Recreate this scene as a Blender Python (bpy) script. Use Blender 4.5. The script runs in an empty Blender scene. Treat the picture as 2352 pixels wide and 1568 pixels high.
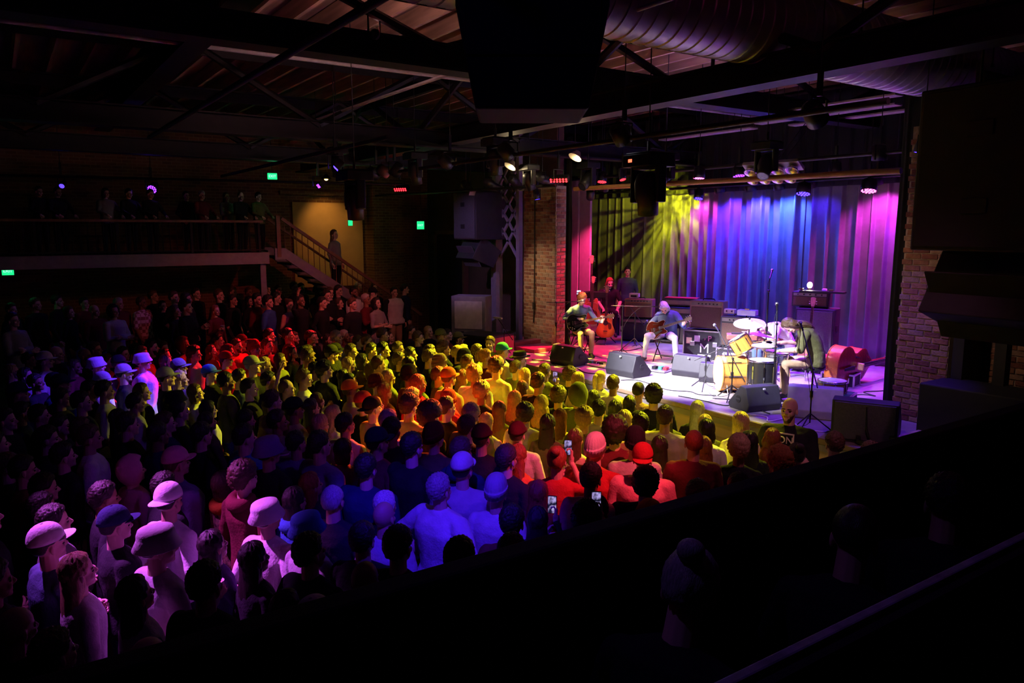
import bpy, bmesh, math, random
import numpy as np
from mathutils import Vector, Matrix, Euler, noise

# ------------------------------------------------------------------ camera, world, exposure
scene = bpy.context.scene
col = scene.collection
F_PX, CAM_H = 1738.0, 3.7
PITCH = math.atan((784 - 528) / F_PX)
YAW = math.atan(1176 / F_PX)          # +X runs to the stage, +Y across the hall to the far side
cam_d = bpy.data.cameras.new('camera')
cam_d.sensor_width = 36.0
cam_d.lens = 36.0 * F_PX / 2352.0
cam_d.clip_start, cam_d.clip_end = 0.05, 120
cam = bpy.data.objects.new('camera', cam_d)
col.objects.link(cam)
cam.location = (0, 0, CAM_H)
cam.rotation_euler = (math.pi / 2 - PITCH, 0, -YAW)
scene.camera = cam

world = bpy.data.worlds.new('world')
scene.world = world
world.use_nodes = True
bgn = world.node_tree.nodes['Background']
bgn.inputs[0].default_value = (0.45, 0.30, 0.55, 1)
bgn.inputs[1].default_value = 0.0012

vs = scene.view_settings
vs.view_transform = 'Standard'
try: vs.look = 'None'
except Exception: pass
vs.gamma = 1.0
vs.use_curve_mapping = False
vs.exposure = 0.0
cy = scene.cycles
cy.max_bounces, cy.diffuse_bounces, cy.glossy_bounces, cy.transmission_bounces = 4, 3, 2, 2
cy.use_adaptive_sampling = True; cy.adaptive_threshold = .035
cy.caustics_reflective = cy.caustics_refractive = False
R = random.Random(7)
PI = math.pi

# ------------------------------------------------------------------ helpers
MATS = {}
def mat(name, c, rough=.7, metal=0, var=.12, scale=9., bump=.0, bscale=40., emit=None, estr=0, spec=.5, sheen=0, kind='noise', c2=None, stretch=None):
    if name in MATS: return MATS[name]
    m = bpy.data.materials.new(name); m.use_nodes = True
    nt = m.node_tree; N = nt.nodes; L = nt.links
    b = N['Principled BSDF']
    b.inputs['Roughness'].default_value = rough
    b.inputs['Metallic'].default_value = metal
    b.inputs['Specular IOR Level'].default_value = spec
    if sheen: b.inputs['Sheen Weight'].default_value = sheen
    tc = N.new('ShaderNodeTexCoord'); mp = N.new('ShaderNodeMapping')
    L.new(tc.outputs['Object'], mp.inputs[0])
    if stretch: mp.inputs['Scale'].default_value = stretch
    if kind == 'wave':
        t = N.new('ShaderNodeTexWave'); t.inputs['Scale'].default_value = scale; t.inputs['Distortion'].default_value = 6; t.inputs['Detail'].default_value = 3
    elif kind == 'plaid':
        t = N.new('ShaderNodeTexChecker'); t.inputs['Scale'].default_value = scale
    else:
        t = N.new('ShaderNodeTexNoise'); t.inputs['Scale'].default_value = scale; t.inputs['Detail'].default_value = 4
    L.new(mp.outputs[0], t.inputs['Vector'])
    rmp = N.new('ShaderNodeValToRGB')
    lo = [max(0, x * (1 - var)) for x in c]; hi = [min(1, x * (1 + var)) for x in (c2 or c)]
    rmp.color_ramp.elements[0].position = .3; rmp.color_ramp.elements[1].position = .7
    rmp.color_ramp.elements[0].color = (*lo, 1); rmp.color_ramp.elements[1].color = (*hi, 1)
    L.new(t.outputs['Color' if kind == 'plaid' else 'Fac'], rmp.inputs[0]); L.new(rmp.outputs[0], b.inputs['Base Color'])
    if bump:
        n2 = N.new('ShaderNodeTexNoise'); n2.inputs['Scale'].default_value = bscale; n2.inputs['Detail'].default_value = 3
        L.new(mp.outputs[0], n2.inputs['Vector'])
        bp = N.new('ShaderNodeBump'); bp.inputs['Strength'].default_value = bump; bp.inputs['Distance'].default_value = .02
        L.new(n2.outputs['Fac'], bp.inputs['Height']); L.new(bp.outputs[0], b.inputs['Normal'])
    if emit:
        b.inputs['Emission Color'].default_value = (*emit, 1); b.inputs['Emission Strength'].default_value = estr
    MATS[name] = m
    return m

class MB:
    """collects shapes; build() links them as one mesh object"""
    def __init__(s): s.v = []; s.f = []; s.sm = []
    def add(s, vs_, fs, M=None, smooth=False):
        o = len(s.v)
        s.v += [tuple(M @ Vector(p)) if M is not None else tuple(p) for p in vs_]
        s.f += [tuple(i + o for i in f) for f in fs]; s.sm += [smooth] * len(fs)
        return s
    def box(s, c, size, M=None, rot=None):
        x, y, z = [d / 2 for d in size]
        vs_ = [Vector((i, j, k)) for i in (-x, x) for j in (-y, y) for k in (-z, z)]
        if rot is not None:
            q = Euler(rot).to_matrix(); vs_ = [q @ p for p in vs_]
        vs_ = [p + Vector(c) for p in vs_]
        return s.add(vs_, [(0,1,3,2), (4,6,7,5), (0,4,5,1), (2,3,7,6), (0,2,6,4), (1,5,7,3)], M)
    def loft(s, rings, M=None, cap=True, smooth=True, closed=False):
        n = len(rings[0]); vs_ = [p for r in rings for p in r]; fs = []
        k = len(rings)
        for i in range(k if closed else k - 1):
            a = i * n; b = ((i + 1) % k) * n
            for j in range(n):
                fs.append((a + j, a + (j + 1) % n, b + (j + 1) % n, b + j))
        s.add(vs_, fs, M, smooth)
        if cap and not closed:
            s.add(rings[0], [tuple(range(n))[::-1]], M); s.add(rings[-1], [tuple(range(n))], M)
        return s
    def tube(s, pts, r, n=8, M=None, cap=True, smooth=True):
        pts = [Vector(p) for p in pts]; rs = r if isinstance(r, (list, tuple)) else [r] * len(pts)
        rings = []; u = None
        for i, p in enumerate(pts):
            t = (pts[min(i + 1, len(pts) - 1)] - pts[max(i - 1, 0)])
            if t.length < 1e-9: t = Vector((0, 0, 1))
            t.normalize()
            if u is None: u = t.orthogonal().normalized()
            u = (u - t * u.dot(t))
            if u.length < 1e-6: u = t.orthogonal()
            u.normalize(); w = t.cross(u)
            rings.append([p + (u * math.cos(2*PI*j/n) + w * math.sin(2*PI*j/n)) * rs[i] for j in range(n)])
        return s.loft(rings, M, cap, smooth)
    def lathe(s, prof, n=20, M=None, smooth=True):   # prof: (radius, z) from bottom to top
        rings = [[(max(r, 1e-4) * math.cos(2*PI*j/n), max(r, 1e-4) * math.sin(2*PI*j/n), z) for j in range(n)] for r, z in prof]
        return s.loft(rings, M, True, smooth)
    def prism(s, poly, z0, z1, M=None):
        n = len(poly)
        vs_ = [(x, y, z0) for x, y in poly] + [(x, y, z1) for x, y in poly]
        fs = [tuple(range(n))[::-1], tuple(range(n, 2 * n))] + [(i, (i+1) % n, n + (i+1) % n, n + i) for i in range(n)]
        return s.add(vs_, fs, M)
    def ell(s, c, r, n=16, M=None):
        rings = []
        m = max(6, n // 2)
        for i in range(m + 1):
            a = -PI/2 + PI * i / m
            rr = max(math.cos(a), .02)
            rings.append([(c[0] + r[0]*rr*math.cos(2*PI*j/n), c[1] + r[1]*rr*math.sin(2*PI*j/n), c[2] + r[2]*math.sin(a)) for j in range(n)])
        return s.loft(rings, M, True, True)
    def mesh(s, name):
        me = bpy.data.meshes.new(name); me.from_pydata(s.v, [], s.f)
        me.polygons.foreach_set('use_smooth', s.sm); me.update()
        return me
    def build(s, name, material=None, parent=None, bevel=0, M=None):
        o = bpy.data.objects.new(name, s.mesh(name)); col.objects.link(o)
        if material is not None: o.data.materials.append(material)
        if parent is not None: o.parent = parent
        if M is not None: o.matrix_local = M
        if bevel:
            b = o.modifiers.new('bevel', 'BEVEL'); b.width = bevel; b.segments = 2; b.limit_method = 'ANGLE'
        return o

def tag(o, label=None, cat=None, group=None, kind=None):
    if label: o['label'] = label
    if cat: o['category'] = cat
    if group: o['group'] = group
    if kind: o['kind'] = kind
    return o
def thing(name, label, cat, loc=(0,0,0), rz=0, group=None, rot=None):
    o = bpy.data.objects.new(name, None); col.objects.link(o)
    o.location = loc; o.rotation_euler = rot if rot else (0, 0, rz); o.empty_display_size = .1
    return tag(o, label, cat, group)
def struct(name, mb, m, parent=None, bevel=0, label=None):
    o = mb.build(name, m, parent, bevel)
    if parent is None: o['kind'] = 'structure'
    if label: o['label'] = label
    return o
def TR(x=0, y=0, z=0, rx=0, ry=0, rz=0):
    return Matrix.Translation((x, y, z)) @ Euler((rx, ry, rz)).to_matrix().to_4x4()
def aim(p, q, roll=0):                      # matrix at p whose -Z looks at q
    d = (Vector(q) - Vector(p)).normalized()
    return Matrix.Translation(p) @ d.to_track_quat('-Z', 'Y').to_matrix().to_4x4()
def bez(pts, n=8):                          # Catmull-Rom through points
    P = [Vector(p) for p in pts]; out = []
    for i in range(len(P) - 1):
        p0, p1, p2, p3 = P[max(i-1, 0)], P[i], P[i+1], P[min(i+2, len(P)-1)]
        for k in range(n):
            t = k / n
            out.append(.5*((2*p1) + (p2-p0)*t + (2*p0-5*p1+4*p2-p3)*t*t + (3*p1-p0-3*p2+p3)*t**3))
    out.append(P[-1])
    return out
def sstep(a, b, x):
    t = min(1, max(0, (x - a) / (b - a))); return t*t*(3-2*t)

def spot(name, loc, target, color, power, size=40, blend=.5, radius=.05, parent=None):
    l = bpy.data.lights.new(name, 'SPOT'); l.color = color; l.energy = power
    l.spot_size = math.radians(size); l.spot_blend = blend; l.shadow_soft_size = radius
    o = bpy.data.objects.new(name, l); col.objects.link(o)
    o.matrix_world = aim(loc, target)
    return o
def gobo(o, scale=6, stretch=(1, 1, 1), lo=.45, hi=.62, kind='noise'):
    """a patterned metal gobo in the lamp's gate"""
    l = o.data; l.use_nodes = True; nt = l.node_tree; N = nt.nodes; L = nt.links
    em = [n for n in N if n.type == 'EMISSION'][0]
    tc = N.new('ShaderNodeTexCoord'); mp = N.new('ShaderNodeMapping'); mp.inputs['Scale'].default_value = stretch
    L.new(tc.outputs['Normal'], mp.inputs[0])
    if kind == 'rays':                      # sunburst plate: bright and dark rays around the lamp axis
        m1 = N.new('ShaderNodeVectorMath'); m1.operation = 'MULTIPLY'; m1.inputs[1].default_value = (1, 1, 0); L.new(tc.outputs['Normal'], m1.inputs[0])
        m2 = N.new('ShaderNodeVectorMath'); m2.operation = 'NORMALIZE'; L.new(m1.outputs[0], m2.inputs[0]); L.new(m2.outputs[0], mp.inputs[0])
        t = N.new('ShaderNodeTexNoise'); t.inputs['Scale'].default_value = scale; t.inputs['Detail'].default_value = 3
        t2 = N.new('ShaderNodeTexNoise'); t2.inputs['Scale'].default_value = 5; L.new(tc.outputs['Normal'], t2.inputs['Vector'])
        av = N.new('ShaderNodeMath'); av.operation = 'MULTIPLY_ADD'; av.inputs[1].default_value = .45; L.new(t2.outputs['Fac'], av.inputs[0])
        h = N.new('ShaderNodeMath'); h.operation = 'MULTIPLY'; h.inputs[1].default_value = .6; L.new(t.outputs['Fac'], h.inputs[0]); L.new(h.outputs[0], av.inputs[2]); out = av.outputs[0]
    elif kind == 'voronoi':
        t = N.new('ShaderNodeTexVoronoi'); t.inputs['Scale'].default_value = scale; out = t.outputs['Distance']
    else:
        t = N.new('ShaderNodeTexNoise'); t.inputs['Scale'].default_value = scale; t.inputs['Detail'].default_value = 2; out = t.outputs['Fac']
    L.new(mp.outputs[0], t.inputs['Vector'])
    if kind == 'voronoi': lo, hi = hi, lo
    r = N.new('ShaderNodeMapRange'); r.inputs['From Min'].default_value = lo; r.inputs['From Max'].default_value = hi
    L.new(out, r.inputs['Value']); L.new(r.outputs[0], em.inputs['Strength'])
# ------------------------------------------------------------------ the hall
BLACK = mat('black_paint', (.012, .012, .013), .75, var=.2)
STEEL = mat('dark_steel', (.014, .013, .014), .55, .3, var=.25)
CONC = mat('dark_concrete_floor', (.05, .045, .045), .6, var=.3, scale=3)
STAGEF = mat('stage_boards', (.30, .26, .255), .38, var=.3, scale=2.5, bump=.06, bscale=12)
PLY = mat('stage_front_ply', (.50, .36, .22), .7, var=.15, kind='wave', scale=1.5, stretch=(1, .3, 4))
DECK = mat('roof_deck_wood', (.42, .29, .24), .8, var=.3, scale=2, stretch=(6, .4, 1))
JOIST = mat('roof_joist_wood', (.40, .26, .18), .8, var=.3, scale=3, stretch=(5, .3, 5))
PLAST = mat('tan_plaster', (.50, .31, .12), .85, var=.12, scale=2)
MORTAR = mat('mortar', (.42, .33, .25), .95, var=.2, scale=20, bump=.4, bscale=60)
BRK = [mat('brick_red', (.26, .115, .07), .9, var=.3, scale=14, bump=.5, bscale=50), mat('brick_dark', (.17, .06, .045), .9, var=.3, scale=14, bump=.5, bscale=50),
       mat('brick_orange', (.34, .18, .105), .9, var=.3, scale=14, bump=.5, bscale=50), mat('brick_brown', (.27, .17, .115), .9, var=.3, scale=14, bump=.5, bscale=50)]
def brickwall_mat():
    m = mat('far_brick', (.3, .12, .06)); nt = m.node_tree; N = nt.nodes; L = nt.links
    b = N['Principled BSDF']; tc = N.new('ShaderNodeTexCoord'); mp = N.new('ShaderNodeMapping'); mp.inputs['Rotation'].default_value = (PI/2, 0, 0)
    bt = N.new('ShaderNodeTexBrick'); bt.inputs['Color1'].default_value = (.22, .10, .04, 1); bt.inputs['Color2'].default_value = (.13, .055, .026, 1); bt.inputs['Mortar'].default_value = (.26, .18, .10, 1)
    bt.inputs['Scale'].default_value = 1; bt.inputs['Brick Width'].default_value = .215; bt.inputs['Row Height'].default_value = .075; bt.inputs['Mortar Size'].default_value = .008
    L.new(tc.outputs['Object'], mp.inputs[0]); L.new(mp.outputs[0], bt.inputs['Vector']); L.new(bt.outputs['Color'], b.inputs['Base Color'])
    bp = N.new('ShaderNodeBump'); bp.inputs['Strength'].default_value = .6; bp.invert = True; L.new(bt.outputs['Fac'], bp.inputs['Height']); L.new(bp.outputs[0], b.inputs['Normal'])
    b.inputs['Roughness'].default_value = .9
    return m
FARB = brickwall_mat()

BRICK_ME = []
for k in range(3):
    bm = bmesh.new(); bmesh.ops.create_cube(bm, size=1); rr = random.Random(k)
    for v_ in bm.verts: v_.co = Vector((v_.co.x*(.205 + rr.uniform(-.004, .003)), v_.co.y*(.05), v_.co.z*(.063 + rr.uniform(-.003, .003))))
    bmesh.ops.bevel(bm, geom=bm.edges[:], offset=.005, segments=1, affect='EDGES')
    me = bpy.data.meshes.new('brick'); bm.to_mesh(me); bm.free(); me.materials.append(None); BRICK_ME.append(me)
def bricks(parent, org, ux, nrm, width, height, r, stuff=False, edge=0.0):
    """courses of single bricks on the face that starts at org, runs along ux and rises along z"""
    ux = Vector(ux); nrm = Vector(nrm); n = 0
    rows = int(height/.076); joined = MB()
    for i in range(rows):
        x = -(.107 if i % 2 else 0) + .004
        while x < width - .02:
            a = max(x, 0); b = min(x + .205, width + r.uniform(0, edge))
            if b - a > .05:
                c = Vector(org) + ux*((a + b)/2) + Vector((0, 0, .038 + i*.076)) + nrm*(-.014 + r.uniform(-.003, .006))
                if stuff: joined.box((0, 0, 0), (b - a - .006, .05, .063), Matrix.Translation(c) @ Matrix((ux, -nrm, Vector((0, 0, 1)))).transposed().to_4x4())
                else:
                    o = bpy.data.objects.new('brick', r.choice(BRICK_ME)); col.objects.link(o); o.parent = parent
                    m4 = Matrix((ux, -nrm, Vector((0, 0, 1)))).transposed().to_4x4(); m4.translation = c
                    o.matrix_local = m4 @ Matrix.Diagonal(((b - a)/.213, 1, 1, 1))
                    o.material_slots[0].link = 'OBJECT'; o.material_slots[0].material = r.choices(BRK, (5, 2, 2, 3))[0]; n += 1
            x += .214
    if stuff:
        o = joined.build('brick_courses', BRK[3], parent); o['kind'] = 'stuff'

struct('floor', MB().box((1, 9, -.05), (22, 24, .1)), CONC)
struct('ceiling', MB().box((2.5, 9, 6.75), (25, 26, .1)), DECK)
cl = bpy.data.objects['ceiling']
for k in range(46):
    MB().box((0, 0, 0), (.055, 25, .24)).build('joist', JOIST, cl).location = (-8 + k*.5, 9, 6.56)
struct('wall_far', MB().box((1, 20.1, 3.4), (22, .2, 6.8)), FARB)
struct('wall_back', MB().box((-9.6, 9, 3.4), (.2, 24, 6.8)), mat('dark_wall', (.035, .03, .032), .85))
struct('wall_near', MB().box((1, -2.6, 3.4), (22, .2, 6.8)), MATS['dark_wall'])
struct('wall_stage', MB().box((14.6, 9, 3.4), (.2, 24, 6.8)), BLACK)
# stage
st = struct('floor_stage', MB().box((11.35, 9.1, 1.12), (6.5, 14, .16)), STAGEF)
struct('trim_stage_front', MB().box((8.14, 9.1, .52), (.06, 13.9, 1.04)), PLY, st)
struct('trim_stage_nosing', MB().box((8.12, 9.1, 1.16), (.06, 14, .07)), mat('nosing_wood', (.30, .20, .12), .5), st, .01)
# side floor left of the stage and tier with a riser
struct('floor_tier', MB().box((-.6, 17.3, .275), (18, 5.4, .55)), CONC)
struct('trim_tier_edge', MB().box((-.6, 14.58, .53), (18, .06, .06)), STEEL)
# proscenium brick pillars
rb = random.Random(3)
p1 = struct('pillar_far', MB().box((9.75, 13.17, 2.9), (.26, 1.14, 3.4)), MORTAR)
bricks(p1, (9.62, 12.60, 1.2), (0, 1, 0), (-1, 0, 0), 1.14, 3.35, rb)
p1b = struct('trim_pillar_reveal', MB().box((9.75, 12.62, 2.9), (.26, .05, 3.4)), MORTAR)
bricks(p1b, (9.63, 12.594, 1.2), (1, 0, 0), (0, -1, 0), .24, 3.35, rb)
p2 = struct('pillar_near', MB().box((10.17, 5.03, 3.1), (.73, .66, 3.8)), MORTAR)
bricks(p2, (9.80, 4.70, 1.2), (0, 1, 0), (-1, 0, 0), .66, 3.7, rb, edge=.02)
w2 = struct('wall_brick_side', MB().box((10.75, 4.05, 2.3), (.2, 1.6, 2.2)), MORTAR)
bricks(w2, (10.64, 3.30, 1.5), (0, 1, 0), (-1, 0, 0), 1.5, 1.7, rb)
struct('trim_conduit', MB().tube([(9.57, 13.28, 4.5), (9.57, 13.28, 2.6), (9.57, 13.29, 2.05), (9.585, 13.33, 1.7)], .013).tube([(9.56, 13.29, 2.15), (9.56, 13.29, 2.0)], .03), STEEL)
# black masking beside the brick
struct('wall_stage_side', MB().box((12, 4.7, 3.4), (4.0, .1, 4.4)), BLACK)
struct('wall_prosc_far', MB().box((10.65, 17.0, 3.4), (.2, 6.4, 6.8)), mat('brown_wall', (.10, .062, .035), .85, var=.25, scale=2))
struct('wall_prosc_near', MB().box((11.2, .8, 3.4), (.2, 7, 6.8)), BLACK)
for k, y in enumerate((4.60, 4.12, 3.62)):
    struct('trim_post', MB().box((9.9, y, 2.5), (.14, .13, 2.6)), BLACK)
struct('trim_side_counter', MB().box((9.6, 3.8, 1.5), (.7, 1.9, .7)), BLACK, None, .02)
# far side: brown double door between pillar and steel column
d1 = struct('door_1', MB().box((10.45, 14.75, 2.35), (.08, .62, 2.3)).box((10.45, 14.1, 2.35), (.08, .62, 2.3)), mat('door_brown', (.09, .045, .02), .5, var=.3, stretch=(1, 1, .1)), None, .01)
for y in (14.93, 14.42): MB().tube([(10.39, y, 1.75), (10.36, y, 1.78), (10.36, y, 2.27), (10.39, y, 2.3)], .013).build('door_handle', mat('handle_steel', (.6, .58, .55), .3, .9), d1)
d2 = struct('door_2', MB().box((10.5, 18.55, 2.05), (.08, 1.5, 3.0)), BLACK)
struct('trim_door_frame', MB().box((10.48, 19.35, 2.1), (.14, .1, 3.1)).box((10.48, 17.75, 2.1), (.14, .1, 3.1)).box((10.48, 18.55, 3.63), (.14, 1.7, .1)), mat('frame_brown', (.16, .09, .045), .6))
# purple-lit steel column with lattice brace
cf = struct('column_steel', MB().box((9.75, 15.12, 3.2), (.10, .22, 5.2)).box((9.85, 15.12, 3.2), (.2, .03, 5.2)).box((9.75, 14.12, 3.2), (.10, .12, 5.2)), mat('grey_steel', (.28, .27, .30), .55, .2, var=.1))
for k in range(5):
    z = 3.15 + k*.42
    MB().box((0, 0, 0), (.04, 1.05, .06)).build('lattice_bar', MATS['grey_steel'], cf, M=TR(9.8, 14.62, z + .3, rx=.8))
    MB().box((0, 0, 0), (.04, 1.05, .06)).build('lattice_bar', MATS['grey_steel'], cf, M=TR(9.8, 14.62, z + .3, rx=-.8))
# tan wall panel and stair on the far side
struct('wall_tan', MB().box((7.5, 19.97, 3.3), (1.95, .08, 2.25)), PLAST)
struct('trim_tan_top', MB().box((7.4, 19.95, 4.66), (2.4, .12, .1)), FARB)
struct('column_brick_far', MB().box((9.1, 19.8, 3.4), (.9, .4, 6.6)), FARB)

# ------------------------------------------------------------------ opposite balcony with rail and stair
GREYP = mat('grey_painted_steel', (.26, .25, .26), .55, .2)
RAILW = mat('rail_wood', (.20, .10, .05), .5)
bal = struct('floor_balcony_far', MB().box((-2.2, 18.9, 3.08), (14.8, 2.3, .2)), BLACK)
MB().box((-2.2, 17.72, 3.06), (14.8, .1, .26)).build('fascia', GREYP, bal)
struct('column_balcony', MB().box((5.08, 17.85, 1.7), (.13, .13, 2.6)), GREYP)
rl = thing('balcony_railing', 'dark metal railing along the edge of the far balcony', 'railing', (0, 17.72, 3.19))
MB().box((-1.5, 0, .70), (13.2, .07, .05)).build('handrail', RAILW, rl); MB().box((-1.5, 0, .06), (13.2, .04, .03)).build('bottom_rail', BLACK, rl)
for k in range(9): MB().box((5.0 - k*1.45, 0, .36), (.05, .05, .7)).build('post', BLACK, rl)
for k in range(58): MB().tube([(4.93 - k*.14, 0, .06), (4.93 - k*.14, 0, .7)], .009, 6).build('baluster', BLACK, rl)
stt = thing('staircase', 'steel stair with wooden handrail going down beside the tan wall', 'stairs', (5.5, 17.75, 3.1))
nst = 14
for k in range(nst):
    MB().box((.12 + k*.25, .55, -.03 - k*.172), (.28, 1.1, .045)).build('tread', STEEL, stt)
for y in (0, 1.1):
    MB().prism([(-.15, -.08), (.1, -.08), (3.7, -2.55), (3.7, -2.27), (.1, .18), (-.15, .18)], -.03, .03, TR(0, y, 0, rx=PI/2)).build('stringer', GREYP, stt)
MB().box((0, 0, 0), (4.36, .06, .07)).build('handrail', RAILW, stt, M=TR(1.83, 0, -.37 - .0, ry=.6025))
MB().box((0, 0, 0), (4.36, .06, .05)).build('handrail', RAILW, stt, M=TR(1.83, 1.1, -.37, ry=.6025))
MB().box((-.05, 0, .45), (.09, .09, .95)).build('newel_post', RAILW, stt)
for k in range(26): MB().tube([(.1 + k*.137, 0, .0 - k*.0943), (.1 + k*.137, 0, .8 - k*.0943)], .009, 6).build('baluster', RAILW, stt)

# ------------------------------------------------------------------ near balcony the picture is taken from
nb_ = struct('floor_balcony_near', MB().box((-1, 1.5, 1.2), (14, 1.0, .2)).box((-1, -.75, 1.95), (14, 3.4, .5)), BLACK)
struct('wall_parapet', MB().box((-1.2, 2.03, 1.82), (13.4, .1, 1.6)), mat('parapet_cloth', (.016, .015, .018), .9, var=.2), None, .015)
pr = struct('wall_parapet_inner', MB().box((2.5, .97, 2.47), (8, .05, .50)), BLACK)
MB().box((2.5, .99, 2.73), (8, .03, .014)).build('rail_edge', mat('lit_rail_edge', (.35, .35, .37), .6, var=.4, scale=12), pr, .006)  # pale strip paints the light caught along the low wall's top edge

# ------------------------------------------------------------------ roof steel
def truss(name, a, b, z0, z1, n, label):
    t = thing(name, label, 'truss'); a = Vector(a); b = Vector(b); u = (b - a).normalized(); L = (b - a).length
    ang = math.atan2(u.y, u.x); mid = (a + b)/2
    M = TR(mid.x, mid.y, 0, rz=ang)
    MB().box((0, 0, z0 + .02), (L, .30, .03)).box((0, 0, z0 + .16), (L, .03, .28)).box((0, 0, z0 + .30), (L, .2, .02)).build('bottom_chord', STEEL, t, M=M)
    MB().box((0, 0, z1), (L, .2, .03)).box((0, 0, z1 - .1), (L, .03, .2)).build('top_chord', STEEL, t, M=M)
    s = L/n
    for k in range(n):
        x0 = -L/2 + k*s; x1 = x0 + s
        p, q = ((x0, z0 + .25), (x1, z1)) if k % 2 else ((x0, z1), (x1, z0 + .25))
        MB().tube([(p[0], 0, p[1]), (q[0], 0, q[1])], .055, 6, smooth=False).build('web_bar', STEEL, t, M=M)
    return t
truss('roof_truss', (-9, 12), (14, 12), 5.10, 6.4, 12, 'long dark steel roof truss crossing above the crowd to the stage')
truss('roof_truss', (-9, 8), (14, 8), 5.50, 6.4, 12, 'dark steel roof truss nearer than the one over the stage middle')
truss('roof_truss', (-9, 16), (14, 16), 5.10, 6.4, 12, 'farthest dark steel roof truss beyond the coloured lamps')
truss('roof_truss', (6.75, 2.5), (6.75, 19.8), 5.17, 6.4, 8, 'dark steel girder running across the hall under the round duct')
truss('roof_truss', (2.2, 2.5), (2.2, 19.8), 5.9, 6.45, 8, 'upper steel girder over the middle of the audience floor')
# round spiral duct
GALV = mat('galvanised_duct', (.42, .41, .44), .38, .55, var=.15, scale=5)
dt = thing('round_duct', 'wide round spiral metal duct under the roof', 'duct', (0, 5.45, 5.83))
rings = []
X = 2.6
while X < 14.4:
    for dx, r_ in ((0, .40), (.006, .400), (.012, .411), (.018, .411), (.024, .400), (.030, .40), (.09, .40), (.15, .40), (.164, .40)):
        rings.append([(X + dx + .06*j/40, r_*math.cos(2*PI*j/40), r_*math.sin(2*PI*j/40)) for j in range(40)])
    X += .17
MB().loft(rings).build('duct_shell', GALV, dt)
for x in (5, 8, 11): MB().box((x, 0, 0), (.05, .86, .04)).tube([(x, .42, 0), (x, .42, .8)], .01, 6).tube([(x, -.42, 0), (x, -.42, .8)], .01, 6).build('duct_hanger', STEEL, dt)
# pipes, conduits and cable trays under the roof
for k, (a, b, r_, m_, lb) in enumerate([
    ((-3, 10.4, 5.98), (14, 10.4, 5.98), .028, mat('pale_pipe', (.45, .42, .42), .5), 'thin pale sprinkler pipe running towards the stage'),
    ((4.8, 3.2, 5.6), (4.8, 19, 5.6), .022, MATS['pale_pipe'], 'thin pale pipe running across below the joists'),
    ((9.3, 5.2, 4.42), (9.3, 11.6, 4.48), .042, mat('timber_pole', (.30, .14, .045), .6), 'orange-brown timber pole hung above the stage edge'),
    ((8.7, 11.4, 4.52), (8.7, 19.5, 4.62), .03, STEEL, 'dark lighting pipe above the far side of the stage edge'),
    ((12.75, 5.0, 4.62), (12.75, 16, 4.62), .03, STEEL, 'lighting pipe close to the backdrop curtain'),
    ((10.5, 5.0, 4.78), (10.5, 13.4, 4.78), .03, STEEL, 'lighting pipe over the middle of the stage'),
    ((4.2, 9.0, 4.86), (4.2, 17.5, 4.86), .03, STEEL, 'lighting pipe over the middle of the crowd'),
    ((6.0, 3.5, 4.72), (6.0, 13.5, 4.72), .03, STEEL, 'lighting pipe in front of the cross girder'),
    ((2.0, 3.0, 5.05), (2.0, 12.5, 5.05), .03, STEEL, 'lighting pipe over the near part of the crowd'),
    ((-2.0, 17.9, 4.72), (7.8, 15.9, 4.72), .025, STEEL, 'lighting pipe over the far raised tier')]):
    t = MB().tube([a, b], r_, 10).build('ceiling_pipe', m_); tag(t, lb, 'pipe')
for k, (x, y0, y1, z) in enumerate([(10.9, 6.2, 8.4, 5.62), (11.6, 6.6, 9.2, 5.6), (12.3, 6.2, 9.0, 5.6), (11.2, 9.3, 11.6, 5.62), (12.0, 9.6, 12, 5.6)]):
    t = MB().box((x, (y0 + y1)/2, z), (.22, y1 - y0, .03)).build('acoustic_batten', mat('batten_pale', (.42, .36, .36), .8), bevel=.005)
    MB().tube([(x, y0 + .1, z), (x, y0 + .1, 6.705)], .006, 5).tube([(x, y1 - .1, z), (x, y1 - .1, 6.705)], .006, 5).build('drop_rod', STEEL, t)
    tag(t, ['pale batten nearest the duct above the stage', 'long pale batten above the drum kit', 'pale batten above the backdrop curtain', 'pale batten above the seated guitarists', 'pale batten above the guitar amplifiers'][k], 'batten')
# ------------------------------------------------------------------ people
def arrays(me):
    n = len(me.vertices); v = np.empty(n * 3, np.float32); me.vertices.foreach_get('co', v)
    fs = [tuple(p.vertices) for p in me.polygons]
    return v.reshape(-1, 3).astype(float), fs
def remesh(mb, voxel, smooth=3, dec=None):
    me = mb.mesh('tmp'); ob = bpy.data.objects.new('tmp', me); col.objects.link(ob)
    m = ob.modifiers.new('r', 'REMESH'); m.mode = 'VOXEL'; m.voxel_size = voxel
    if smooth:
        s = ob.modifiers.new('s', 'SMOOTH'); s.iterations = smooth; s.factor = .5
    if dec:
        d = ob.modifiers.new('d', 'DECIMATE'); d.ratio = dec
    dg = bpy.context.evaluated_depsgraph_get()
    me2 = bpy.data.meshes.new_from_object(ob.evaluated_get(dg))
    r = arrays(me2)
    bpy.data.objects.remove(ob); bpy.data.meshes.remove(me); bpy.data.meshes.remove(me2)
    return r
def caps(mb, a, b, ra, rb, n=12):
    a = Vector(a); b = Vector(b); d = (b - a).normalized()
    mb.tube([a - d*ra*.98, a - d*ra*.7, a - d*ra*.3, a, b, b + d*rb*.3, b + d*rb*.7, b + d*rb*.98],
            [ra*.15, ra*.7, ra*.95, ra, rb, rb*.95, rb*.7, rb*.15], n)

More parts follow.
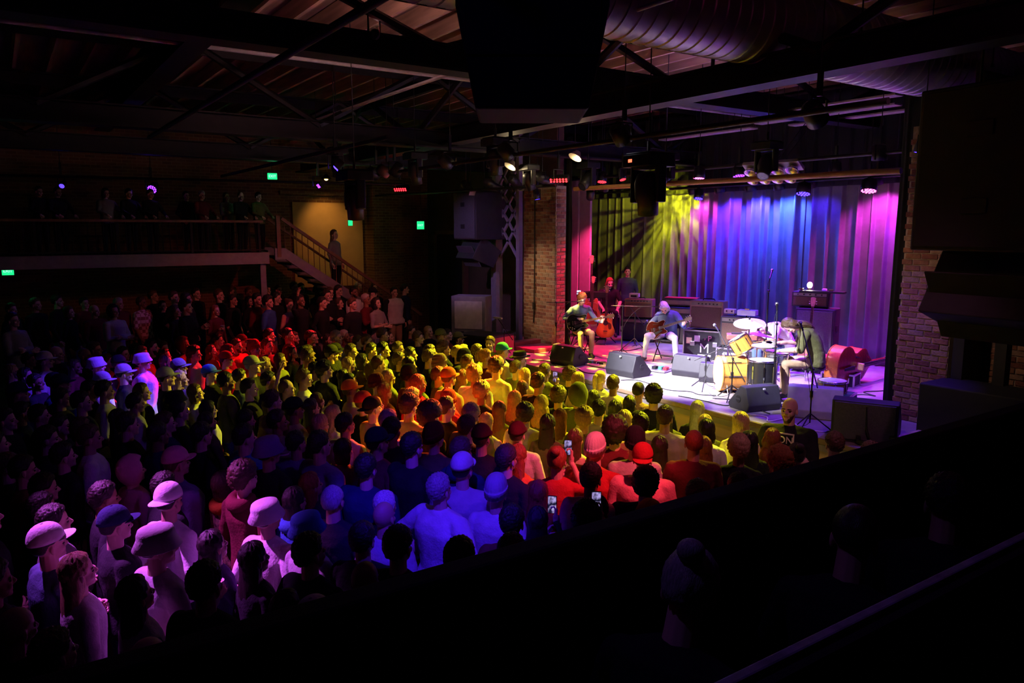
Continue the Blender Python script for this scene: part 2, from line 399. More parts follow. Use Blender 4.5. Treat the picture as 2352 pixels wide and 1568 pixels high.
def make_head():
    mb = MB()
    mb.ell((-.006, 0, .137), (.096, .075, .098), 24)
    mb.ell((.028, 0, .08), (.068, .060, .083), 20)
    mb.ell((.04, 0, .032), (.05, .048, .034), 16)
    mb.ell((.072, 0, .016), (.021, .022, .02), 12)
    caps(mb, (.088, 0, .11), (.108, 0, .08), .009, .013)
    caps(mb, (.1, -.01, .075), (.1, .01, .075), .010, .010)
    for s in (-1, 1):
        caps(mb, (.083, .006*s, .117), (.074, .045*s, .116), .012, .010)
        mb.ell((.062, .038*s, .072), (.024, .02, .024), 12)
        mb.ell((-.006, .077*s, .092), (.017, .010, .032), 12)
    caps(mb, (.084, -.018, .044), (.084, .018, .044), .009, .009)
    caps(mb, (-.012, 0, .05), (-.028, 0, -.10), .054, .058)
    v, f = remesh(mb, .0052, 3)
    for s in (-1, 1):                       # eye sockets
        d2 = ((v - np.array([.092, .031*s, .1]))**2 / np.array([.03, .015, .011])**2).sum(1)
        v[:, 0] -= .010 * np.exp(-d2)
    d2 = ((v - np.array([.094, 0, .0445]))**2 / np.array([.03, .03, .0025])**2).sum(1)
    v[:, 0] -= .004 * np.exp(-d2)           # mouth line
    cen = np.array([v[list(p)].mean(0) for p in f])
    mi = np.zeros(len(f), int)
    mi[(np.abs(cen[:, 2] - .044) < .009) & (np.abs(cen[:, 1]) < .024) & (cen[:, 0] > .08)] = 7
    mi[(np.abs(cen[:, 2] - .121) < .0055) & (np.abs(np.abs(cen[:, 1]) - .03) < .02) & (cen[:, 0] > .07)] = 6
    eb = MB()
    for s in (-1, 1): eb.ell((.0745, .031*s, .0985), (.0125, .0135, .0095), 10)
    o = len(v)
    v = np.vstack([v, np.array(eb.v)]); f = f + [tuple(i + o for i in p) for p in eb.f]
    mi = np.concatenate([mi, np.full(len(eb.f), 6)])
    return v, f, mi
HEAD = make_head()

def make_hand(curl):                        # right hand: fingers along +X, palm faces -Z, thumb at +Y
    mb = MB()
    caps(mb, (-.02, 0, 0), (.02, 0, 0), .024, .026)
    for y in (-.026, -.009, .009, .026): caps(mb, (.015, y*.7, 0), (.082, y, 0), .0135, .012, 8)
    for y, l, sp in ((-.031, .058, -.10), (-.0105, .074, -.03), (.0105, .08, .03), (.031, .07, .11)):
        p = Vector((.084, y, 0)); a = curl*.5
        for k, q in enumerate((.46, .31, .23)):
            d = Vector((math.cos(a), math.sin(sp), -math.sin(a)))
            n = p + d.normalized()*l*q; caps(mb, p, n, .0085 - .0008*k, .0078 - .0008*k, 8); p = n; a += curl*.9
    p = Vector((.015, .026, -.004)); a = .55
    for k, l in enumerate((.045, .034, .028)):
        d = Vector((math.cos(a), math.sin(a)*(1 - curl*.35), -.25 - curl*.35*k)).normalized()
        n = p + d*l; caps(mb, p, n, .012 - .0015*k, .0105 - .0015*k, 8); p = n; a -= .25
    return remesh(mb, .0034, 1, .55)
HANDS = {c: make_hand(c) for c in (.25, .75, 1.25)}

BUILDS = dict(avg=dict(sw=.186, w=1.06, d=1.08, hip=1.0, arm=1.0), broad=dict(sw=.208, w=1.22, d=1.32, hip=1.12, arm=1.15),
              slim=dict(sw=.174, w=.97, d=1.0, hip=.95, arm=.9), fem=dict(sw=.162, w=.92, d=1.02, hip=1.08, arm=.82))
PROF = [(0, .150, .108), (.06, .166, .118), (.16, .168, .118), (.33, .150, .104), (.5, .156, .110), (.66, .170, .120), (.78, .178, .120), (.87, .176, .102), (.93, .135, .082), (.975, .082, .066), (1.0, .060, .060)]
def V(*a): return Vector(a)
def body_mesh(name, build='avg', spine=None, L=(0, 1, 0), arms=None, legs=None, head=(0, 0, 0), hands=(.75, .75), handn=None, voxel=.0105, dec=.5, loose=1.0, seed=0, hem=0):
    """one continuous figure facing +X; returns (mesh, head matrix, wrist/hand data)"""
    B = BUILDS[build]; mb = MB(); L = Vector(L).normalized()
    spine = [Vector(p) for p in (spine or [(-.005, 0, .84), (0, 0, 1.02), (.0, 0, 1.25), (-.02, 0, 1.49)])]
    sp = bez(spine, 6); N = len(sp) - 1
    def at(t):
        x = t * N; i = min(int(x), N - 1); return sp[i].lerp(sp[i+1], x - i)
    rings = []; tor = []
    for t, w, d in PROF:
        c = at(t); tg = (at(min(1, t + .04)) - at(max(0, t - .04))).normalized()
        fwd = L.cross(tg).normalized()
        hipf = B['hip'] if t < .25 else 1
        k = loose if t < .85 else 1
        w_ = w * (B['w'] if t < .85 else (B['sw']/.172 if t < .95 else 1)) * hipf * k; d_ = d * (B['d'] if t < .9 else 1) * k
        rings.append([c + L*w_*math.copysign(abs(math.cos(a))**.85, math.cos(a)) + fwd*d_*math.copysign(abs(math.sin(a))**.85, math.sin(a)) for a in [2*PI*j/22 for j in range(22)]])
        tor.append((c, w_, d_, fwd))
    mb.loft(rings)
    up = (sp[-1] - sp[-4]).normalized(); nb = sp[-1]; fwd = L.cross(up).normalized()
    segs = []                               # (a, b, ra, rb, tag)
    sh = []
    for s in (1, -1):
        sh.append(nb + L*s*B['sw'] - up*.092)
    arms = arms or [[(-.03, .245, 1.12), (.05, .235, .87)], [(-.03, -.245, 1.12), (.05, -.235, .87)]]
    q = B['arm']; wr = []
    for k, s in enumerate((1, -1)):
        el, w = Vector(arms[k][0]), Vector(arms[k][1])
        segs.append((sh[k], el, .066*q*loose, .050*q*loose, 2)); segs.append((el, w, .043*q, .029*q, 3))
        segs.append((nb + L*s*.05 - up*.045, sh[k], .052, .058*q*loose, 1)); wr.append((el, w))
    legs = legs or [[(0, .09, .88), (.012, .098, .48), (-.015, .1, .085), (.13, .125, .035)], [(0, -.09, .88), (.0, -.098, .48), (-.02, -.1, .085), (.12, -.125, .035)]]
    for lg in legs:
        h, kn, an, to = [Vector(p) for p in lg]
        segs.append((h, kn, .092*B['hip'], .062*B['w'], 4)); segs.append((kn, an, .060*B['w'], .046, 4))
        segs.append((an + (an - to).normalized()*.02 - V(0, 0, .03), to, .042, .034, 5))
    for a, b, ra, rb, tg in segs: caps(mb, a, b, ra, rb, 14)
    v, f = remesh(mb, voxel, 4, dec)
    # zones from the nearest limb or trunk section
    P = v; best = np.full(len(P), 1e9); zone = np.zeros(len(P), int)
    for a, b, ra, rb, tg in segs:
        a_ = np.array(a); ab = np.array(b) - a_; t = np.clip(((P - a_) @ ab) / (ab @ ab), 0, 1)
        d = np.linalg.norm(P - (a_ + t[:, None]*ab), axis=1) - (ra + (rb - ra)*t)
        if tg == 4: d = d + .012
        m = d < best; best[m] = d[m]; zone[m] = tg
    for i in range(len(tor) - 1):
        for u in (0, .5):
            c = np.array(tor[i][0].lerp(tor[i+1][0], u)); w_ = tor[i][1]*(1-u) + tor[i+1][1]*u; d_ = tor[i][2]*(1-u) + tor[i+1][2]*u
            tg = np.array((tor[min(i+1, len(tor)-1)][0] - tor[max(i-1, 0)][0]).normalized()); fw = np.array(tor[i][3]); Ln = np.array(L)
            r = P - c; ax = np.abs(r @ tg); e = np.sqrt(((r @ Ln)/w_)**2 + ((r @ fw)/d_)**2)
            d = np.maximum((e - 1)*min(w_, d_), ax - .04)
            m = d < best; best[m] = d[m]; zone[m] = 1
    if hem:
        tr = np.isin(zone, (1, 4)); zone[tr & (P[:, 2] > hem)] = 1; zone[tr & (P[:, 2] <= hem)] = 4
    # cloth folds
    rng = random.Random(seed); off = Vector((rng.random()*50, rng.random()*50, 0))
    nrm = np.zeros_like(P)
    for p in f:
        a, b, c = P[p[0]], P[p[1]], P[p[2]]; n_ = np.cross(b - a, c - a)
        for i in p: nrm[i] += n_
    nrm /= np.linalg.norm(nrm, axis=1)[:, None] + 1e-12
    for i in np.nonzero((zone >= 1) & (zone <= 4))[0]:
        p = Vector(P[i])
        w = noise.noise((p + off)*7) * .011 + noise.noise(Vector((p.x*14, p.y*14, p.z*24)) + off) * .0045
        v[i] += nrm[i] * (w + .003)
    mi = np.array([np.bincount(zone[list(p)], minlength=8).argmax() for p in f])
    V_ = [v]; F_ = list(f); MI = [mi]; o = len(v)
    def push(vv, ff, mm):
        nonlocal o
        V_.append(vv); F_.extend([tuple(i + o for i in p) for p in ff]); MI.append(mm); o += len(vv)
    base = Matrix((fwd, L, up)).transposed().to_4x4()
    hd = Matrix.Translation(nb + up*.045 + fwd*.022) @ (base.to_3x3() @ Euler(head).to_matrix()).to_4x4()
    hm = np.array(hd); push(HEAD[0] @ hm[:3, :3].T + hm[:3, 3], HEAD[1], HEAD[2])
    HM = []
    for k, s in enumerate((1, -1)):
        el, w = wr[k]; xa = (w - el).normalized()
        n_ = Vector(handn[k]) if handn else -L*s + xa*.001     # palm direction
        if handn and len(handn[k]) == 6: xa = Vector(handn[k][3:]).normalized(); n_ = Vector(handn[k][:3])
        za = -(n_ - xa*n_.dot(xa)).normalized(); ya = za.cross(xa)
        m3 = Matrix((xa, ya, za)).transposed().to_4x4(); m3.translation = w + xa*.018
        hv, hf = HANDS[hands[k]]
        hv = hv.copy()
        # right-hand mesh has its thumb at +Y; the thumb must point to body front / up
        want = fwd + up*.4
        if ya.dot(want) < 0:
            hv[:, 1] *= -1; hf = [p[::-1] for p in hf]
        m4 = np.array(m3); push(hv @ m4[:3, :3].T + m4[:3, 3], hf, np.zeros(len(hf), int)); HM.append(m3)
    vv = np.vstack(V_); me = bpy.data.meshes.new(name)
    me.from_pydata([tuple(p) for p in vv], [], F_)
    me.polygons.foreach_set('use_smooth', [True]*len(F_)); me.polygons.foreach_set('material_index', np.concatenate(MI).astype(np.int32))
    for k in range(8): me.materials.append(None)
    me.update()
    return dict(me=me, head=hd, hands=HM)

# hair and hats live in head space (origin under the chin, face to +X)
HC = Vector((-.006, 0, .132))
def skull(d): return 1/math.sqrt((d.x/.098)**2 + (d.y/.079)**2 + (d.z/.103)**2)
def hairline(az, front, side, back):        # elevation of the hair edge at an azimuth (0 = face)
    a = abs(az)/PI
    if a < .5: return front + (side - front)*sstep(.18, .42, a)
    return side + (back - side)*sstep(.52, .75, a)
def hair_shell(front=.5, side=-.1, back=-.75, thick=.012, top=.01, nz=.006, freq=38, seed=0, n=52, m=34, strand=0):
    mb = MB(); rings = []; off = Vector((seed*3.1, seed*1.7, 0))
    for i in range(m + 1):
        el = -1.15 + (PI/2 + 1.15) * i / m; ring = []
        for j in range(n):
            az = -PI + 2*PI*j/n; d = Vector((math.cos(el)*math.cos(az), math.cos(el)*math.sin(az), math.sin(el)))
            r = skull(d); e = el - hairline(az, front, side, back)
            k = sstep(-.03, .16, e)
            g = noise.noise(d*freq*.12 + off)*1.0 + noise.noise(d*freq*.3 + off)*.6
            if strand: g += .8*math.sin(az*strand + 3*noise.noise(d*3 + off))
            t = thick + top*max(0, math.sin(el)) + nz*g
            rr = r*(.93 if e < -.02 else 1.0) + max(.002, t)*k
            if e < -.02: rr = r*.90
            ring.append(HC + d*rr)
        rings.append(ring)
    return mb.loft(rings)
def tail(mb, path, rad, seed=0, n=20, strand=7, flat=1.0, nz=.12):
    pts = bez(path, 6); rs = []
    for i in range(len(pts)):
        x = i/(len(pts) - 1)*(len(rad) - 1); k = min(int(x), len(rad) - 2); u = x - k
        rs.append([rad[k][q]*(1-u) + rad[k+1][q]*u for q in (0, 1)])
    rings = []
    for i, p in enumerate(pts):
        t = (pts[min(i+1, len(pts)-1)] - pts[max(i-1, 0)]).normalized()
        y = Vector((0, 1, 0)); x = y.cross(t).normalized(); y = t.cross(x).normalized() * 1
        ring = []
        for j in range(n):
            a = 2*PI*j/n
            w = 1 + nz*math.sin(a*strand + i*.25 + seed) + nz*.8*noise.noise(Vector((math.cos(a)*2, math.sin(a)*2 + seed, i*.3)))
            ring.append(p + x*math.cos(a)*rs[i][0]*w + y*math.sin(a)*rs[i][1]*w)
        rings.append(ring)
    mb.loft(rings)
def long_hair(L=.34, w=.088, seed=0, wave=0.):
    mb = hair_shell(.62, -.35, -1.0, .010, .006, .004, 40, seed, strand=14)
    e = .16 - L
    tail(mb, [(-.022, 0, .185), (-.030, wave*.01, .10), (-.045, 0, .02), (-.075 - wave*.02, wave*.02, -.07), (-.095, -wave*.015, e*.6 - .03), (-.10 + wave*.01, 0, e)],
         [(.055, .06), (.074, w), (.07, w + .004), (.055, w + .012), (.045, w + .012), (.018, w*.62)], seed, 26, 9, nz=.05 + .05*wave)
    return mb
def curly(th=.03, seed=0, front=.45, back=-.8):
    return hair_shell(front, -.15, back, th, th*.6, .014, 95, seed, 64, 40)
def bob(seed=0):
    mb = hair_shell(.55, -.5, -1.05, .014, .008, .004, 40, seed, strand=16)
    tail(mb, [(-.02, 0, .185), (-.026, 0, .1), (-.032, 0, .03), (-.04, 0, -.03)], [(.06, .065), (.08, .092), (.078, .096), (.055, .08)], seed, 26, 9, nz=.05)
    return mb
HAIR = {}
def build_hair():
    H = HAIR
    H['s'] = hair_shell(.52, -.05, -.72, .011, .012, .009, 70, 1, 72, 44, strand=0).mesh('hair')
    H['S'] = hair_shell(.45, -.1, -.8, .016, .022, .013, 80, 2, 72, 44, strand=0).mesh('hair')
    H['z'] = hair_shell(1.25, -.0, -.7, .008, -.004, .003, 40, 3).mesh('hair')       # balding, horseshoe
    H['q'] = hair_shell(.6, .05, -.6, .006, .004, .0015, 60, 4).mesh('hair')          # buzz cut
    H['c'] = curly(.026, 5).mesh('hair'); H['A'] = curly(.048, 6, .4, -.9).mesh('hair')
    H['l'] = long_hair(.36, .086, 7).mesh('hair'); H['w'] = long_hair(.40, .1, 8, 1.).mesh('hair'); H['L'] = long_hair(.50, .09, 9, .3).mesh('hair')
    H['b'] = bob(10).mesh('hair')
    mb = hair_shell(.55, -.1, -.75, .009, .006, .003, 40, 11, strand=18)
    tail(mb, [(-.085, 0, .18), (-.13, 0, .19), (-.15, 0, .12), (-.145, .01, .0), (-.13, 0, -.10)], [(.02, .02), (.03, .03), (.032, .036), (.028, .036), (.008, .012)], 11); H['p'] = mb.mesh('hair')
    mb = hair_shell(.55, -.1, -.75, .009, .006, .003, 40, 12, strand=18); mb.ell((-.085, 0, .235), (.042, .045, .04), 16); H['u'] = mb.mesh('hair')
    mb = MB()                                # beard
    rings = []
    for i in range(9):
        z = .062 - .075*i/8; rings.append([(.03 + (.062 - .012*abs(i-4)/4)*math.cos(a)*(1 - .02*i), (.066 - .004*i)*math.sin(a), z - .012*math.cos(a)) for a in [-1.7 + 3.4*j/14 for j in range(15)]])
    inner = [[(x*.55 + .01, y*.7, z) for x, y, z in r] for r in rings]
    for a, b in zip(rings, inner): a.extend(b[::-1])
    mb.loft(rings); H['beard'] = mb.mesh('beard')
    # hats
    def dome(rad, h, z0, n=28, cx=-.006, sq=1.0):
        mb = MB(); rings = [[(cx + rad[0]*.94*math.cos(a), rad[1]*.94*math.sin(a), z0 + .004) for a in [2*PI*j/n for j in range(n)]]]
        for i in range(9):
            e = i/8*PI/2*.985
            rings.append([(cx + rad[0]*math.cos(e)**sq*math.cos(a), rad[1]*math.cos(e)**sq*math.sin(a), z0 + h*math.sin(e)) for a in [2*PI*j/n for j in range(n)]])
        return mb.loft(rings)
    cp = dome((.110, .091), .112, .150, sq=.8); cp.ell((-.006, 0, .262), (.009, .009, .005), 10); H['cap_crown'] = cp.mesh('cap')
    br = MB(); top = []; bot = []
    pts = []
    for j in range(17):
        a = -1.15 + 2.3*j/16; pts.append(((.095*math.cos(a)), .088*math.sin(a)/math.sin(1.15)*.93, a))
    outer = []; inner = []
    for x, y, a in pts:
        k = math.cos(a/1.15*PI/2)**.55 if abs(a) < 1.149 else 0
        zc = .158 - .018*(y/.09)**2
        inner.append((x*.9, y, zc)); outer.append((x*.9 + .085*k, y*1.02, zc - .012*k))
    rings = [[Vector(i_), Vector(o_), Vector(o_) - V(0, 0, .005), Vector(i_) - V(0, 0, .005)] for i_, o_ in zip(inner, outer)]
    br.loft(rings, smooth=False); H['cap_brim'] = br.mesh('brim')
    bn = MB(); n = 40; rings = []
    for i in range(14):
        if i < 4: rr = (.1 if i in (0,) else .113); z = [.118, .112, .165, .168][i]; rx = rr*1.0
        else:
            e = (i - 4)/9*PI/2*.98; rx = .109*math.cos(e)**.7; z = .165 + .115*math.sin(e)
        rings.append([((rx*(1 + .018*math.cos(n/2*a))*math.cos(a)) - .008, rx*.82*(1 + .018*math.cos(n/2*a))*math.sin(a), z + (.02*math.cos(a) if i < 4 else .02*math.cos(a)*(1 - (i-4)/9))) for a in [2*PI*j/80 for j in range(80)]])
    bn.loft(rings); H['beanie'] = bn.mesh('beanie')
    bk = MB(); pr = [(.092, .165), (.135, .122), (.138, .126), (.108, .185), (.106, .215), (.096, .240), (.05, .25), (.001, .251)]
    bk.loft([[(r*1.02*math.cos(a) - .005, r*.9*math.sin(a), z + (.008*math.sin(3*a) if r > .14 else 0)) for a in [2*PI*j/36 for j in range(36)]] for r, z in pr]); H['bucket'] = bk.mesh('bucket_hat')
    fd = MB(); pr = [(.09, .16), (.165, .172), (.168, .176), (.108, .172), (.105, .21), (.098, .262), (.07, .272), (.03, .255), (.001, .25)]
    fd.loft([[(r*1.05*math.cos(a) - .005, r*.9*math.sin(a), z + (.02*abs(math.sin(a))**3 if r > .16 else 0)) for a in [2*PI*j/36 for j in range(36)]] for r, z in pr]); H['fedora'] = fd.mesh('fedora')
    bd = MB(); bd.loft([[(r*1.06*math.cos(a) - .005, r*.91*math.sin(a), z) for a in [2*PI*j/36 for j in range(36)]] for r, z in [(.103, .178), (.1095, .178), (.1085, .2), (.102, .2)]]); H['hat_band'] = bd.mesh('hat_band')
    hd = MB(); rings = []                    # raised hood
    for i in range(12):
        e = -1.2 + i/11*(PI/2 + 1.15); ring = []
        for j in range(32):
            az = -PI + 2*PI*j/32; d = Vector((math.cos(e)*math.cos(az), math.cos(e)*math.sin(az), math.sin(e)))
            open_ = abs(az) < .85 and e < .62
            r = skull(d)*1.22 + .016 + .006*noise.noise(d*4)
            if e < -.6: r += .03*(-.6 - e)
            ring.append(HC + d*(skull(d)*.8 if open_ else r))
        rings.append(ring)
    hd.loft(rings); H['hood_up'] = hd.mesh('hood')
    hb = MB(); rings = []                    # hood lying on the back
    for i in range(15):
        a = -2.0 + 4.0*i/14; c = Vector((-.045 - .075*math.cos(a), .095*math.sin(a), -.035 - .035*math.cos(a))); rr = .032 + .022*max(0, math.cos(a))
        rad = Vector((math.cos(a), -math.sin(a)*1.0, 0)); rings.append([c + Vector((-math.cos(a)*rr*math.cos(b), math.sin(a)*rr*math.cos(b), rr*1.1*math.sin(b))) for b in [2*PI*k/12 for k in range(12)]])
    hb.loft(rings); H['hood_down'] = hb.mesh('hood')
build_hair()
SKIN = [mat('skin_fair', (.72, .46, .36), .5, var=.06, spec=.35), mat('skin_medium', (.55, .33, .23), .5, var=.06, spec=.35), mat('skin_brown', (.30, .165, .10), .5, var=.06, spec=.35)]
LIP = mat('lips', (.42, .17, .15), .45, var=.05); EYE = mat('eye_dark', (.03, .02, .02), .25, var=.05)
def hairmat(n, c): return mat(n, c, .42, var=.35, scale=26, kind='noise', stretch=(5, 5, .7), bump=.35, bscale=60, spec=.5)
HMAT = dict(d=hairmat('hair_dark', (.022, .015, .012)), n=hairmat('hair_brown', (.10, .055, .028)), y=hairmat('hair_blonde', (.55, .38, .17)),
            r=hairmat('hair_red', (.32, .085, .03)), g=hairmat('hair_grey', (.38, .36, .35)), w=hairmat('hair_white', (.72, .70, .68)), o=hairmat('hair_ginger', (.50, .20, .05)))
def cloth(n, c, var=.15, **k): return mat(n, c, .88, var=var, scale=k.pop('scale', 7), bump=k.pop('bump', .25), bscale=k.pop('bscale', 55), spec=.2, **k)
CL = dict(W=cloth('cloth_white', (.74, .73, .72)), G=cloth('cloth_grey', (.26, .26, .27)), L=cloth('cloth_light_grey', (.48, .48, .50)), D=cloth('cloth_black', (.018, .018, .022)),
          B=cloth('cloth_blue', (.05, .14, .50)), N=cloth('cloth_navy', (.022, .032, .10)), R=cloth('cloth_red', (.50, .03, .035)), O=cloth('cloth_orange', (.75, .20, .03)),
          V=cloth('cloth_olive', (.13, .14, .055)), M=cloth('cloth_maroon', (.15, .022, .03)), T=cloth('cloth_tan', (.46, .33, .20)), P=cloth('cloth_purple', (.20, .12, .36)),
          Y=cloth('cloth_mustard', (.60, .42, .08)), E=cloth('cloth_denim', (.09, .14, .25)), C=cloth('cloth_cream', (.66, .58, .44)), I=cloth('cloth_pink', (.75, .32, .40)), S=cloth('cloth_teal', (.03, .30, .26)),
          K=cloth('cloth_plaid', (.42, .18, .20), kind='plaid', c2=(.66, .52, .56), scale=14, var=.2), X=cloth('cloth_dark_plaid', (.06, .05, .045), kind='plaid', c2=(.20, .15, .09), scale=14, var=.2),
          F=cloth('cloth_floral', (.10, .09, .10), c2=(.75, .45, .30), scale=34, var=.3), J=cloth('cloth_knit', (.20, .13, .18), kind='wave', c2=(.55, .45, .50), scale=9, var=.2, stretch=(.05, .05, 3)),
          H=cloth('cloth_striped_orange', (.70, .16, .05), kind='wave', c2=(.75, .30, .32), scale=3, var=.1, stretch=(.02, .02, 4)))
CNAME = dict(W='white', G='grey', L='light grey', D='black', B='blue', N='navy', R='red', O='orange', V='olive', M='maroon', T='tan', P='purple', Y='mustard', E='denim', C='cream', I='pink', S='teal', K='plaid', X='dark plaid', F='floral', J='striped knit', H='orange striped')
SHOE = mat('shoe_dark', (.03, .028, .026), .6); SHOEW = mat('shoe_white', (.6, .6, .58), .6)
def dress(o, skin, top, pants, sleeve):
    """object-level materials, so that copies of one figure share the mesh"""
    s = SKIN[skin]; t = CL[top]
    for k, m in enumerate((s, t, t if sleeve >= 1 else s, t if sleeve >= 2 else s, CL[pants], SHOE, EYE, LIP)):
        sl = o.material_slots[k]; sl.link = 'OBJECT'; sl.material = m
def child(name, me, m, parent, M=None):
    o = bpy.data.objects.new(name, me); col.objects.link(o); o.parent = parent
    if M is not None: o.matrix_local = M
    if len(me.materials) == 0: me.materials.append(None)
    o.material_slots[0].link = 'OBJECT'; o.material_slots[0].material = m
    return o
def person(var, loc, heading, scale=1., skin=0, top='D', pants='E', sleeve=2, hair='s', hc='d', hat=None, hatc='D', beard=False, hood=None, label=None, group=None, name='person'):
    o = bpy.data.objects.new(name, var['me']); col.objects.link(o)
    o.location = loc; o.rotation_euler = (0, 0, heading); o.scale = (scale,)*3
    dress(o, skin, top, pants, sleeve)
    H = var['head']
    if hat in ('C', 'K', 'n', 'k', 'f') and hair in ('s', 'S', 'c', 'A'): hair = 'q'
    HH = H @ Matrix.Translation((-.006, 0, .13)) @ Matrix.Scale(1.05, 4) @ Matrix.Translation((.006, 0, -.13))
    if hair and hair != 'B':
        child('hair', HAIR[hair], HMAT[hc], o, H)
    if beard: child('beard', HAIR['beard'], HMAT[hc], o, H)
    if hat == 'C' or hat == 'K':
        c = child('cap', HAIR['cap_crown'], CL[hatc], o, HH @ TR(rz=PI if hat == 'K' else 0, x=-.012 if hat == 'K' else 0))
        child('brim', HAIR['cap_brim'], CL[hatc], c)
    elif hat == 'n': child('beanie', HAIR['beanie'], CL[hatc], o, HH)
    elif hat == 'k': child('bucket_hat', HAIR['bucket'], CL[hatc], o, HH)
    elif hat == 'f':
        c = child('fedora', HAIR['fedora'], CL[hatc], o, HH); child('hat_band', HAIR['hat_band'], CL['W' if hatc == 'D' else 'D'], c)
    elif hat == 'h': child('hood', HAIR['hood_up'], CL[hatc], o, H)
    if hood: child('hood', HAIR['hood_down'], CL[hood], o, H)
    return tag(o, label, 'person', group)

A_REST = [[(-.04, .25, 1.13), (.05, .245, .88)], [(-.03, -.25, 1.13), (.07, -.235, .89)]]
A_POCK = [[(-.09, .28, 1.15), (.05, .205, .95)], [(-.08, -.28, 1.15), (.06, -.205, .95)]]
A_CROS = [[(.05, .25, 1.15), (.20, -.06, 1.17)], [(.06, -.25, 1.14), (.22, .05, 1.13)]]
A_CUP = [[(-.04, .25, 1.13), (.04, .245, .88)], [(.03, -.25, 1.14), (.25, -.17, 1.25)]]
A_PHON = [[(.12, .23, 1.22), (.27, .02, 1.40)], [(.15, -.25, 1.33), (.27, -.10, 1.55)]]
A_CLAP = [[(.05, .24, 1.15), (.25, .045, 1.27)], [(.05, -.24, 1.15), (.25, -.045, 1.27)]]
A_RAIL = [[(.10, .29, 1.17), (.33, .21, 1.06)], [(.10, -.29, 1.17), (.33, -.21, 1.06)]]
A_HIPS = [[(-.10, .40, 1.20), (.03, .22, 1.0)], [(-.10, -.40, 1.20), (.03, -.22, 1.0)]]
A_UP = [[(-.04, .25, 1.13), (.05, .245, .88)], [(.06, -.30, 1.50), (.12, -.24, 1.78)]]
VAR = {}
def variants():
    n = 0
    for b, p, arms, hd, hands in [
        ('avg', 'rest', A_REST, (0, .02, .10), (.75, .75)), ('avg', 'pocket', A_POCK, (0, -.05, -.12), (.75, .75)), ('avg', 'crossed', A_CROS, (0, -.04, .0), (.75, .75)),
        ('avg', 'phone', A_PHON, (0, -.02, .0), (.75, 1.25)), ('avg', 'cup', A_CUP, (0, .05, -.25), (.75, 1.25)), ('avg', 'clap', A_CLAP, (0, -.06, .08), (.25, .25)), ('avg', 'rail', A_RAIL, (0, .15, .05), (1.25, 1.25)),
        ('broad', 'rest', A_REST, (0, 0, .06), (.75, .75)), ('broad', 'hips', A_HIPS, (0, -.08, .1), (.75, .75)), ('broad', 'crossed', A_CROS, (0, -.03, -.1), (.75, .75)),
        ('slim', 'rest', A_REST, (0, -.02, -.08), (.75, .75)), ('slim', 'pocket', A_POCK, (0, .06, .15), (.75, .75)),
        ('fem', 'rest', A_REST, (0, -.02, .05), (.75, .75)), ('fem', 'crossed', A_CROS, (0, -.1, .1), (.75, .75)), ('fem', 'phone', A_PHON, (0, -.03, 0), (.75, 1.25)), ('fem', 'cup', A_CUP, (0, .02, .2), (.75, 1.25)), ('fem', 'up', A_UP, (0, -.06, 0), (.75, .25))]:
        w = {'avg': 1, 'broad': 1.08, 'slim': .97, 'fem': .95}[b]
        a2 = [[(x, y*w, z) for x, y, z in a] for a in arms]
        loose = {'avg': 1.06, 'broad': 1.08, 'slim': 1.02, 'fem': 1.0}[b]
        hn = None
        if p == 'phone': hn = [(0, -1, .2), (0, 1, .1, .3, 0, 1)]
        if p == 'cup': hn = [(0, -1, 0), (0, 1, 0)]
        if p == 'rail': hn = [(0, 0, -1), (0, 0, -1)]
        if p == 'clap': hn = [(0, -1, 0), (0, 1, 0)]
        if p == 'up': hn = [(0, -1, 0), (1, 0, 0)]
        VAR[b + '_' + p] = body_mesh('person_' + b + '_' + p, b, arms=a2, head=hd, hands=hands, handn=hn, loose=loose, seed=n, hem=.845 + .02*(n % 3)); n += 1
variants()
# ------------------------------------------------------------------ drapes
VELV = mat('backdrop_velvet', (.15, .14, .17), .7, var=.15, scale=4, bump=.1, bscale=90)
def drape(name, x0, ya, yb, za, zb, m, label, amp=.05, wl=.24, seed=0, axis='y', th=.006):
    r = random.Random(seed); n = int(abs(yb - ya)/.013); ph = 0; xs = []
    for i in range(n + 1):
        y = ya + (yb - ya)*i/n
        w = wl*(1.15 + .75*noise.noise(Vector((y*1.3, seed, 0)))); ph += 2*PI*abs(yb - ya)/n/w
        a = amp*(.55 + .9*abs(noise.noise(Vector((y*.9, seed + 5, 0)))))
        s = math.sin(ph*.5); xs.append((y, a*.22*math.sin(ph*.37) - (2.3*a + .01)*abs(s)**24, ph))
    V_, F_ = [], []; m_ = 14
    for k in range(m_ + 1):
        z = za + (zb - za)*k/m_; q = 1 - k/m_
        for y, dx, ph_ in xs:
            yy = y + .05*q*noise.noise(Vector((y*2.2, z*.35, seed + 2)))
            d = dx*(.75 + .5*q) + .02*noise.noise(Vector((y*3, z*.8, seed)))
            V_.append((x0 + d, yy, z) if axis == 'y' else (yy, x0 + d, z))
    for k in range(m_):
        for i in range(n): a = k*(n + 1) + i; F_.append((a, a + 1, a + n + 2, a + n + 1))
    o = MB().add(V_, F_, None, True).build(name, m)
    s = o.modifiers.new('solid', 'SOLIDIFY'); s.thickness = th
    return tag(o, label, 'curtain')
drape('backdrop_curtain', 13.45, 13.2, 17.2, 1.21, 5.5, VELV, 'pleated backdrop curtain in yellow-green light behind the stage crew', .014, .3, 1)
drape('backdrop_curtain', 13.42, 9.4, 13.28, 1.21, 5.5, VELV, 'pleated backdrop curtain in bright blue light behind the amplifiers', .06, .25, 2)
drape('backdrop_curtain', 13.45, 5.0, 9.5, 1.21, 5.5, VELV, 'pleated backdrop curtain in purple and pink light beside the double bass', .06, .30, 3)
BDR = mat('black_drape', (.008, .008, .009), .95, var=.2)
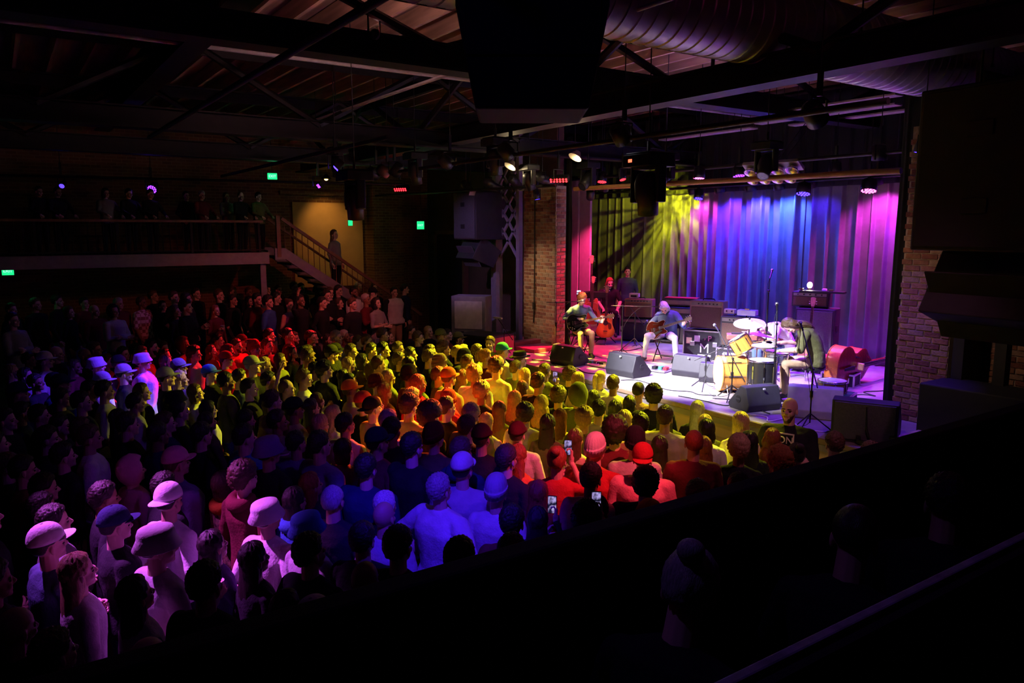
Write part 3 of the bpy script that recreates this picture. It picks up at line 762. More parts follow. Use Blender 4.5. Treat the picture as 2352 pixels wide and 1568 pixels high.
drape('border_curtain', 13.22, 4.9, 17.2, 4.52, 6.3, BDR, 'black border curtain hiding the top edge of the backdrop', .03, .3, 4)
drape('leg_curtain', 10.18, 5.37, 5.70, 1.21, 5.6, BDR, 'black leg curtain beside the near brick pillar', .012, .16, 5)
drape('leg_curtain', 9.98, 12.52, 12.72, 1.21, 5.6, BDR, 'black leg curtain beside the far brick pillar', .012, .16, 6)
FLAT = mat('wing_flat_paint', (.55, .34, .44), .75, var=.06)
for ya, yb, lb in ((14.28, 14.62, 'narrow magenta-lit wing flat next to the far black leg curtain'), (13.84, 14.22, 'wider magenta-lit wing flat next to the yellow-lit backdrop')):
    o = thing('wing_flat', lb, 'panel', (11.6, (ya + yb)/2, 1.2))
    MB().box((0, 0, 1.85), (.06, yb - ya, 3.7)).build('panel', FLAT, o, .004); MB().box((.06, 0, .9), (.05, .05, 1.8)).build('brace', STEEL, o)

# ------------------------------------------------------------------ lamps
HOUS = mat('lamp_housing', (.015, .015, .017), .45, .2, var=.1)
def emat(name, c, s): return mat(name, (.02, .02, .02), .4, emit=c, estr=s)
def par(loc, target, color, label, power, size=30, blend=.5, glow=None, r=.1, name='led_par', gb=None, dots=True, hang=.25, srad=.05, bar=False):
    """LED par can: housing, yoke, clamp, lens with diodes; its beam starts at the lens"""
    M = aim(loc, target); t = thing(name, label, 'stage light')
    t.matrix_world = Matrix.Translation(loc); R3 = M.to_3x3().to_4x4()
    if bar:
        MB().box((0, 0, .09), (.36, .1, .13)).build('housing', HOUS, t, .01, M=R3)
    else: MB().lathe([(r*.55, .22), (r*.9, .20), (r, .10), (r*1.05, .0), (r*.98, .0), (r*.96, .02)][::-1]).build('housing', HOUS, t, M=R3)
    MB().tube([(r*1.12, 0, .1), (r*1.15, 0, .3), (-r*1.15, 0, .3), (-r*1.12, 0, .1)], .012, 6).build('yoke', HOUS, t, M=TR(z=-.1))
    MB().box((0, 0, .22 + hang/2), (.04, .04, hang)).build('clamp', HOUS, t); MB().tube([(0, 0, .3), (0, 0, 6.705 - loc[2])], .007, 5).build('drop_rod', HOUS, t)
    c = glow or color; mx = max(c); c = tuple(x/mx for x in c)
    ln = (MB().box((0, 0, .014), (.34, .085, .004)) if bar else MB().lathe([(r*.96, .012), (r*.96, .016)])).build('lens', mat('lens_dark', (.02, .02, .025), .2), t, M=R3)
    g = MB()
    pts = [(0, 0)] + [(r*.42*math.cos(a), r*.42*math.sin(a)) for a in [2*PI*k/6 for k in range(6)]] + [(r*.8*math.cos(a), r*.8*math.sin(a)) for a in [2*PI*k/12 for k in range(12)]]
    if bar: pts = [(-.145 + .058*k, dy) for k in range(6) for dy in (-.022, .022)]; r = .13
    for x, y in pts: g.lathe([(r*.14, .003), (r*.14, .011)], 8, Matrix.Translation((x, y, 0)))
    o = g.build('diodes', emat('diode_%.2f_%.2f_%.2f' % c, c, 9), t, M=R3); o['kind'] = 'stuff'
    if power:
        l = spot('beam', tuple(Vector(loc) + (Vector(target) - Vector(loc)).normalized()*.03), target, color, power, size, blend, srad)
        l.parent = t; l.matrix_parent_inverse = t.matrix_world.inverted(); l.name = name + '_beam'
        if gb: gobo(l, **gb)
        return t, l
    return t, None
def moving_head(loc, target, label, color=None, power=0, size=25, s=1., gb=None, blend=.3):
    t = thing('moving_head', label, 'stage light', loc)
    MB().box((0, 0, .30*s), (.34*s, .38*s, .12*s)).box((0, 0, .37*s), (.3*s, .34*s, .02*s)).build('base', HOUS, t, .02*s)
    MB().box((0, .17*s, .08*s), (.12*s, .05*s, .36*s)).box((0, -.17*s, .08*s), (.12*s, .05*s, .36*s)).box((0, 0, .235*s), (.12*s, .38*s, .03*s)).build('yoke', HOUS, t, .015*s)
    R3 = aim(loc, target).to_3x3().to_4x4()
    MB().lathe([(.07*s, -.21*s), (.10*s, -.22*s), (.105*s, -.1*s), (.13*s, -.05*s), (.13*s, .1*s), (.10*s, .18*s), (.05*s, .2*s)]).build('head', HOUS, t, M=R3)
    MB().lathe([(.08*s, -.225*s), (.08*s, -.221*s)]).build('lens', mat('lens_dark', (.02, .02, .025), .2), t, M=R3)
    MB().tube([(0, 0, .36*s), (0, 0, .36*s + .15)], .02).build('clamp', HOUS, t); MB().tube([(0, 0, .4*s), (0, 0, 6.705 - loc[2])], .007, 5).build('drop_rod', HOUS, t)
    if s > 1.12: MB().box((-.171*s, .08*s, .3*s), (.004, .05*s, .03*s)).build('display', emat('display_red', (1, .12, .05), 3), t)
    if power:
        l = spot('moving_head_beam', tuple(Vector(loc) + (Vector(target) - Vector(loc)).normalized()*.24*s), target, color, power, size, blend, .04)
        l.parent = t; l.matrix_parent_inverse = Matrix.Translation(loc).inverted()
        if gb: gobo(l, **gb)
    return t
BLUE, VIOL, RED, PINK, MAG, YEL, WHITE, AMB = (.045, .02, 1), (.16, .02, 1), (1, .012, .02), (1, .08, .42), (.62, .02, 1), (.66, .62, .008), (.86, .82, 1), (1, .5, .12)
K = 1.0
# over the crowd
par((8.71, 11.34, 4.6), (4.9, 8.3, 1.6), (1, .06, .01), 'red-glowing par lamp in front of the timber pole', 15000*K, 20, .6, RED, bar=True)
par((7.69, 15.9, 4.6), (3.5, 13.6, 1.6), RED, 'red-glowing par lamp over the far side by the brick wall', 5500*K, 22, .8, bar=True)
par((4.29, 11.04, 4.6), (1.55, 12.2, 1.6), (.10, .018, 1), 'blue-glowing bar-like par lamp over the middle of the crowd', 1700*K, 30, .8, BLUE, bar=True)
par((5.67, 15.6, 4.6), (2.0, 16.5, 1.9), VIOL, 'small violet-glowing par lamp behind the blue one', 40*K, 50, .9, VIOL, bar=True)
par((1.19, 17.9, 4.57), (-1, 13, 1.6), BLUE, 'single bright blue lamp dot at the far dark balcony', 50*K, 50, .9, BLUE, .05)
par((2.91, 18.3, 4.57), (0, 14, 1.6), VIOL, 'violet par lamp above the far balcony people', 50*K, 50, .9, VIOL)
moving_head((9.3, 11.2, 4.62), (5.6, 11.0, 1.5), 'moving head on the stage edge beaming yellow onto the far crowd', YEL, 9000*K, 44, .9, dict(scale=10, lo=.30, hi=.58), .6)
moving_head((9.3, 9.2, 4.62), (6.3, 8.4, 1.5), 'moving head on the stage edge beaming yellow onto the middle crowd', YEL, 6500*K, 44, .9, dict(scale=10, lo=.30, hi=.58), .6)
moving_head((9.3, 7.2, 4.62), (6.9, 6.4, 1.5), 'moving head on the stage edge beaming yellow onto the near crowd', YEL, 5600*K, 46, .9, dict(scale=10, lo=.30, hi=.58), .6)
par((-.9, 7.4, 5.0), (.78, 5.8, 1.55), (.70, .10, 1), 'pink-magenta par lamp over the near left crowd', 2600*K, 27, .8, PINK)
par((1.3, 2.5, 5.5), (2.85, 5.3, 1.3), (.05, .008, 1), 'blue par lamp over the broad white shirt', 1050*K, 24, .5, BLUE)
par((4.6, 2.5, 5.7), (4.5, 5.35, 1.5), (1, .07, .11), 'red par lamp over the person in the white beanie', 1300*K, 24, .7, RED)
par((4.0, 2.4, 5.7), (2.7, 7.2, 1.4), (.20, .025, 1), 'added dim purple fill lamp over the crowd centre', 120*K, 50, .9, VIOL)  # fill lamp added to give the middle crowd a weak purple
par((6.0, 12.6, 4.7), (5.6, 16.6, 1.6), (1, .10, .12), 'added dim red par lamp imitating spill on the far raised tier', 210*K, 75, .9, RED)  # extra lamp put in for the red spill on the tier
# over the stage
par((6.0, 8.9, 4.7), (9.5, 8.7, 1.3), WHITE, 'white front par lamp aimed at the stage centre', 9500*K, 42, .9, WHITE)
par((6.0, 6.6, 4.7), (9.5, 7.2, 1.5), WHITE, 'white front par lamp aimed at the drum kit', 3200*K, 32, .9, WHITE)
par((6.0, 10.6, 4.7), (10.0, 11.0, 2.1), (1, .72, .6), 'warm front par lamp aimed at the seated guitarists', 3600*K, 20, .8, AMB)
moving_head((8.3, 11.7, 4.6), (9.5, 11.3, 1.2), 'moving head dappling the far stage floor with yellow', (.9, .66, .06), 7000*K, 50, .8, dict(scale=13, lo=.26, hi=.40, kind='voronoi'), .5)
par((10.5, 12.2, 4.68), (9.7, 11.7, 1.2), (1, .02, .13), 'red par lamp over the far stage floor', 1700*K, 62, .8, RED)
par((10.4, 9.47, 4.6), (9.95, 9.3, 1.2), (.50, .10, 1), 'pink par lamp over the middle of the stage', 750*K, 70, .8, PINK)
par((10.55, 8.71, 4.6), (10.1, 7.9, 1.2), (.20, .02, 1), 'violet par lamp over the drum kit', 2200*K, 70, .8, VIOL)
par((10.5, 6.2, 4.68), (11.0, 6.4, 1.2), (.22, .03, 1), 'violet par lamp over the double bass', 1000*K, 60, .8, VIOL)
par((9.2, 4.9, 4.6), (8.9, 5.5, 1.2), (.12, .02, 1), 'blue par lamp over the near stage corner', 350*K, 60, .8, BLUE)
par((9.53, 10.49, 4.6), (9.4, 9.0, 1.2), (1, .2, .35), 'small red par lamp beside the timber pole', 80*K, 60, .8, RED, .06)
par((9.0, 12.4, 4.30), (9.4, 12.0, 1.2), VIOL, 'small violet par lamp in front of the far brick pillar', 30*K, 60, .8, BLUE, .06)
par((10.2, 12.2, 4.36), (11.6, 14.1, 2.6), (1, .12, .42), 'blue-glowing par lamp beside the magenta wing flats', 0, 40, .6, BLUE, .085)
par((10.9, 12.6, 4.55), (11.6, 14.2, 2.0), (1, .04, .24), 'pink par lamp washing the wing flats', 700*K, 60, .7, PINK)
par((6.0, 12.9, 4.7), (9.7, 13.0, 2.4), (1, .72, .45), 'added warm par lamp brightening the far brick pillar', 420*K, 30, .8, AMB)  # added so the far bricks get some warm light
par((6.4, 4.4, 4.7), (9.8, 5.0, 2.4), (1, .62, .45), 'added warm par lamp brightening the near brick pillar', 80*K, 54, .8, AMB)  # added for the near pillar, wide enough to reach the side bricks
par((6.0, 13.4, 4.7), (9.3, 15.1, 3.0), (.50, .24, .85), 'added lavender par lamp brightening the far loudspeakers', 260*K, 46, .8, VIOL)  # put in to lift the dark far loudspeakers and steel column
par((5.6, 2.4, 5.7), (7.0, 5.0, 1.4), (.9, .25, .55), 'added dim pink par lamp over the near end of the front row', 130*K, 50, .9, PINK)  # added to bring out the guard's faint shirt lettering
par((3.6, 8.0, 5.82), (4.6, 10.4, 6.7), (1, .50, .50), 'added dim red uplight brightening the roof boards', 65*K, 150, .9, RED, .06)  # made-up uplight tucked into the truss, lifts the dark boards
par((9.0, 8.0, 5.85), (9.3, 9.0, 6.7), (.55, .30, 1), 'added dim violet uplight brightening the roof boards', 40*K, 150, .9, VIOL, .06)  # made-up uplight for the duct and joists above the stage
par((.6, 2.7, 5.8), (1.9, 1.3, 2.5), (.32, .14, 1), 'added dim violet lamp brightening the people behind the near parapet', 18*K, 45, .9, VIOL, .06)  # added to bring the seated heads out of the dark
for y, c, r_, pw, lb in [(8.99, BLUE, .13, 260, 'blue back lamp glowing before the backdrop top'), (7.68, PINK, .13, 200, 'pink back lamp glowing at the near end of the backdrop'), (11.6, BLUE, .10, 160, 'small blue back lamp at the yellow and blue border of the backdrop')]:
    par((12.55, y*.985, 4.36), (11.6, y - .5, 1.2), (c[0]*1.5, c[1]*1.2, c[2]), lb, pw*K, 60, .8, c, r_)
par((11.6, 7.6, 4.6), (11.9, 7.6, 1.2), (.25, .02, 1), 'violet back lamp over the bass cabinet', 900*K, 70, .8, VIOL)
# grazing the backdrop
for y, c, g, p, tgt, lb in [(11.95, (.80, .05, .62), PINK, 60, 11.9, 'pink par lamp at the yellow and blue border of the backdrop'), (11.2, (.10, .02, 1), BLUE, 150, 11.0, 'blue par lamp above the stacked amplifiers'),
    (10.4, (.05, .04, 1), BLUE, 260, 10.4, 'blue par lamp above the brightest part of the backdrop'), (9.7, (.04, .10, 1), BLUE, 170, 9.7, 'sky-blue par lamp above the bass cabinet'),
    (8.99, (.06, .015, 1), BLUE, 22, 9.0, 'large blue par lamp against the backdrop top'), (7.68, (.75, .04, .62), PINK, 100, 7.75, 'large pink par lamp at the near end of the backdrop'), (7.0, (.40, .02, 1), VIOL, 80, 7.0, 'violet par lamp hidden above the near end of the backdrop')]:
    par((12.98, y, 4.5), (13.40, tgt, 3.2), c, lb, p*K*3.0, 120, .7, g, .11)
moving_head((12.35, 12.45, 4.62), (13.42, 13.0, 4.25), 'moving head lamp throwing yellow streaks on the backdrop', (.50, .52, .008), 900*K, 140, gb=dict(scale=13, lo=.47, hi=.62, kind='rays'), blend=.7)
moving_head((6.15, 6.35, 4.12), (6.5, 6.6, 2), 'large black moving head lamp hanging in front of the backdrop', s=1.15)
moving_head((4.05, 9.75, 4.08), (4.2, 10, 2), 'dark moving head lamp hanging in front of the tan stair wall', s=1.1)
moving_head((4.7, 12.0, 4.72), (4.7, 12.2, 2), 'dark moving head lamp just above the bar-like blue lamp', s=.8)
moving_head((6.2, 9.6, 4.70), (6.6, 9.8, 2), 'dark moving head lamp beside the near hanging loudspeaker', s=.9)
moving_head((6.0, 11.8, 4.66), (6.6, 12, 2), 'dark moving head lamp beside the red par lamp', s=.9)
PROF_ = mat('spot_barrel', (.04, .04, .045), .4, .5)
ORD = ['first', 'second', 'third', 'fourth', 'fifth', 'sixth', 'seventh']
for y_, x_, z_, lb in [(11.9 + .95*k, 8.75, 4.68, 'unlit profile spot on the far stage-edge pipe, %s from the timber pole' % ORD[k]) for k in range(4)]:
    t = thing('profile_spot', lb, 'stage light', (x_, y_, z_)); q = TR(ry=.9 + .3*math.sin(y_*7), rz=2.6 + math.sin(y_*5))
    MB().lathe([(.055, -.3), (.07, -.28), (.07, -.1), (.095, -.06), (.095, .08), (.05, .14)], 16, q).build('barrel', PROF_, t); MB().lathe([(.05, -.296), (.05, -.292)], 16, q).build('lens', mat('pale_lens', (.7, .68, .6), .15, .3), t)
    MB().box((0, 0, 0), (.15, .15, .006)).build('colour_frame', mat('frame_alu', (.5, .48, .45), .4, .7), t, M=q @ TR(z=-.31)); MB().tube([(0, .1, 0), (0, .1, .12), (0, -.1, .12), (0, -.1, 0)], .009, 6).build('yoke', HOUS, t); MB().tube([(0, 0, .12), (0, 0, 6.705 - z_)], .007, 5).build('drop_rod', HOUS, t)
def bank(loc, rz, tilt, label):
    t = thing('blinder_bank', label, 'stage light', loc, rot=(0, tilt, rz))
    MB().box((0, 0, 0), (.24, .98, .06)).build('frame', mat('blinder_frame', (.33, .31, .33), .5, .4), t, .01)
    MB().tube([(0, 0, .03), (.6, 0, 1.5)], .007, 5).build('drop_rod', HOUS, t)
    for k in range(4):
        MB().lathe([(.03, .0), (.07, -.03), (.1, -.09), (.105, -.09), (.075, -.02), (.03, .02)], 18, TR(0, -.36 + k*.24, -.03)).build('reflector_lamp', mat('reflector', (.75, .72, .7), .25, .9), t)
bank((10.5, 8.0, 4.72), .15, .55, 'upper bank of four reflector lamps over the stage')
bank((11.5, 8.75, 4.66), .15, .55, 'lower bank of four reflector lamps over the stage')
for k, (p, lb) in enumerate([((8.0, 11.9, 4.86), 'warm work lamp to the left of the red par lamp'), ((8.5, 10.6, 4.95), 'warm work lamp to the right of the red par lamp')]):
    t = thing('work_lamp', lb, 'lamp', p)
    MB().lathe([(.05, .12), (.07, .08), (.12, 0), (.125, 0)], 16, TR(ry=.6)).build('shade', mat('work_shade', (.5, .45, .35), .4, .6), t)
    MB().ell((.01, 0, .04), (.02, .02, .025), 10).build('bulb', emat('bulb_warm', (1, .8, .45), 7), t); MB().tube([(0, 0, .1), (0, 0, 6.705 - p[2])], .007).build('stem', STEEL, t)
    l = bpy.data.lights.new('work_lamp_light', 'POINT'); l.color = (1, .75, .4); l.energy = 10; l.shadow_soft_size = .03; lo = bpy.data.objects.new('work_lamp_light', l); col.objects.link(lo); lo.parent = t; lo.location = (.03, 0, -.06)
# warm lamp in the stair well
t = thing('stair_lamp', 'small warm ceiling lamp over the tan stair wall', 'lamp', (7.2, 19.2, 5.0))
MB().lathe([(.12, 0), (.13, .02), (.05, .1), (.04, .12)]).build('shade', STEEL, t); MB().ell((0, 0, 0), (.05, .05, .04)).build('bulb', emat('bulb_stair', (1, .6, .2), 5), t); MB().tube([(0, 0, .1), (0, 0, 1.71)], .007).build('cord', STEEL, t)
spot('stair_lamp_light', (7.2, 19.0, 4.93), (7.5, 19.95, 3.6), (1, .52, .14), 60, 75, .9, .1).parent = None
# exit signs
def text(name, s, size, m, parent, M, ext=.002):
    c = bpy.data.curves.new(name, 'FONT'); c.body = s; c.size = size; c.align_x = 'CENTER'; c.align_y = 'CENTER'; c.extrude = ext
    o = bpy.data.objects.new('tmp', c); col.objects.link(o); dg = bpy.context.evaluated_depsgraph_get(); me = bpy.data.meshes.new_from_object(o.evaluated_get(dg)); bpy.data.objects.remove(o); bpy.data.curves.remove(c)
    me.materials.clear(); me.materials.append(m); o = bpy.data.objects.new(name, me); col.objects.link(o); o.parent = parent; o.matrix_local = M
    return o
for loc, w, h, rz, lb, s in [((9.15, 17.75, 3.82), .20, .22, -.75, 'green lit exit sign above the dark far door', 1), ((5.3, 17.5, 4.90), .22, .15, -.15, 'green lit exit sign high under the far roof', 1),
    ((.15, 17.9, 2.90), .21, .17, -.05, 'green lit exit sign under the far balcony', 1), ((7.7, 18.9, 3.88), .12, .15, -.2, 'tiny green lit sign on the brick wall beside the stairs', 0)]:
    t = thing('exit_sign', lb, 'sign', loc, rz)
    MB().box((0, .04, 0), (w, .07, h)).build('case', GREYP, t, .01)
    MB().box((0, 0, 0), (w*.94, .01, h*.9)).build('panel', emat('exit_green', (.01, 1, .22), 1.4), t)
    if s: text('lettering', 'EXIT', min(h*.62, w*.36), emat('exit_white', (.4, 1, .6), 1.8), t, TR(0, -.008, 0, rx=PI/2))
    MB().tube([(0, .05, h/2), (0, .05, (2.96 - loc[2]) if loc[2] < 2.96 and loc[1] > 17.8 else 6.705 - loc[2])], .006, 5).build('drop_rod', STEEL, t)
    l = bpy.data.lights.new('exit_glow', 'POINT'); l.color = (.05, 1, .35); l.energy = 1.2; l.shadow_soft_size = .08; lo = bpy.data.objects.new('exit_glow', l); col.objects.link(lo); lo.parent = t; lo.location = (0, -.12, 0)

# ------------------------------------------------------------------ hung loudspeakers
CAB = mat('speaker_cabinet', (.03, .03, .034), .6, var=.15, bump=.05, bscale=120); GRIL = mat('speaker_grille', (.10, .10, .115), .6, .3, var=.2, scale=60)
def hung_pa(label, loc, rz, s=1, tilt=.5, GRIL=GRIL):
    t = thing('hung_loudspeaker', label, 'loudspeaker', loc, rz)
    MB().prism([(-.55*s, -.36*s), (-.55*s, .36*s), (.35*s, .5*s), (.35*s, -.5*s)], -.55*s, .55*s, TR(rz=PI)).build('upper_cabinet', CAB, t, .015)
    g = MB().box((-.365*s, 0, 0), (.02, .92*s, 1.04*s)).build('upper_grille', GRIL, t, .005)
    for z in (.25, -.25): MB().box((-.378*s, .05*s, z*s), (.012, .17*s, .10*s)).build('handle_pocket', BLACK, g, .01)
    MB().prism([(-.4*s, -.22*s), (.22*s, -.3*s), (.22*s, .3*s), (-.4*s, .22*s)], -.38*s, .38*s, TR(-.05*s, 0, -.82*s, rx=PI/2, rz=PI) @ TR(rz=tilt)).build('lower_cabinet', CAB, t, .012)
    MB().box((0, 0, 0), (.02, .70*s, .54*s)).build('lower_grille', GRIL, t, .005, M=TR(-.05*s, 0, -.82*s) @ TR(ry=-tilt) @ TR(x=-.235*s))
    for y in (-.3, .3): MB().tube([(0, y*s, .55*s), (0, y*s, .55*s + 1.3)], .012, 6).build('hanging_cable', STEEL, t)
    return t
hung_pa('hung loudspeaker cluster with angled lower box on the far side of the stage', (9.35, 15.25, 4.03), .0, 1.0)
hung_pa('big black hung loudspeaker cluster at the near side of the stage', (7.75, 3.25, 4.25), -.1, 1.35, .5, BLACK)
t = thing('hung_loudspeaker', 'black loudspeaker hanging close overhead from the roof', 'loudspeaker', (2.55, 3.58, 4.80), .98)
MB().prism([(-.30, -.47), (.30, -.47), (.40, .05), (.40, 1.05), (-.40, 1.05), (-.40, .05)], -.28, .28, TR(rx=PI/2, rz=-PI/2)).build('cabinet', BLACK, t, .015)
MB().box((-.285, .0, .4), (.02, .70, 1.2)).build('grille', BLACK, t, .004); MB().box((0, .42, .36), (.3, .05, .2)).build('bracket', mat('olive_bracket', (.10, .10, .06), .6), t, .01)
for y in (-.2, .2): MB().tube([(0, y, 1.0), (0, y, 1.9)], .012, 6).build('hanging_cable', STEEL, t)
# ------------------------------------------------------------------ stage furniture
SZ = 1.2
CHR = mat('chrome', (.75, .75, .78), .18, 1.0, var=.05); BLKM = mat('black_metal', (.02, .02, .022), .4, .5)
TOLEX = mat('black_tolex', (.03, .03, .034), .65, bump=.3, bscale=150); TWEED = mat('tweed', (.33, .20, .09), .8, bump=.3, bscale=180); GCLOTH = mat('grille_cloth_brown', (.13, .08, .05), .85, var=.25, scale=90)
GRY = mat('grey_cabinet', (.018, .018, .022), .6, bump=.05, bscale=120); ALU = mat('aluminium_edge', (.62, .62, .64), .35, .9); WHT = mat('white_paint', (.8, .8, .78), .5); REDP = mat('red_paint', (.55, .02, .03), .5); PAPER = mat('paper', (.8, .78, .74), .8)
def wedge(label, x, y, rz, s=1., m=None):
    t = thing('stage_monitor', label, 'monitor speaker', (x, y, SZ), rz)
    prof = [(-.20, 0), (.20, 0), (.25, .07), (-.03, .37), (-.15, .36), (-.23, .10)]
    MB().prism([(a*s, b*s) for a, b in prof], -.30*s, .30*s, TR(rx=PI/2)).build('cabinet', m or GRY, t, .012)
    MB().box((0, 0, 0), (.395*s, .54*s, .015)).build('grille', GRIL, t, .004, M=TR(.112*s, 0, .222*s, ry=.82))
    for sd in (-1, 1):
        MB().lathe([(.055*s, 0), (.055*s, .006)], 20, TR(0, .302*s*sd, .17*s, rx=-PI/2*sd)).build('handle_recess', BLACK, t)
        MB().box((0, .306*s*sd, .17*s), (.1*s, .012, .02*s)).build('handle_bar', m or GRY, t)
    MB().box((-.19*s, 0, .33*s), (.02, .03, .02)).build('badge', WHT, t)
    return t
wedge('blue-lit wedge monitor at the feet of the guitarist in the blue jumper', 8.78, 11.05, .15)
wedge('wedge monitor in front of the white-haired guitarist, nearest the stage edge', 8.95, 9.62, .1, 1.05)
wedge('wedge monitor between the white-haired guitarist and the drum kit', 9.85, 8.95, .3, 1.)
wedge('small wedge monitor pushed against the bass drum', 9.78, 8.35, .5, .88)
wedge('large pale wedge monitor lying behind the boom microphone stand', 9.05, 6.02, .55, 1.15, mat('pale_cabinet', (.42, .40, .44), .6, bump=.05, bscale=120))
wedge('dark wedge monitor seen end-on beside the drummer cables', 8.72, 6.75, 1.35, .95, TOLEX)

def folding_chair(label, x, y, rz):
    t = thing('folding_chair', label, 'chair', (x, y, SZ), rz)
    MB().box((0, 0, .445), (.40, .40, .03)).build('seat', BLKM, t, .01)
    MB().box((-.235, 0, .76), (.02, .40, .2)).build('backrest', BLKM, t, .008)
    for s in (-1, 1):
        MB().tube([(-.25, .2*s, .86), (-.2, .2*s, .45), (.22, .2*s, .0)], .012).build('front_leg', BLKM, t)
        MB().tube([(.18, .185*s, .43), (-.24, .185*s, 0)], .012).build('rear_leg', BLKM, t)
    MB().tube([(.1, -.2, .13), (.1, .2, .13)], .01).build('stretcher', BLKM, t); MB().tube([(-.18, -.185, .06), (-.18, .185, .06)], .01).build('stretcher', BLKM, t)
    return t

def amp(label, x, y, z, rz, w, d, h, body, grille, name='guitar_amplifier', knobs=True, feet=True):
    t = thing(name, label, 'amplifier', (x, y, z), rz)
    MB().box((0, 0, h/2 + .01), (d, w, h - .02)).build('cabinet', body, t, .015)
    MB().box((-d/2 - .002, 0, h*.43), (.014, w*.9, h*.72)).build('grille', grille, t, .006)
    MB().box((-d/2 - .002, 0, h*.9), (.012, w*.9, h*.11)).build('control_panel', mat('amp_panel', (.22, .20, .19), .4, .5), t)
    if knobs:
        for k in range(6): MB().lathe([(.014, 0), (.012, .02)], 10, TR(-d/2 - .006, -w*.32 + k*w*.11, h*.9, ry=-PI/2)).build('knob', BLACK, t)
    MB().tube([(0, -.12, h), (0, -.1, h + .03), (0, .1, h + .03), (0, .12, h)], .01).build('handle', BLACK, t)
    return t
def road_case(label, x, y, z, rz, w, d, h, body=None):
    t = thing('road_case', label, 'flight case', (x, y, z), rz)
    MB().box((0, 0, h/2), (d, w, h)).build('shell', body or TOLEX, t, .006)
    e = MB()
    for a in (-1, 1):
        for b in (-1, 1):
            e.box((a*d/2, b*w/2, h/2), (.025, .025, h)); e.box((a*d/2, 0, (h if b > 0 else 0)), (.025, w, .025)); e.box((0, a*w/2, (h if b > 0 else 0)), (d, .025, .025))
    e.build('edging', ALU, t)
    for b in (-1, 1): MB().box((-d/2 - .006, b*w*.28, h*.55), (.02, .09, .09)).build('latch', ALU, t, .006)
    return t
# far stack: tan combo on a black cabinet, red-topped amplifier
amp('black loudspeaker cabinet under the tan combo amplifier', 12.0, 12.55, SZ, .55, .74, .36, .52, TOLEX, TOLEX, 'speaker_cabinet', False)
amp('tan combo amplifier topped by a small white box', 12.0, 12.55, SZ + .54, .55, .64, .30, .42, TWEED, GCLOTH)
t = thing('power_box', 'small white box on the tan combo amplifier', 'box', (11.97, 12.7, SZ + .965), .5); MB().box((0, 0, .055), (.14, .22, .11)).build('case', WHT, t, .01); MB().box((-.072, 0, .05), (.006, .14, .04)).build('panel', BLACK, t)
amp('dark amplifier cabinet behind the white-haired guitarist', 12.5, 11.75, SZ, .5, .8, .4, .82, TOLEX, TOLEX, 'speaker_cabinet', False)
t = thing('amplifier_head', 'low amplifier head with a red top behind the white-haired guitarist', 'amplifier', (12.5, 11.75, SZ + .85), .5); MB().box((0, 0, .08), (.3, .72, .16)).build('case', TOLEX, t, .01); MB().box((0, 0, .167), (.3, .72, .012)).build('top', REDP, t); MB().box((-.152, 0, .07), (.008, .64, .09)).build('panel', MATS['amp_panel'], t)
# middle stack
rc = road_case('black road case with pasted stickers and a white letter M', 11.45, 10.05, SZ, .42, .80, .5, .56)
text('sticker_letter', 'M', .26, WHT, rc, TR(-.262, -.02, .22, rx=PI/2, rz=-PI/2)); text('sticker_letter', 'P', .15, mat('pink_sticker', (.8, .35, .42), .6), rc, TR(-.262, -.12, .42, rx=PI/2, rz=-PI/2)); text('sticker_letter', 'F', .06, mat('pink_sticker', (.8, .35, .42), .6), rc, TR(-.262, -.03, .40, rx=PI/2, rz=-PI/2))
for yy, zz, mm in ((.29, .36, mat('cream_sticker', (.75, .55, .35), .7)), (.13, .41, PAPER), (-.02, .085, PAPER)): MB().box((-.255, yy, zz), (.004, .11 if zz > .1 else .26, .12 if zz > .1 else .04)).build('sticker', mm, rc)
amp('pinkish combo amplifier on the road case with stickers', 11.45, 10.05, SZ + .58, .42, .66, .32, .56, mat('pale_tolex', (.34, .20, .17), .6), GCLOTH)
rc2 = road_case('low black road case under the second combo amplifier', 11.45, 9.28, SZ, .42, .72, .44, .30)
MB().box((-.225, 0, .2), (.01, .46, .06)).build('label_strip', PAPER, rc2)
amp('brown-fronted combo amplifier carrying a small grey pedal', 11.45, 9.28, SZ + .32, .42, .66, .32, .58, TOLEX, GCLOTH)
t = thing('effect_box', 'small white two-knob box on the brown-fronted amplifier', 'pedal', (11.42, 9.5, SZ + .935), .4); MB().box((0, 0, .045), (.12, .2, .09)).build('case', WHT, t, .01); [MB().lathe([(.015, 0), (.013, .02)], 10, TR(-.06, yy, .05, ry=-PI/2)).build('knob', BLACK, t) for yy in (-.05, .05)]
t = thing('effect_box', 'flat pale tray with a pedal on the brown-fronted amplifier', 'pedal', (11.45, 9.12, SZ + .935), .4); MB().box((0, 0, .05), (.2, .34, .1)).build('case', mat('pale_tray', (.45, .47, .6), .5), t, .01); MB().box((0, 0, .115), (.1, .1, .03)).build('switch', CHR, t, .01)
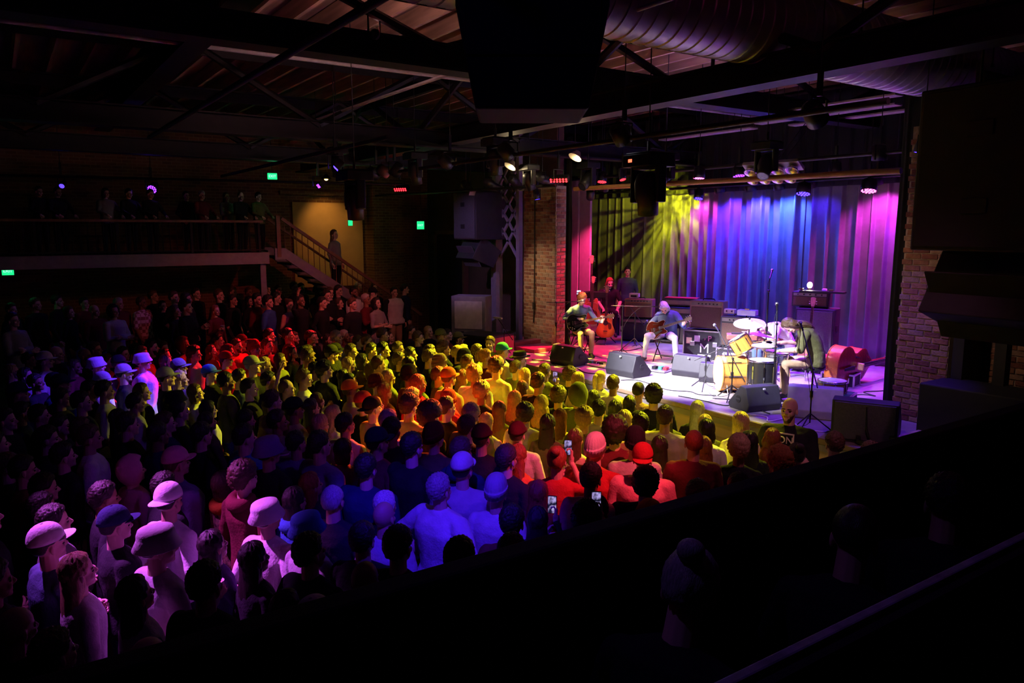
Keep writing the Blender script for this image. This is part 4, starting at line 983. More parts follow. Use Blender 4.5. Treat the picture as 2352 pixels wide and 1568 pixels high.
# bass rig
t = thing('bass_cabinet', 'tall dark bass loudspeaker cabinet behind the drummer', 'loudspeaker', (11.95, 8.0, SZ), .35)
MB().box((0, 0, .58), (.42, .66, 1.12)).build('cabinet', TOLEX, t, .015); MB().box((-.215, 0, .58), (.02, .6, 1.04)).build('grille', GRIL, t, .005)
for s in (-1, 1): MB().box((0, .333*s, .8), (.16, .012, .1)).build('side_handle', BLACK, t, .005)
MB().box((0, 0, .012), (.44, .68, .024)).build('skid', BLKM, t)
t = thing('bass_amplifier', 'bass amplifier head with cloth front on the tall dark cabinet', 'amplifier', (11.93, 8.12, SZ + 1.15), .35)
MB().box((0, 0, .14), (.3, .62, .26)).build('case', TOLEX, t, .012); MB().box((-.152, 0, .11), (.012, .56, .15)).build('grille', GCLOTH, t); MB().box((-.152, 0, .225), (.012, .56, .05)).build('panel', mat('amp_panel', (.22, .20, .19), .4, .5), t)
for k in range(5): MB().lathe([(.013, 0), (.011, .02)], 10, TR(-.158, -.2 + k*.1, .225, ry=-PI/2)).build('knob', BLACK, t)
t = thing('bare_bulb_lamp', 'bare bright bulb lamp on the bass amplifier head', 'lamp', (11.93, 8.18, SZ + 1.42))
MB().lathe([(.05, 0), (.05, .02), (.02, .03), (.02, .06)]).build('socket', BLKM, t); MB().ell((0, 0, .11), (.045, .045, .055)).build('bulb', emat('bulb_bright', (1, .82, .55), 60), t)
t = thing('effect_board', 'thin pedal board lying across the bass amplifier head', 'pedal', (11.9, 7.9, SZ + 1.415), .35); MB().box((0, 0, .015), (.2, .74, .03)).build('board', BLKM, t); [MB().box((0, yy, .05), (.09, .07, .04)).build('pedal', [CHR, WHT, REDP][k % 3], t, .006) for k, yy in enumerate((-.15, -.03, .28, .36)) if yy != .28]

# ------------------------------------------------------------------ guitars
def smooth_poly(pts, n=6):
    P = [Vector((x, y, 0)) for x, y in pts]; m = len(P); out = []
    for i in range(m):
        p0, p1, p2, p3 = P[i-1], P[i], P[(i+1) % m], P[(i+2) % m]
        for k in range(n):
            t_ = k/n; q = .5*((2*p1) + (p2-p0)*t_ + (2*p0-5*p1+4*p2-p3)*t_*t_ + (3*p1-p0-3*p2+p3)*t_**3); out.append((q.x, q.y))
    return out
SEMI = smooth_poly([(-.24, 0), (-.225, .09), (-.16, .165), (-.08, .185), (-.01, .15), (.05, .125), (.11, .135), (.19, .135), (.215, .10), (.18, .06), (.165, .035), (.165, -.035), (.18, -.06), (.215, -.10), (.19, -.135), (.11, -.135), (.05, -.125), (-.01, -.15), (-.08, -.185), (-.16, -.165), (-.225, -.09)])
DREAD = smooth_poly([(-.25, 0), (-.245, .09), (-.2, .165), (-.12, .195), (-.03, .165), (.03, .14), (.1, .135), (.18, .145), (.235, .1), (.25, .03), (.25, -.03), (.235, -.1), (.18, -.145), (.1, -.135), (.03, -.14), (-.03, -.165), (-.12, -.195), (-.2, -.165), (-.245, -.09)])
def sunburst(n, c0, c1, r=.2):
    m = mat(n, c0, .25); nt = m.node_tree; N = nt.nodes; L = nt.links; b = N['Principled BSDF']
    tc = N.new('ShaderNodeTexCoord'); g = N.new('ShaderNodeTexGradient'); g.gradient_type = 'SPHERICAL'; mp = N.new('ShaderNodeMapping'); mp.inputs['Scale'].default_value = (1/.30, 1/.25, 1/.5)
    L.new(tc.outputs['Object'], mp.inputs[0]); L.new(mp.outputs[0], g.inputs[0]); rp = N.new('ShaderNodeValToRGB'); rp.color_ramp.elements[0].color = (*c1, 1); rp.color_ramp.elements[1].color = (*c0, 1); rp.color_ramp.elements[1].position = .6
    L.new(g.outputs[0], rp.inputs[0]); L.new(rp.outputs[0], b.inputs['Base Color']); return m
MAPLE = mat('maple_neck', (.55, .32, .14), .4, kind='wave', stretch=(.3, 4, 4)); ROSE = mat('rosewood', (.07, .035, .02), .5); CREAM = mat('cream_plastic', (.78, .72, .58), .4)
def guitar(label, M, body, outline, thick=.045, scale=.0, electric=True, neckl=.46, head=True, bass=False, holes=True, binding=True, k=1.):
    t = thing('electric_guitar' if electric else ('bass_guitar' if bass else 'acoustic_guitar'), label, 'guitar'); t.matrix_world = M @ Matrix.Scale(k, 4)
    MB().prism(outline, -thick/2, thick/2).build('body', body, t, .006)
    if binding: MB().prism([(x*1.008, y*1.008) for x, y in outline], thick/2 - .009, thick/2 - .004).build('binding', CREAM, t)
    xb = max(p[0] for p in outline) - .03; x1 = xb + neckl
    MB().prism([(xb - .05, -.024), (xb - .05, .024), (x1, .02), (x1, -.02)], thick/2 - .018, thick/2 + .004).build('neck', MAPLE, t, .006)
    f = MB().prism([(xb - .11, -.026), (xb - .11, .026), (x1, .021), (x1, -.021)], thick/2 + .004, thick/2 + .011).build('fretboard', ROSE, t)
    fr = MB()
    for j in range(14):
        x = x1 - (x1 - xb)*(1 - .5**(j/9))*1.2
        if x > xb - .1: fr.box((x, 0, thick/2 + .012), (.002, .045, .002))
    fr.build('frets', CHR, f)
    MB().prism([(x1, -.022), (x1, .022), (x1 + .05, .036), (x1 + .15, .042), (x1 + .165, 0), (x1 + .15, -.042), (x1 + .05, -.036)], thick/2 - .014, thick/2 + .002, ).build('headstock', ROSE if electric else MAPLE, t, .004)
    for s in (-1, 1):
        for j in range(2 if bass else 3): MB().ell((x1 + .05 + j*.04, s*.055, thick/2 - .006), (.009, .014, .008), 8).build('tuner', CHR, t)
    st_ = MB()
    for j in range(6): st_.tube([(-.12, -.026 + j*.0104, thick/2 + .014), (x1, -.017 + j*.0068, thick/2 + .014)], .0008, 3)
    st_.build('strings', CHR, t)['kind'] = 'stuff'
    MB().box((-.115, 0, thick/2 + .008), (.018, .085, .014)).build('bridge', CHR if electric else ROSE, t, .003)
    if electric:
        for x in (-.065, .07): MB().box((x, 0, thick/2 + .006), (.04, .075, .012)).build('pickup', CHR, t, .003)
        MB().box((-.21, 0, thick/2 + .006), (.07, .05, .006)).build('tailpiece', CHR, t, .002)
        for x, y in ((-.14, -.10), (-.185, -.085), (-.10, -.125), (-.15, -.135)): MB().lathe([(.012, 0), (.010, .016)], 10, TR(x, y, thick/2)).build('knob', CREAM, t)
        MB().prism([(-.10, -.055), (.1, -.045), (.12, -.075), (-.08, -.11)], thick/2 + .003, thick/2 + .007).build('pickguard', BLACK, t)
        if holes:
            for s in (-1, 1): MB().prism(smooth_poly([(-.07, .10*s), (-.06, .118*s), (.0, .108*s), (.06, .098*s), (.065, .112*s), (.055, .09*s), (0, .098*s), (-.055, .108*s)], 3), thick/2 - .002, thick/2 + .0015).build('f_hole', BLACK, t)
    elif not bass:
        MB().lathe([(.052, 0), (.052, .002)], 24, TR(.055, 0, thick/2)).build('sound_hole', BLACK, t); MB().prism(smooth_poly([(.02, -.05), (.07, -.06), (.03, -.12), (-.06, -.12), (-.07, -.07)], 4), thick/2, thick/2 + .003).build('pickguard', mat('tortoise', (.12, .03, .02), .3), t)
    return t
def gmat(pos, gx, gz):
    gx = Vector(gx).normalized(); gz = Vector(gz); gz = (gz - gx*gz.dot(gx)).normalized(); gy = gz.cross(gx)
    m = Matrix((gx, gy, gz)).transposed().to_4x4(); m.translation = pos; return m
SUNB = sunburst('sunburst_top', (.75, .30, .06), (.10, .02, .01))
guitar('sunburst acoustic guitar on a stand behind the guitarist in the blue jumper', gmat((10.95, 12.52, SZ + .42), (.12, .10, 1), (-.6, -.75, .12)), SUNB, DREAD, .10, electric=False, k=1.05)
t = thing('guitar_stand', 'black guitar stand under the sunburst acoustic guitar', 'stand', (11.03, 12.6, SZ), -2.3)
for a in (0, 2.1, -2.1): MB().tube([(0, 0, .25), (.26*math.cos(a), .26*math.sin(a), .01)], .01, 6).build('leg', BLKM, t)
MB().tube([(0, 0, .2), (-.05, 0, .75)], .012, 6).build('upright', BLKM, t); MB().tube([(.12, -.13, .17), (.0, -.13, .15), (.0, .13, .15), (.12, .13, .17)], .01, 6).build('cradle', BLKM, t)
guitar('tall bass guitar with a red-lit headstock standing by the wing flats', gmat((11.25, 13.38, SZ + .70), (.03, .03, 1), (-.6, -.75, .1)), mat('amber_body', (.50, .20, .05), .3), SEMI, .045, electric=False, bass=True, neckl=.72, k=1.15)
guitar('brown guitar hung in the rack below the tall bass guitar', gmat((11.12, 13.2, SZ + .62), (.10, .06, 1), (-.6, -.75, .1)), mat('brown_body', (.40, .15, .05), .3), DREAD, .09, electric=False, k=1.0)
t = thing('guitar_rack', 'black guitar rack holding the bass and the brown guitar', 'rack', (11.25, 13.35, SZ), -2.25)
MB().box((0, 0, .12), (.4, .7, .04)).build('base', BLKM, t); MB().box((-.12, 0, 1.02), (.12, .7, .16)).build('neck_bar', BLKM, t, .02); [MB().tube([(-.14, s*.32, 0), (-.14, s*.32, 1.05)], .015).build('upright', BLKM, t) for s in (-1, 1)]
MB().box((.0, -.3, 1.08), (.03, .09, .09)).build('tuner_display', emat('tuner_screen', (.6, .7, 1), 1.6), t)
guitar('pale bass guitar leaning upright against the tall bass cabinet', gmat((11.42, 7.78, SZ + .42), (.12, .04, 1), (-.85, -.4, .1)), mat('natural_body', (.55, .26, .12), .3), SEMI, .045, electric=False, bass=True, neckl=.60, k=1.0)

# ------------------------------------------------------------------ double bass lying on its side
t = thing('double_bass', 'red-brown double bass lying on its side near the curtain', 'double bass', (11.35, 6.98, SZ + .335), 0)
t.rotation_euler = (PI/2 + .06, 0, .10)        # face towards the hall's near side
ol = smooth_poly([(-.56, 0), (-.55, .16), (-.46, .29), (-.30, .335), (-.15, .29), (-.06, .215), (.02, .20), (.08, .225), (.20, .255), (.32, .225), (.44, .11), (.54, .035), (.54, -.035), (.44, -.11), (.32, -.225), (.20, -.255), (.08, -.225), (.02, -.20), (-.06, -.215), (-.15, -.29), (-.30, -.335), (-.46, -.29), (-.55, -.16)])
DBR = mat('bass_varnish_ribs', (.62, .20, .035), .25, kind='wave', stretch=(.5, 3, 3)); DBT = mat('bass_varnish_top', (.20, .025, .012), .25, kind='wave', stretch=(.4, 4, 1))
MB().prism(ol, -.10, .10).build('ribs', DBR, t)
rings = []
for z, k in ((.10, 1.025), (.108, 1.028), (.112, 1.0), (.128, .8), (.140, .45), (.143, .1)): rings.append([(x*k, y*k, z) for x, y in ol])
MB().loft(rings).build('top_plate', DBT, t)
MB().loft([[(x*k, y*k, -z) for x, y in ol][::-1] for z, k in ((.10, 1.025), (.108, 1.028), (.112, 1.0), (.12, .7), (.122, .1))]).build('back_plate', DBR, t)
MB().prism([(.48, -.03), (.48, .03), (1.02, .022), (1.02, -.022)], .07, .13).build('neck', DBT, t, .012); MB().prism([(.12, -.04), (.12, .04), (1.04, .024), (1.04, -.024)], .15, .175).build('fingerboard', BLACK, t, .006)
MB().prism([(-.02, -.055), (.01, -.06), (.01, .06), (-.02, .055)], .135, .25).build('bridge', MAPLE, t, .006); MB().prism([(-.48, -.02), (-.16, -.035), (-.16, .035), (-.48, .02)], .165, .19).build('tailpiece', BLACK, t, .005)
for s in (-1, 1): MB().prism(smooth_poly([(-.12, .15*s), (-.09, .17*s), (0, .15*s), (.09, .12*s), (.12, .14*s), (.1, .105*s), (0, .135*s), (-.1, .15*s)], 3), .128, .139).build('f_hole', BLACK, t)
MB().tube([(1.02, 0, .1), (1.14, 0, .08), (1.2, 0, .05)], [.025, .028, .016]).build('scroll', DBT, t); [MB().tube([(1.06 + .05*k, .07*s, .09), (1.06 + .05*k, 0, .09)], .008, 6).build('tuning_peg', CHR, t) for k in range(2) for s in (-1, 1)]
MB().tube([(-.56, 0, 0), (-.72, 0, 0)], .006, 6).build('end_pin', CHR, t); sx = MB(); [sx.tube([(-.2, -.02 + .013*j, .20), (0, -.03 + .02*j, .255), (1.03, -.015 + .01*j, .18)], .0015, 4) for j in range(4)]; sx.build('strings', CHR, t)['kind'] = 'stuff'

# ------------------------------------------------------------------ drum kit
AMBER = mat('amber_shell', (.62, .27, .05), .28, kind='wave', scale=2, stretch=(1, 1, .5)); DHEAD = mat('drum_head', (.82, .80, .78), .5); BRASS = mat('cymbal_bronze', (.85, .74, .50), .38, .45, var=.1, kind='wave', scale=3); BSH = mat('black_shell', (.02, .02, .022), .3)
def drum(name, label, M, r, h, shell, lugs=8, legs=None, cat='drum', head2=None):
    t = thing(name, label, cat); t.matrix_world = M
    MB().lathe([(r, -h/2), (r, h/2)], 36).build('shell', shell, t)
    for z, m_ in ((h/2, DHEAD), (-h/2, head2 or DHEAD)):
        MB().lathe([(r*.99, z - .002), (r*.99, z + .004)], 36).build('drum_head', m_, t)
        MB().loft([[(q*math.cos(a), q*math.sin(a), zz) for a in [2*PI*j/36 for j in range(36)]] for q, zz in ((r*.97, z + .008), (r*1.035, z + .008), (r*1.035, z - .018), (r*1.0, z - .018))], cap=False, closed=True).build('hoop', CHR if r < .25 else shell, t)
    for j in range(lugs):
        a = 2*PI*j/lugs; MB().box((r*1.02*math.cos(a), r*1.02*math.sin(a), 0), (.02, .02, h*.55), None, (0, 0, a)).tube([(r*1.04*math.cos(a), r*1.04*math.sin(a), h/2), (r*1.04*math.cos(a), r*1.04*math.sin(a), -h/2)], .004, 5).build('lug', CHR, t)
    return t
def upright(mb, p, h, spread=.24, r=.011, n=3, a0=.3):
    x, y = p
    for k in range(n):
        a = a0 + 2*PI*k/n; mb.tube([(x, y, .22), (x + spread*math.cos(a), y + spread*math.sin(a), .012)], r*.9, 6)
    mb.tube([(x, y, .1), (x, y, h)], r, 6)
bd = drum('bass_drum', 'amber wooden bass drum of the kit', TR(9.35, 7.72, SZ + .285, ry=PI/2, rz=2.55), .27, .38, AMBER, 8)
for s in (-1, 1): MB().tube([(.14, .24*s, .12), (.27, .36*s, .13)], .009, 6).build('spur', CHR, bd)
tm = drum('rack_tom', 'amber rack tom tilted above the bass drum', TR(9.45, 7.62, SZ + .75, rx=.15, ry=.55, rz=2.5), .155, .24, AMBER, 6)
MB().tube([(0, 0, -.1), (.05, 0, -.3)], .012, 6).build('mount', CHR, tm)
ft = drum('floor_tom', 'black floor tom with a bright white head in front of the drummer', TR(9.15, 6.98, SZ + .45), .20, .34, BSH, 8)
for k in range(3): a = 2*PI*k/3 + .4; MB().tube([(.215*math.cos(a), .215*math.sin(a), .1), (.215*math.cos(a), .215*math.sin(a), -.45)], .008, 6).build('leg', CHR, ft)
sn = drum('snare_drum', 'snare drum on a low stand between the tom and the drummer', TR(9.55, 7.05, SZ + .62, rx=.08), .18, .15, mat('steel_shell', (.6, .6, .62), .25, .9), 8)
q = MB(); q.tube([(0, 0, -.1), (0, 0, -.3)], .012, 6); [q.tube([(0, 0, -.3), (.22*math.cos(a), .22*math.sin(a), -.61)], .009, 6) for a in (.3, 2.4, 4.5)]; q.build('stand', CHR, sn)
def cymbal(label, x, y, z, r, tilt, top='crash_cymbal', hh=False):
    t = thing(top, label, 'cymbal', (x, y, SZ))
    pr = [(r, 0), (r*.6, .018), (r*.25, .034), (r*.18, .036), (r*.15, .055), (.012, .065), (.012, .061), (r*.14, .05), (r*.18, .032), (r*.6, .014), (r, -.003)]
    MB().lathe(pr, 40).build('cymbal', BRASS, t, M=TR(0, 0, z, rx=tilt[0], ry=tilt[1]))
    if hh: MB().lathe([(a, -b) for a, b in pr][::-1], 40).build('bottom_cymbal', BRASS, t, M=TR(0, 0, z - .02))
    s = MB(); upright(s, (0, 0), z + .1); s.build('stand', CHR, t)
    MB().lathe([(.018, z + .06), (.012, z + .1)], 10).build('wing_nut', CHR, t)
cymbal('large crash cymbal glaring white over the rack tom', 9.62, 7.62, 1.06, .24, (.12, -.22))
cymbal('pair of hi-hat cymbals glaring white above the floor tom', 9.35, 7.12, .80, .18, (.03, -.04), 'hi_hat', True)
cymbal('ride cymbal on the far side of the kit', 10.0, 7.75, .84, .25, (.1, .15), 'ride_cymbal')
t = thing('drum_throne', 'black round drum throne under the drummer', 'stool', (9.95, 6.68, SZ))
MB().lathe([(.155, .44), (.17, .46), (.17, .51), (.15, .53)], 28).build('seat', BSH, t); s = MB(); upright(s, (0, 0), .45, .26, .014); s.build('tripod', CHR, t)
t = drum('spare_snare_drum', 'wooden snare drum resting on the green case', TR(9.50, 6.02 - .3 + .35, SZ + .345), .19, .16, mat('walnut_shell', (.25, .13, .06), .35), 8)
t = road_case('green equipment case under the wooden snare drum', 9.50, 6.05, SZ, .35, .52, .4, .25, mat('green_case', (.03, .16, .07), .6)); MB().lathe([(.03, 0), (.03, .006)], 14, TR(-.206, -.15, .14, ry=-PI/2)).build('badge', mat('gold_badge', (.7, .5, .1), .4), t)
t = thing('padded_stool', 'small red-topped stool behind the drum throne', 'stool', (11.2, 7.42, SZ), .3)
MB().box((0, 0, .42), (.3, .42, .06)).build('seat', REDP, t, .02)
for a in (-1, 1):
    for b in (-1, 1): MB().tube([(a*.12, b*.17, .4), (a*.13, b*.18, 0)], .012, 6).build('leg', CHR, t)
road_case('low dark case on the floor next to the red-topped stool', 11.25, 7.05, SZ, .3, .5, .35, .2)
# pedal steel guitar
t = thing('pedal_steel_guitar', 'pedal steel guitar on thin legs before the bowed player', 'steel guitar', (10.80, 8.42, SZ), .75)
MB().box((0, 0, .66), (.26, .95, .09)).build('body', mat('steel_body', (.35, .12, .10), .3), t, .012); MB().box((-.03, .05, .715), (.09, .7, .02)).build('fretboard', BLACK, t); MB().box((-.02, -.4, .73), (.14, .13, .04)).build('key_head', CHR, t, .01)
for a in (-1, 1):
    for b in (-1, 1): MB().tube([(a*.1, b*.43, .62), (a*.14, b*.46, 0)], .012, 6).build('leg', CHR, t)
MB().box((-.1, 0, .09), (.1, .5, .03)).build('pedal_bar', CHR, t); [MB().box((-.17, -.15 + .1*k, .06), (.12, .04, .015)).build('pedal', CHR, t) for k in range(4)]

# ------------------------------------------------------------------ microphone stands
def micstand(label, x, y, rz, h, boom, drop=0., tripod=True, mic=True, m=None, back=.25, head=None):
    t = thing('microphone_stand', label, 'mic stand', (x, y, SZ), rz)
    s = MB()
    if tripod: upright(s, (0, 0), h, .27, .010)
    else: s.lathe([(.13, 0), (.13, .02), (.02, .035)], 20); s.tube([(0, 0, .03), (0, 0, h)], .010, 6)
    s.build('stand', m or BLKM, t); MB().lathe([(.02, h*.55), (.02, h*.55 + .08)], 10).build('clutch', BLKM, t)
    e = Vector((boom, 0, h + drop)); d = Vector((boom, 0, drop)).normalized()
    MB().tube([Vector((0, 0, h)) - d*back, e], .008, 6).build('boom_arm', m or BLKM, t); MB().ell((0, 0, h), (.022, .022, .022), 8).build('boom_clamp', BLKM, t)
    if mic:
        a = e; b = e + Vector((.12, 0, .07 if head is None else head)); MB().tube([a, b], [.011, .016], 8).build('microphone', BLKM, t); MB().ell(tuple(b + (b - a).normalized()*.02), (.026, .026, .026), 10).build('mic_grille', mat('mic_mesh', (.4, .4, .42), .4, .8), t)
    MB().tube(bez([e, Vector((boom*.5, .03, h + drop*.4 - .05)), (0.02, .01, h*.6), (.02, .0, .1), (.2, .15, .01), (.5, .1, .012)], 6), .004, 5).build('cable', BLACK, t)
    return t
# ------------------------------------------------------------------ band and crew
def ang(x, y): return math.atan2(y, x)
SIT = [[(.03, .09, .53), (.44, .13, .52), (.40, .12, .09), (.54, .14, .035)], [(.03, -.09, .53), (.44, -.12, .51), (.44, -.12, .09), (.58, -.14, .035)]]
SITW = [[(.03, .09, .53), (.36, .30, .54), (.34, .34, .09), (.47, .40, .035)], [(.03, -.09, .53), (.36, -.28, .54), (.30, -.36, .09), (.42, -.44, .035)]]
S1 = [(-.03, 0, .45), (-.05, 0, .66), (-.02, 0, .88), (.05, 0, 1.09)]
g1 = body_mesh('person_seated_guitar', 'slim', S1, (.10, .99, .06), [[(.06, .36, .75), (.30, .41, .735)], [(-.05, -.34, .80), (.21, -.12, .82)]], SIT, (0, .10, .15), (1.25, .75), [(-1, 0, .1, 0, .2, 1), (-1, 0, -.2, .35, .9, -.25)], voxel=.0085, dec=.6, seed=31)
P1 = Vector((9.62, 11.78, SZ)); H1 = ang(-.35, -.93); K1 = .93
o = person(g1, P1, H1, K1, 0, 'B', 'T', 2, 'S', 'o', label='seated guitarist with curly ginger hair in a blue jumper and tan trousers'); o.material_slots[1].material = cloth('cloth_steel_blue', (.13, .20, .42)); o.material_slots[2].material = o.material_slots[3].material = MATS['cloth_steel_blue']
folding_chair('black folding chair under the guitarist in the blue jumper', P1.x, P1.y, H1).scale = (K1,)*3
def held(P, H, k, pos, gx, gz):
    M = Matrix.Translation(P) @ Euler((0, 0, H)).to_matrix().to_4x4() @ Matrix.Scale(k, 4)
    return M @ gmat(pos, gx, gz)
guitar('black semi-hollow electric guitar held by the guitarist in the blue jumper', held(P1, H1, K1, (.22, -.12, .74), (.10, .95, .16), (1, -.1, .18)), mat('black_lacquer', (.012, .012, .014), .15), SEMI)
S2 = [(-.05, 0, .45), (-.10, 0, .64), (-.05, 0, .86), (.06, 0, 1.03)]
g2 = body_mesh('person_seated_guitar', 'avg', S2, (.08, .99, .12), [[(.07, .38, .75), (.31, .44, .785)], [(-.06, -.36, .76), (.20, -.13, .76)]], SITW, (0, .25, .15), (1.25, .75), [(-1, 0, .1, 0, .2, 1), (-1, 0, -.2, .35, .9, -.25)], voxel=.0085, dec=.6, seed=32, loose=1.1)
P2 = Vector((10.55, 10.28, SZ)); H2 = ang(-.88, -.40); K2 = .93
o = person(g2, P2, H2, K2, 0, 'N', 'L', 2, 'b', 'w', beard=False, label='white-haired singing guitarist in an open navy shirt and pale trousers'); o.material_slots[1].material = cloth('cloth_blue_shirt', (.10, .14, .30)); o.material_slots[2].material = o.material_slots[3].material = MATS['cloth_blue_shirt']
folding_chair('black folding chair under the white-haired guitarist', P2.x, P2.y, H2).scale = (K2,)*3
guitar('red-brown semi-hollow electric guitar held by the white-haired guitarist', held(P2, H2, K2, (.23, -.12, .68), (.10, .90, .34), (1, -.1, .2)), mat('cherry_lacquer', (.055, .008, .004), .15), SEMI)
# drummer, bowed over the kit
S3 = [(-.04, 0, .53), (-.06, 0, .74), (.04, 0, .95), (.20, 0, 1.10)]
LD = [[(.03, .09, .58), (.40, .22, .56), (.38, .24, .10), (.52, .26, .035)], [(.03, -.09, .58), (.40, -.20, .56), (.40, -.22, .10), (.54, -.24, .035)]]
g3 = body_mesh('person_drumming', 'avg', S3, (0, 1, 0), [[(.20, .36, .82), (.46, .26, .78)], [(.20, -.36, .84), (.47, -.20, .84)]], LD, (0, .35, .1), (1.25, 1.25), [(0, 0, -1), (0, 0, -1)], voxel=.0085, dec=.6, seed=33, loose=1.12)
P3 = Vector((9.93, 6.70, SZ)); H3 = ang(-.62, .78)
person(g3, P3, H3, .95, 0, 'V', 'T', 1, 'w', 'n', label='long-haired drummer in an olive shirt bowed over the drum kit')
for k, (a, b, lb) in enumerate([((.50, .23, .79), (.83, .08, .72), 'drumstick in the hand of the drummer nearer the audience'), ((.51, -.17, .85), (.84, -.06, .80), 'drumstick in the hand of the drummer nearer the curtain')]):
    Mx = Matrix.Translation(P3) @ Euler((0, 0, H3)).to_matrix().to_4x4(); tag(MB().tube([Mx @ Vector(a), Mx @ Vector(b)], [.009, .006]).build('drumstick', MAPLE), lb, 'drumstick')
# pedal steel player, bent far forward
S4 = [(-.06, 0, .45), (-.08, 0, .66), (.06, 0, .82), (.26, 0, .88)]
g4 = body_mesh('person_bowed', 'avg', S4, (0, 1, 0), [[(.24, .34, .70), (.44, .22, .77)], [(.24, -.34, .70), (.44, -.22, .77)]], SIT, (0, .45, 0), (.75, .75), [(0, 0, -1), (0, 0, -1)], voxel=.0085, dec=.6, seed=34, loose=1.08)
P4 = Vector((11.12, 8.10, SZ)); H4 = ang(-.80, .60)
person(g4, P4, H4, .95, 0, 'W', 'E', 2, 'q', 'n', 'C', 'W', label='player in a white cap bent low over the pedal steel guitar')
t = thing('wooden_stool', 'low stool under the player in the white cap', 'stool', P4, H4); MB().lathe([(.17, .40), (.18, .41), (.18, .445), (.17, .45)], 24).build('seat', MAPLE, t); [MB().tube([(.1*math.cos(a), .1*math.sin(a), .4), (.17*math.cos(a), .17*math.sin(a), 0)], .014, 6).build('leg', MAPLE, t) for a in (.8, 2.4, 3.9, 5.5)]
# crew at the wing
S5 = [(-.03, 0, .50), (-.04, 0, .71), (-.01, 0, .93), (.05, 0, 1.14)]
g5 = body_mesh('person_seated', 'avg', S5, (0, 1, 0), [[(.06, .28, .82), (.32, .18, .66)], [(.06, -.28, .82), (.32, -.16, .66)]], [[(x, y, z + (.05 if z > .4 else 0)) for x, y, z in l] for l in SIT], (0, .06, .2), (.75, .75), [(0, 0, -1), (0, 0, -1)], seed=35)
person(g5, (12.1, 13.72, SZ), ang(-.6, -.8), .98, 0, 'D', 'D', 1, 'w', 'r', label='seated crew member with long red hair in a black band shirt')
t = road_case('case the long-haired crew member sits on', 12.1, 13.72, SZ, ang(-.6, -.8), .5, .5, .46)
person(VAR['avg_rest'], (12.85, 13.9, SZ), ang(-.75, -.65), .9, 0, 'N', 'D', 2, 's', 'd', label='crew member standing in a dark jacket before the yellow-lit backdrop')
# microphone stands
micstand('boom microphone stand reaching to the guitarist in the blue jumper', 9.15, 11.95, ang(.31, -.40), 1.08, .40, .02, back=.2, head=.02)
micstand('straight stand with a pale bar before the far leg curtain', 9.9, 12.15, 2.4, 1.22, .05, .0, mic=False, back=.18)
micstand('microphone stand reaching to the white-haired guitarist', 9.92, 10.85, ang(.42, -.9), 1.05, .62, .02, back=.24, head=.0)
micstand('slanted boom stand aimed at the black cabinet', 11.1, 11.75, ang(.8, .3), .75, .45, -.30, back=.3)
micstand('tall microphone stand rising above the bass amplifier', 10.55, 8.0, .4, 1.5, .04, .2, back=.0, head=.12)
micstand('tall overhead microphone stand in front of the drummer', 8.95, 6.62, ang(.6, .5), 1.20, .12, .18, back=.1)
micstand('low boom stand between the bass drum and the wedge monitors', 9.12, 8.02, ang(.6, -.6), .55, .3, .15, back=.2)
micstand('black boom stand at the stage edge pointing past the drummer', 8.30, 5.58, ang(.55, .65), .78, .55, .42, back=.3)
micstand('dark boom stand leaning across the bass drum', 8.88, 7.30, ang(.3, .8), .62, .45, .35, back=.45)
t = thing('lamp_stand', 'thin stand with a small red-lit bar at the far stage corner', 'stand', (8.35, 12.62, SZ)); s = MB(); upright(s, (0, 0), .50, .2, .009); s.build('stand', BLKM, t)
MB().tube([(.14, -.10, .30), (-.10, .08, .74)], .008, 6).build('boom_arm', BLKM, t); MB().box((-.1, .08, .75), (.05, .30, .035)).build('bar', mat('pale_bar', (.7, .6, .6), .5), t, .008)
# pedals, lists, cables
def pedalboard(label, x, y, rz, w, d, n):
    t = thing('pedal_board', label, 'pedals', (x, y, SZ), rz); MB().box((0, 0, .025), (d, w, .03)).build('board', ALU, t, .006); r = random.Random(n)
    for k in range(n): MB().box((r.uniform(-.02, .03), -w/2 + (k + .5)*w/n, .065), (.11, w/n*.7, .05)).build('pedal', r.choice([CHR, WHT, REDP, BLKM, mat('green_pedal', (.05, .3, .15), .4)]), t, .006)
pedalboard('pedal board in front of the white-haired guitarist', 9.62, 9.62, .3, .5, .3, 5)
pedalboard('pedal board at the feet of the guitarist in the blue jumper', 9.10, 10.55, .2, .46, .28, 4)
pedalboard('small pedal row beside the large pale wedge monitor', 9.7, 6.55, .3, .4, .2, 3)
for k, (x, y, rz, lb) in enumerate([(8.75, 8.6, .4, 'white set list sheet on the stage floor before the pedals'), (9.15, 10.15, 1.0, 'white set list sheet beside the far pedal board'), (8.6, 7.6, .2, 'white paper sheet on the floor before the bass drum')]):
    tag(MB().box((0, 0, .002), (.21, .3, .003)).build('set_list', PAPER, M=TR(x, y, SZ, rz=rz)), lb, 'paper')
cr = random.Random(11)
CB = [('black cable looping from the far wedge monitor along the stage edge', (8.45, 11.8), (8.6, 9.9)), ('black cable running across the bright stage centre', (8.5, 9.3), (8.9, 7.6)), ('black cable coiled before the drum kit', (8.4, 7.9), (8.6, 6.4)), ('black cable winding around the floor tom', (8.7, 7.5), (9.2, 6.4)),
      ('black cable trailing from the large pale wedge monitor', (8.3, 6.6), (8.5, 5.4)), ('black cable between pedal board and combo amplifiers', (9.7, 9.5), (11.1, 9.6)), ('black cable behind the seated guitarists', (10.1, 11.4), (11.6, 11.9)), ('dark cable under the near leg curtain', (9.2, 5.5), (10.4, 6.1)), ('dark cable on the purple floor by the double bass', (10.2, 6.4), (11.6, 6.3)), ('pale cable curling on the far stage corner', (8.5, 12.6), (9.2, 11.9))]
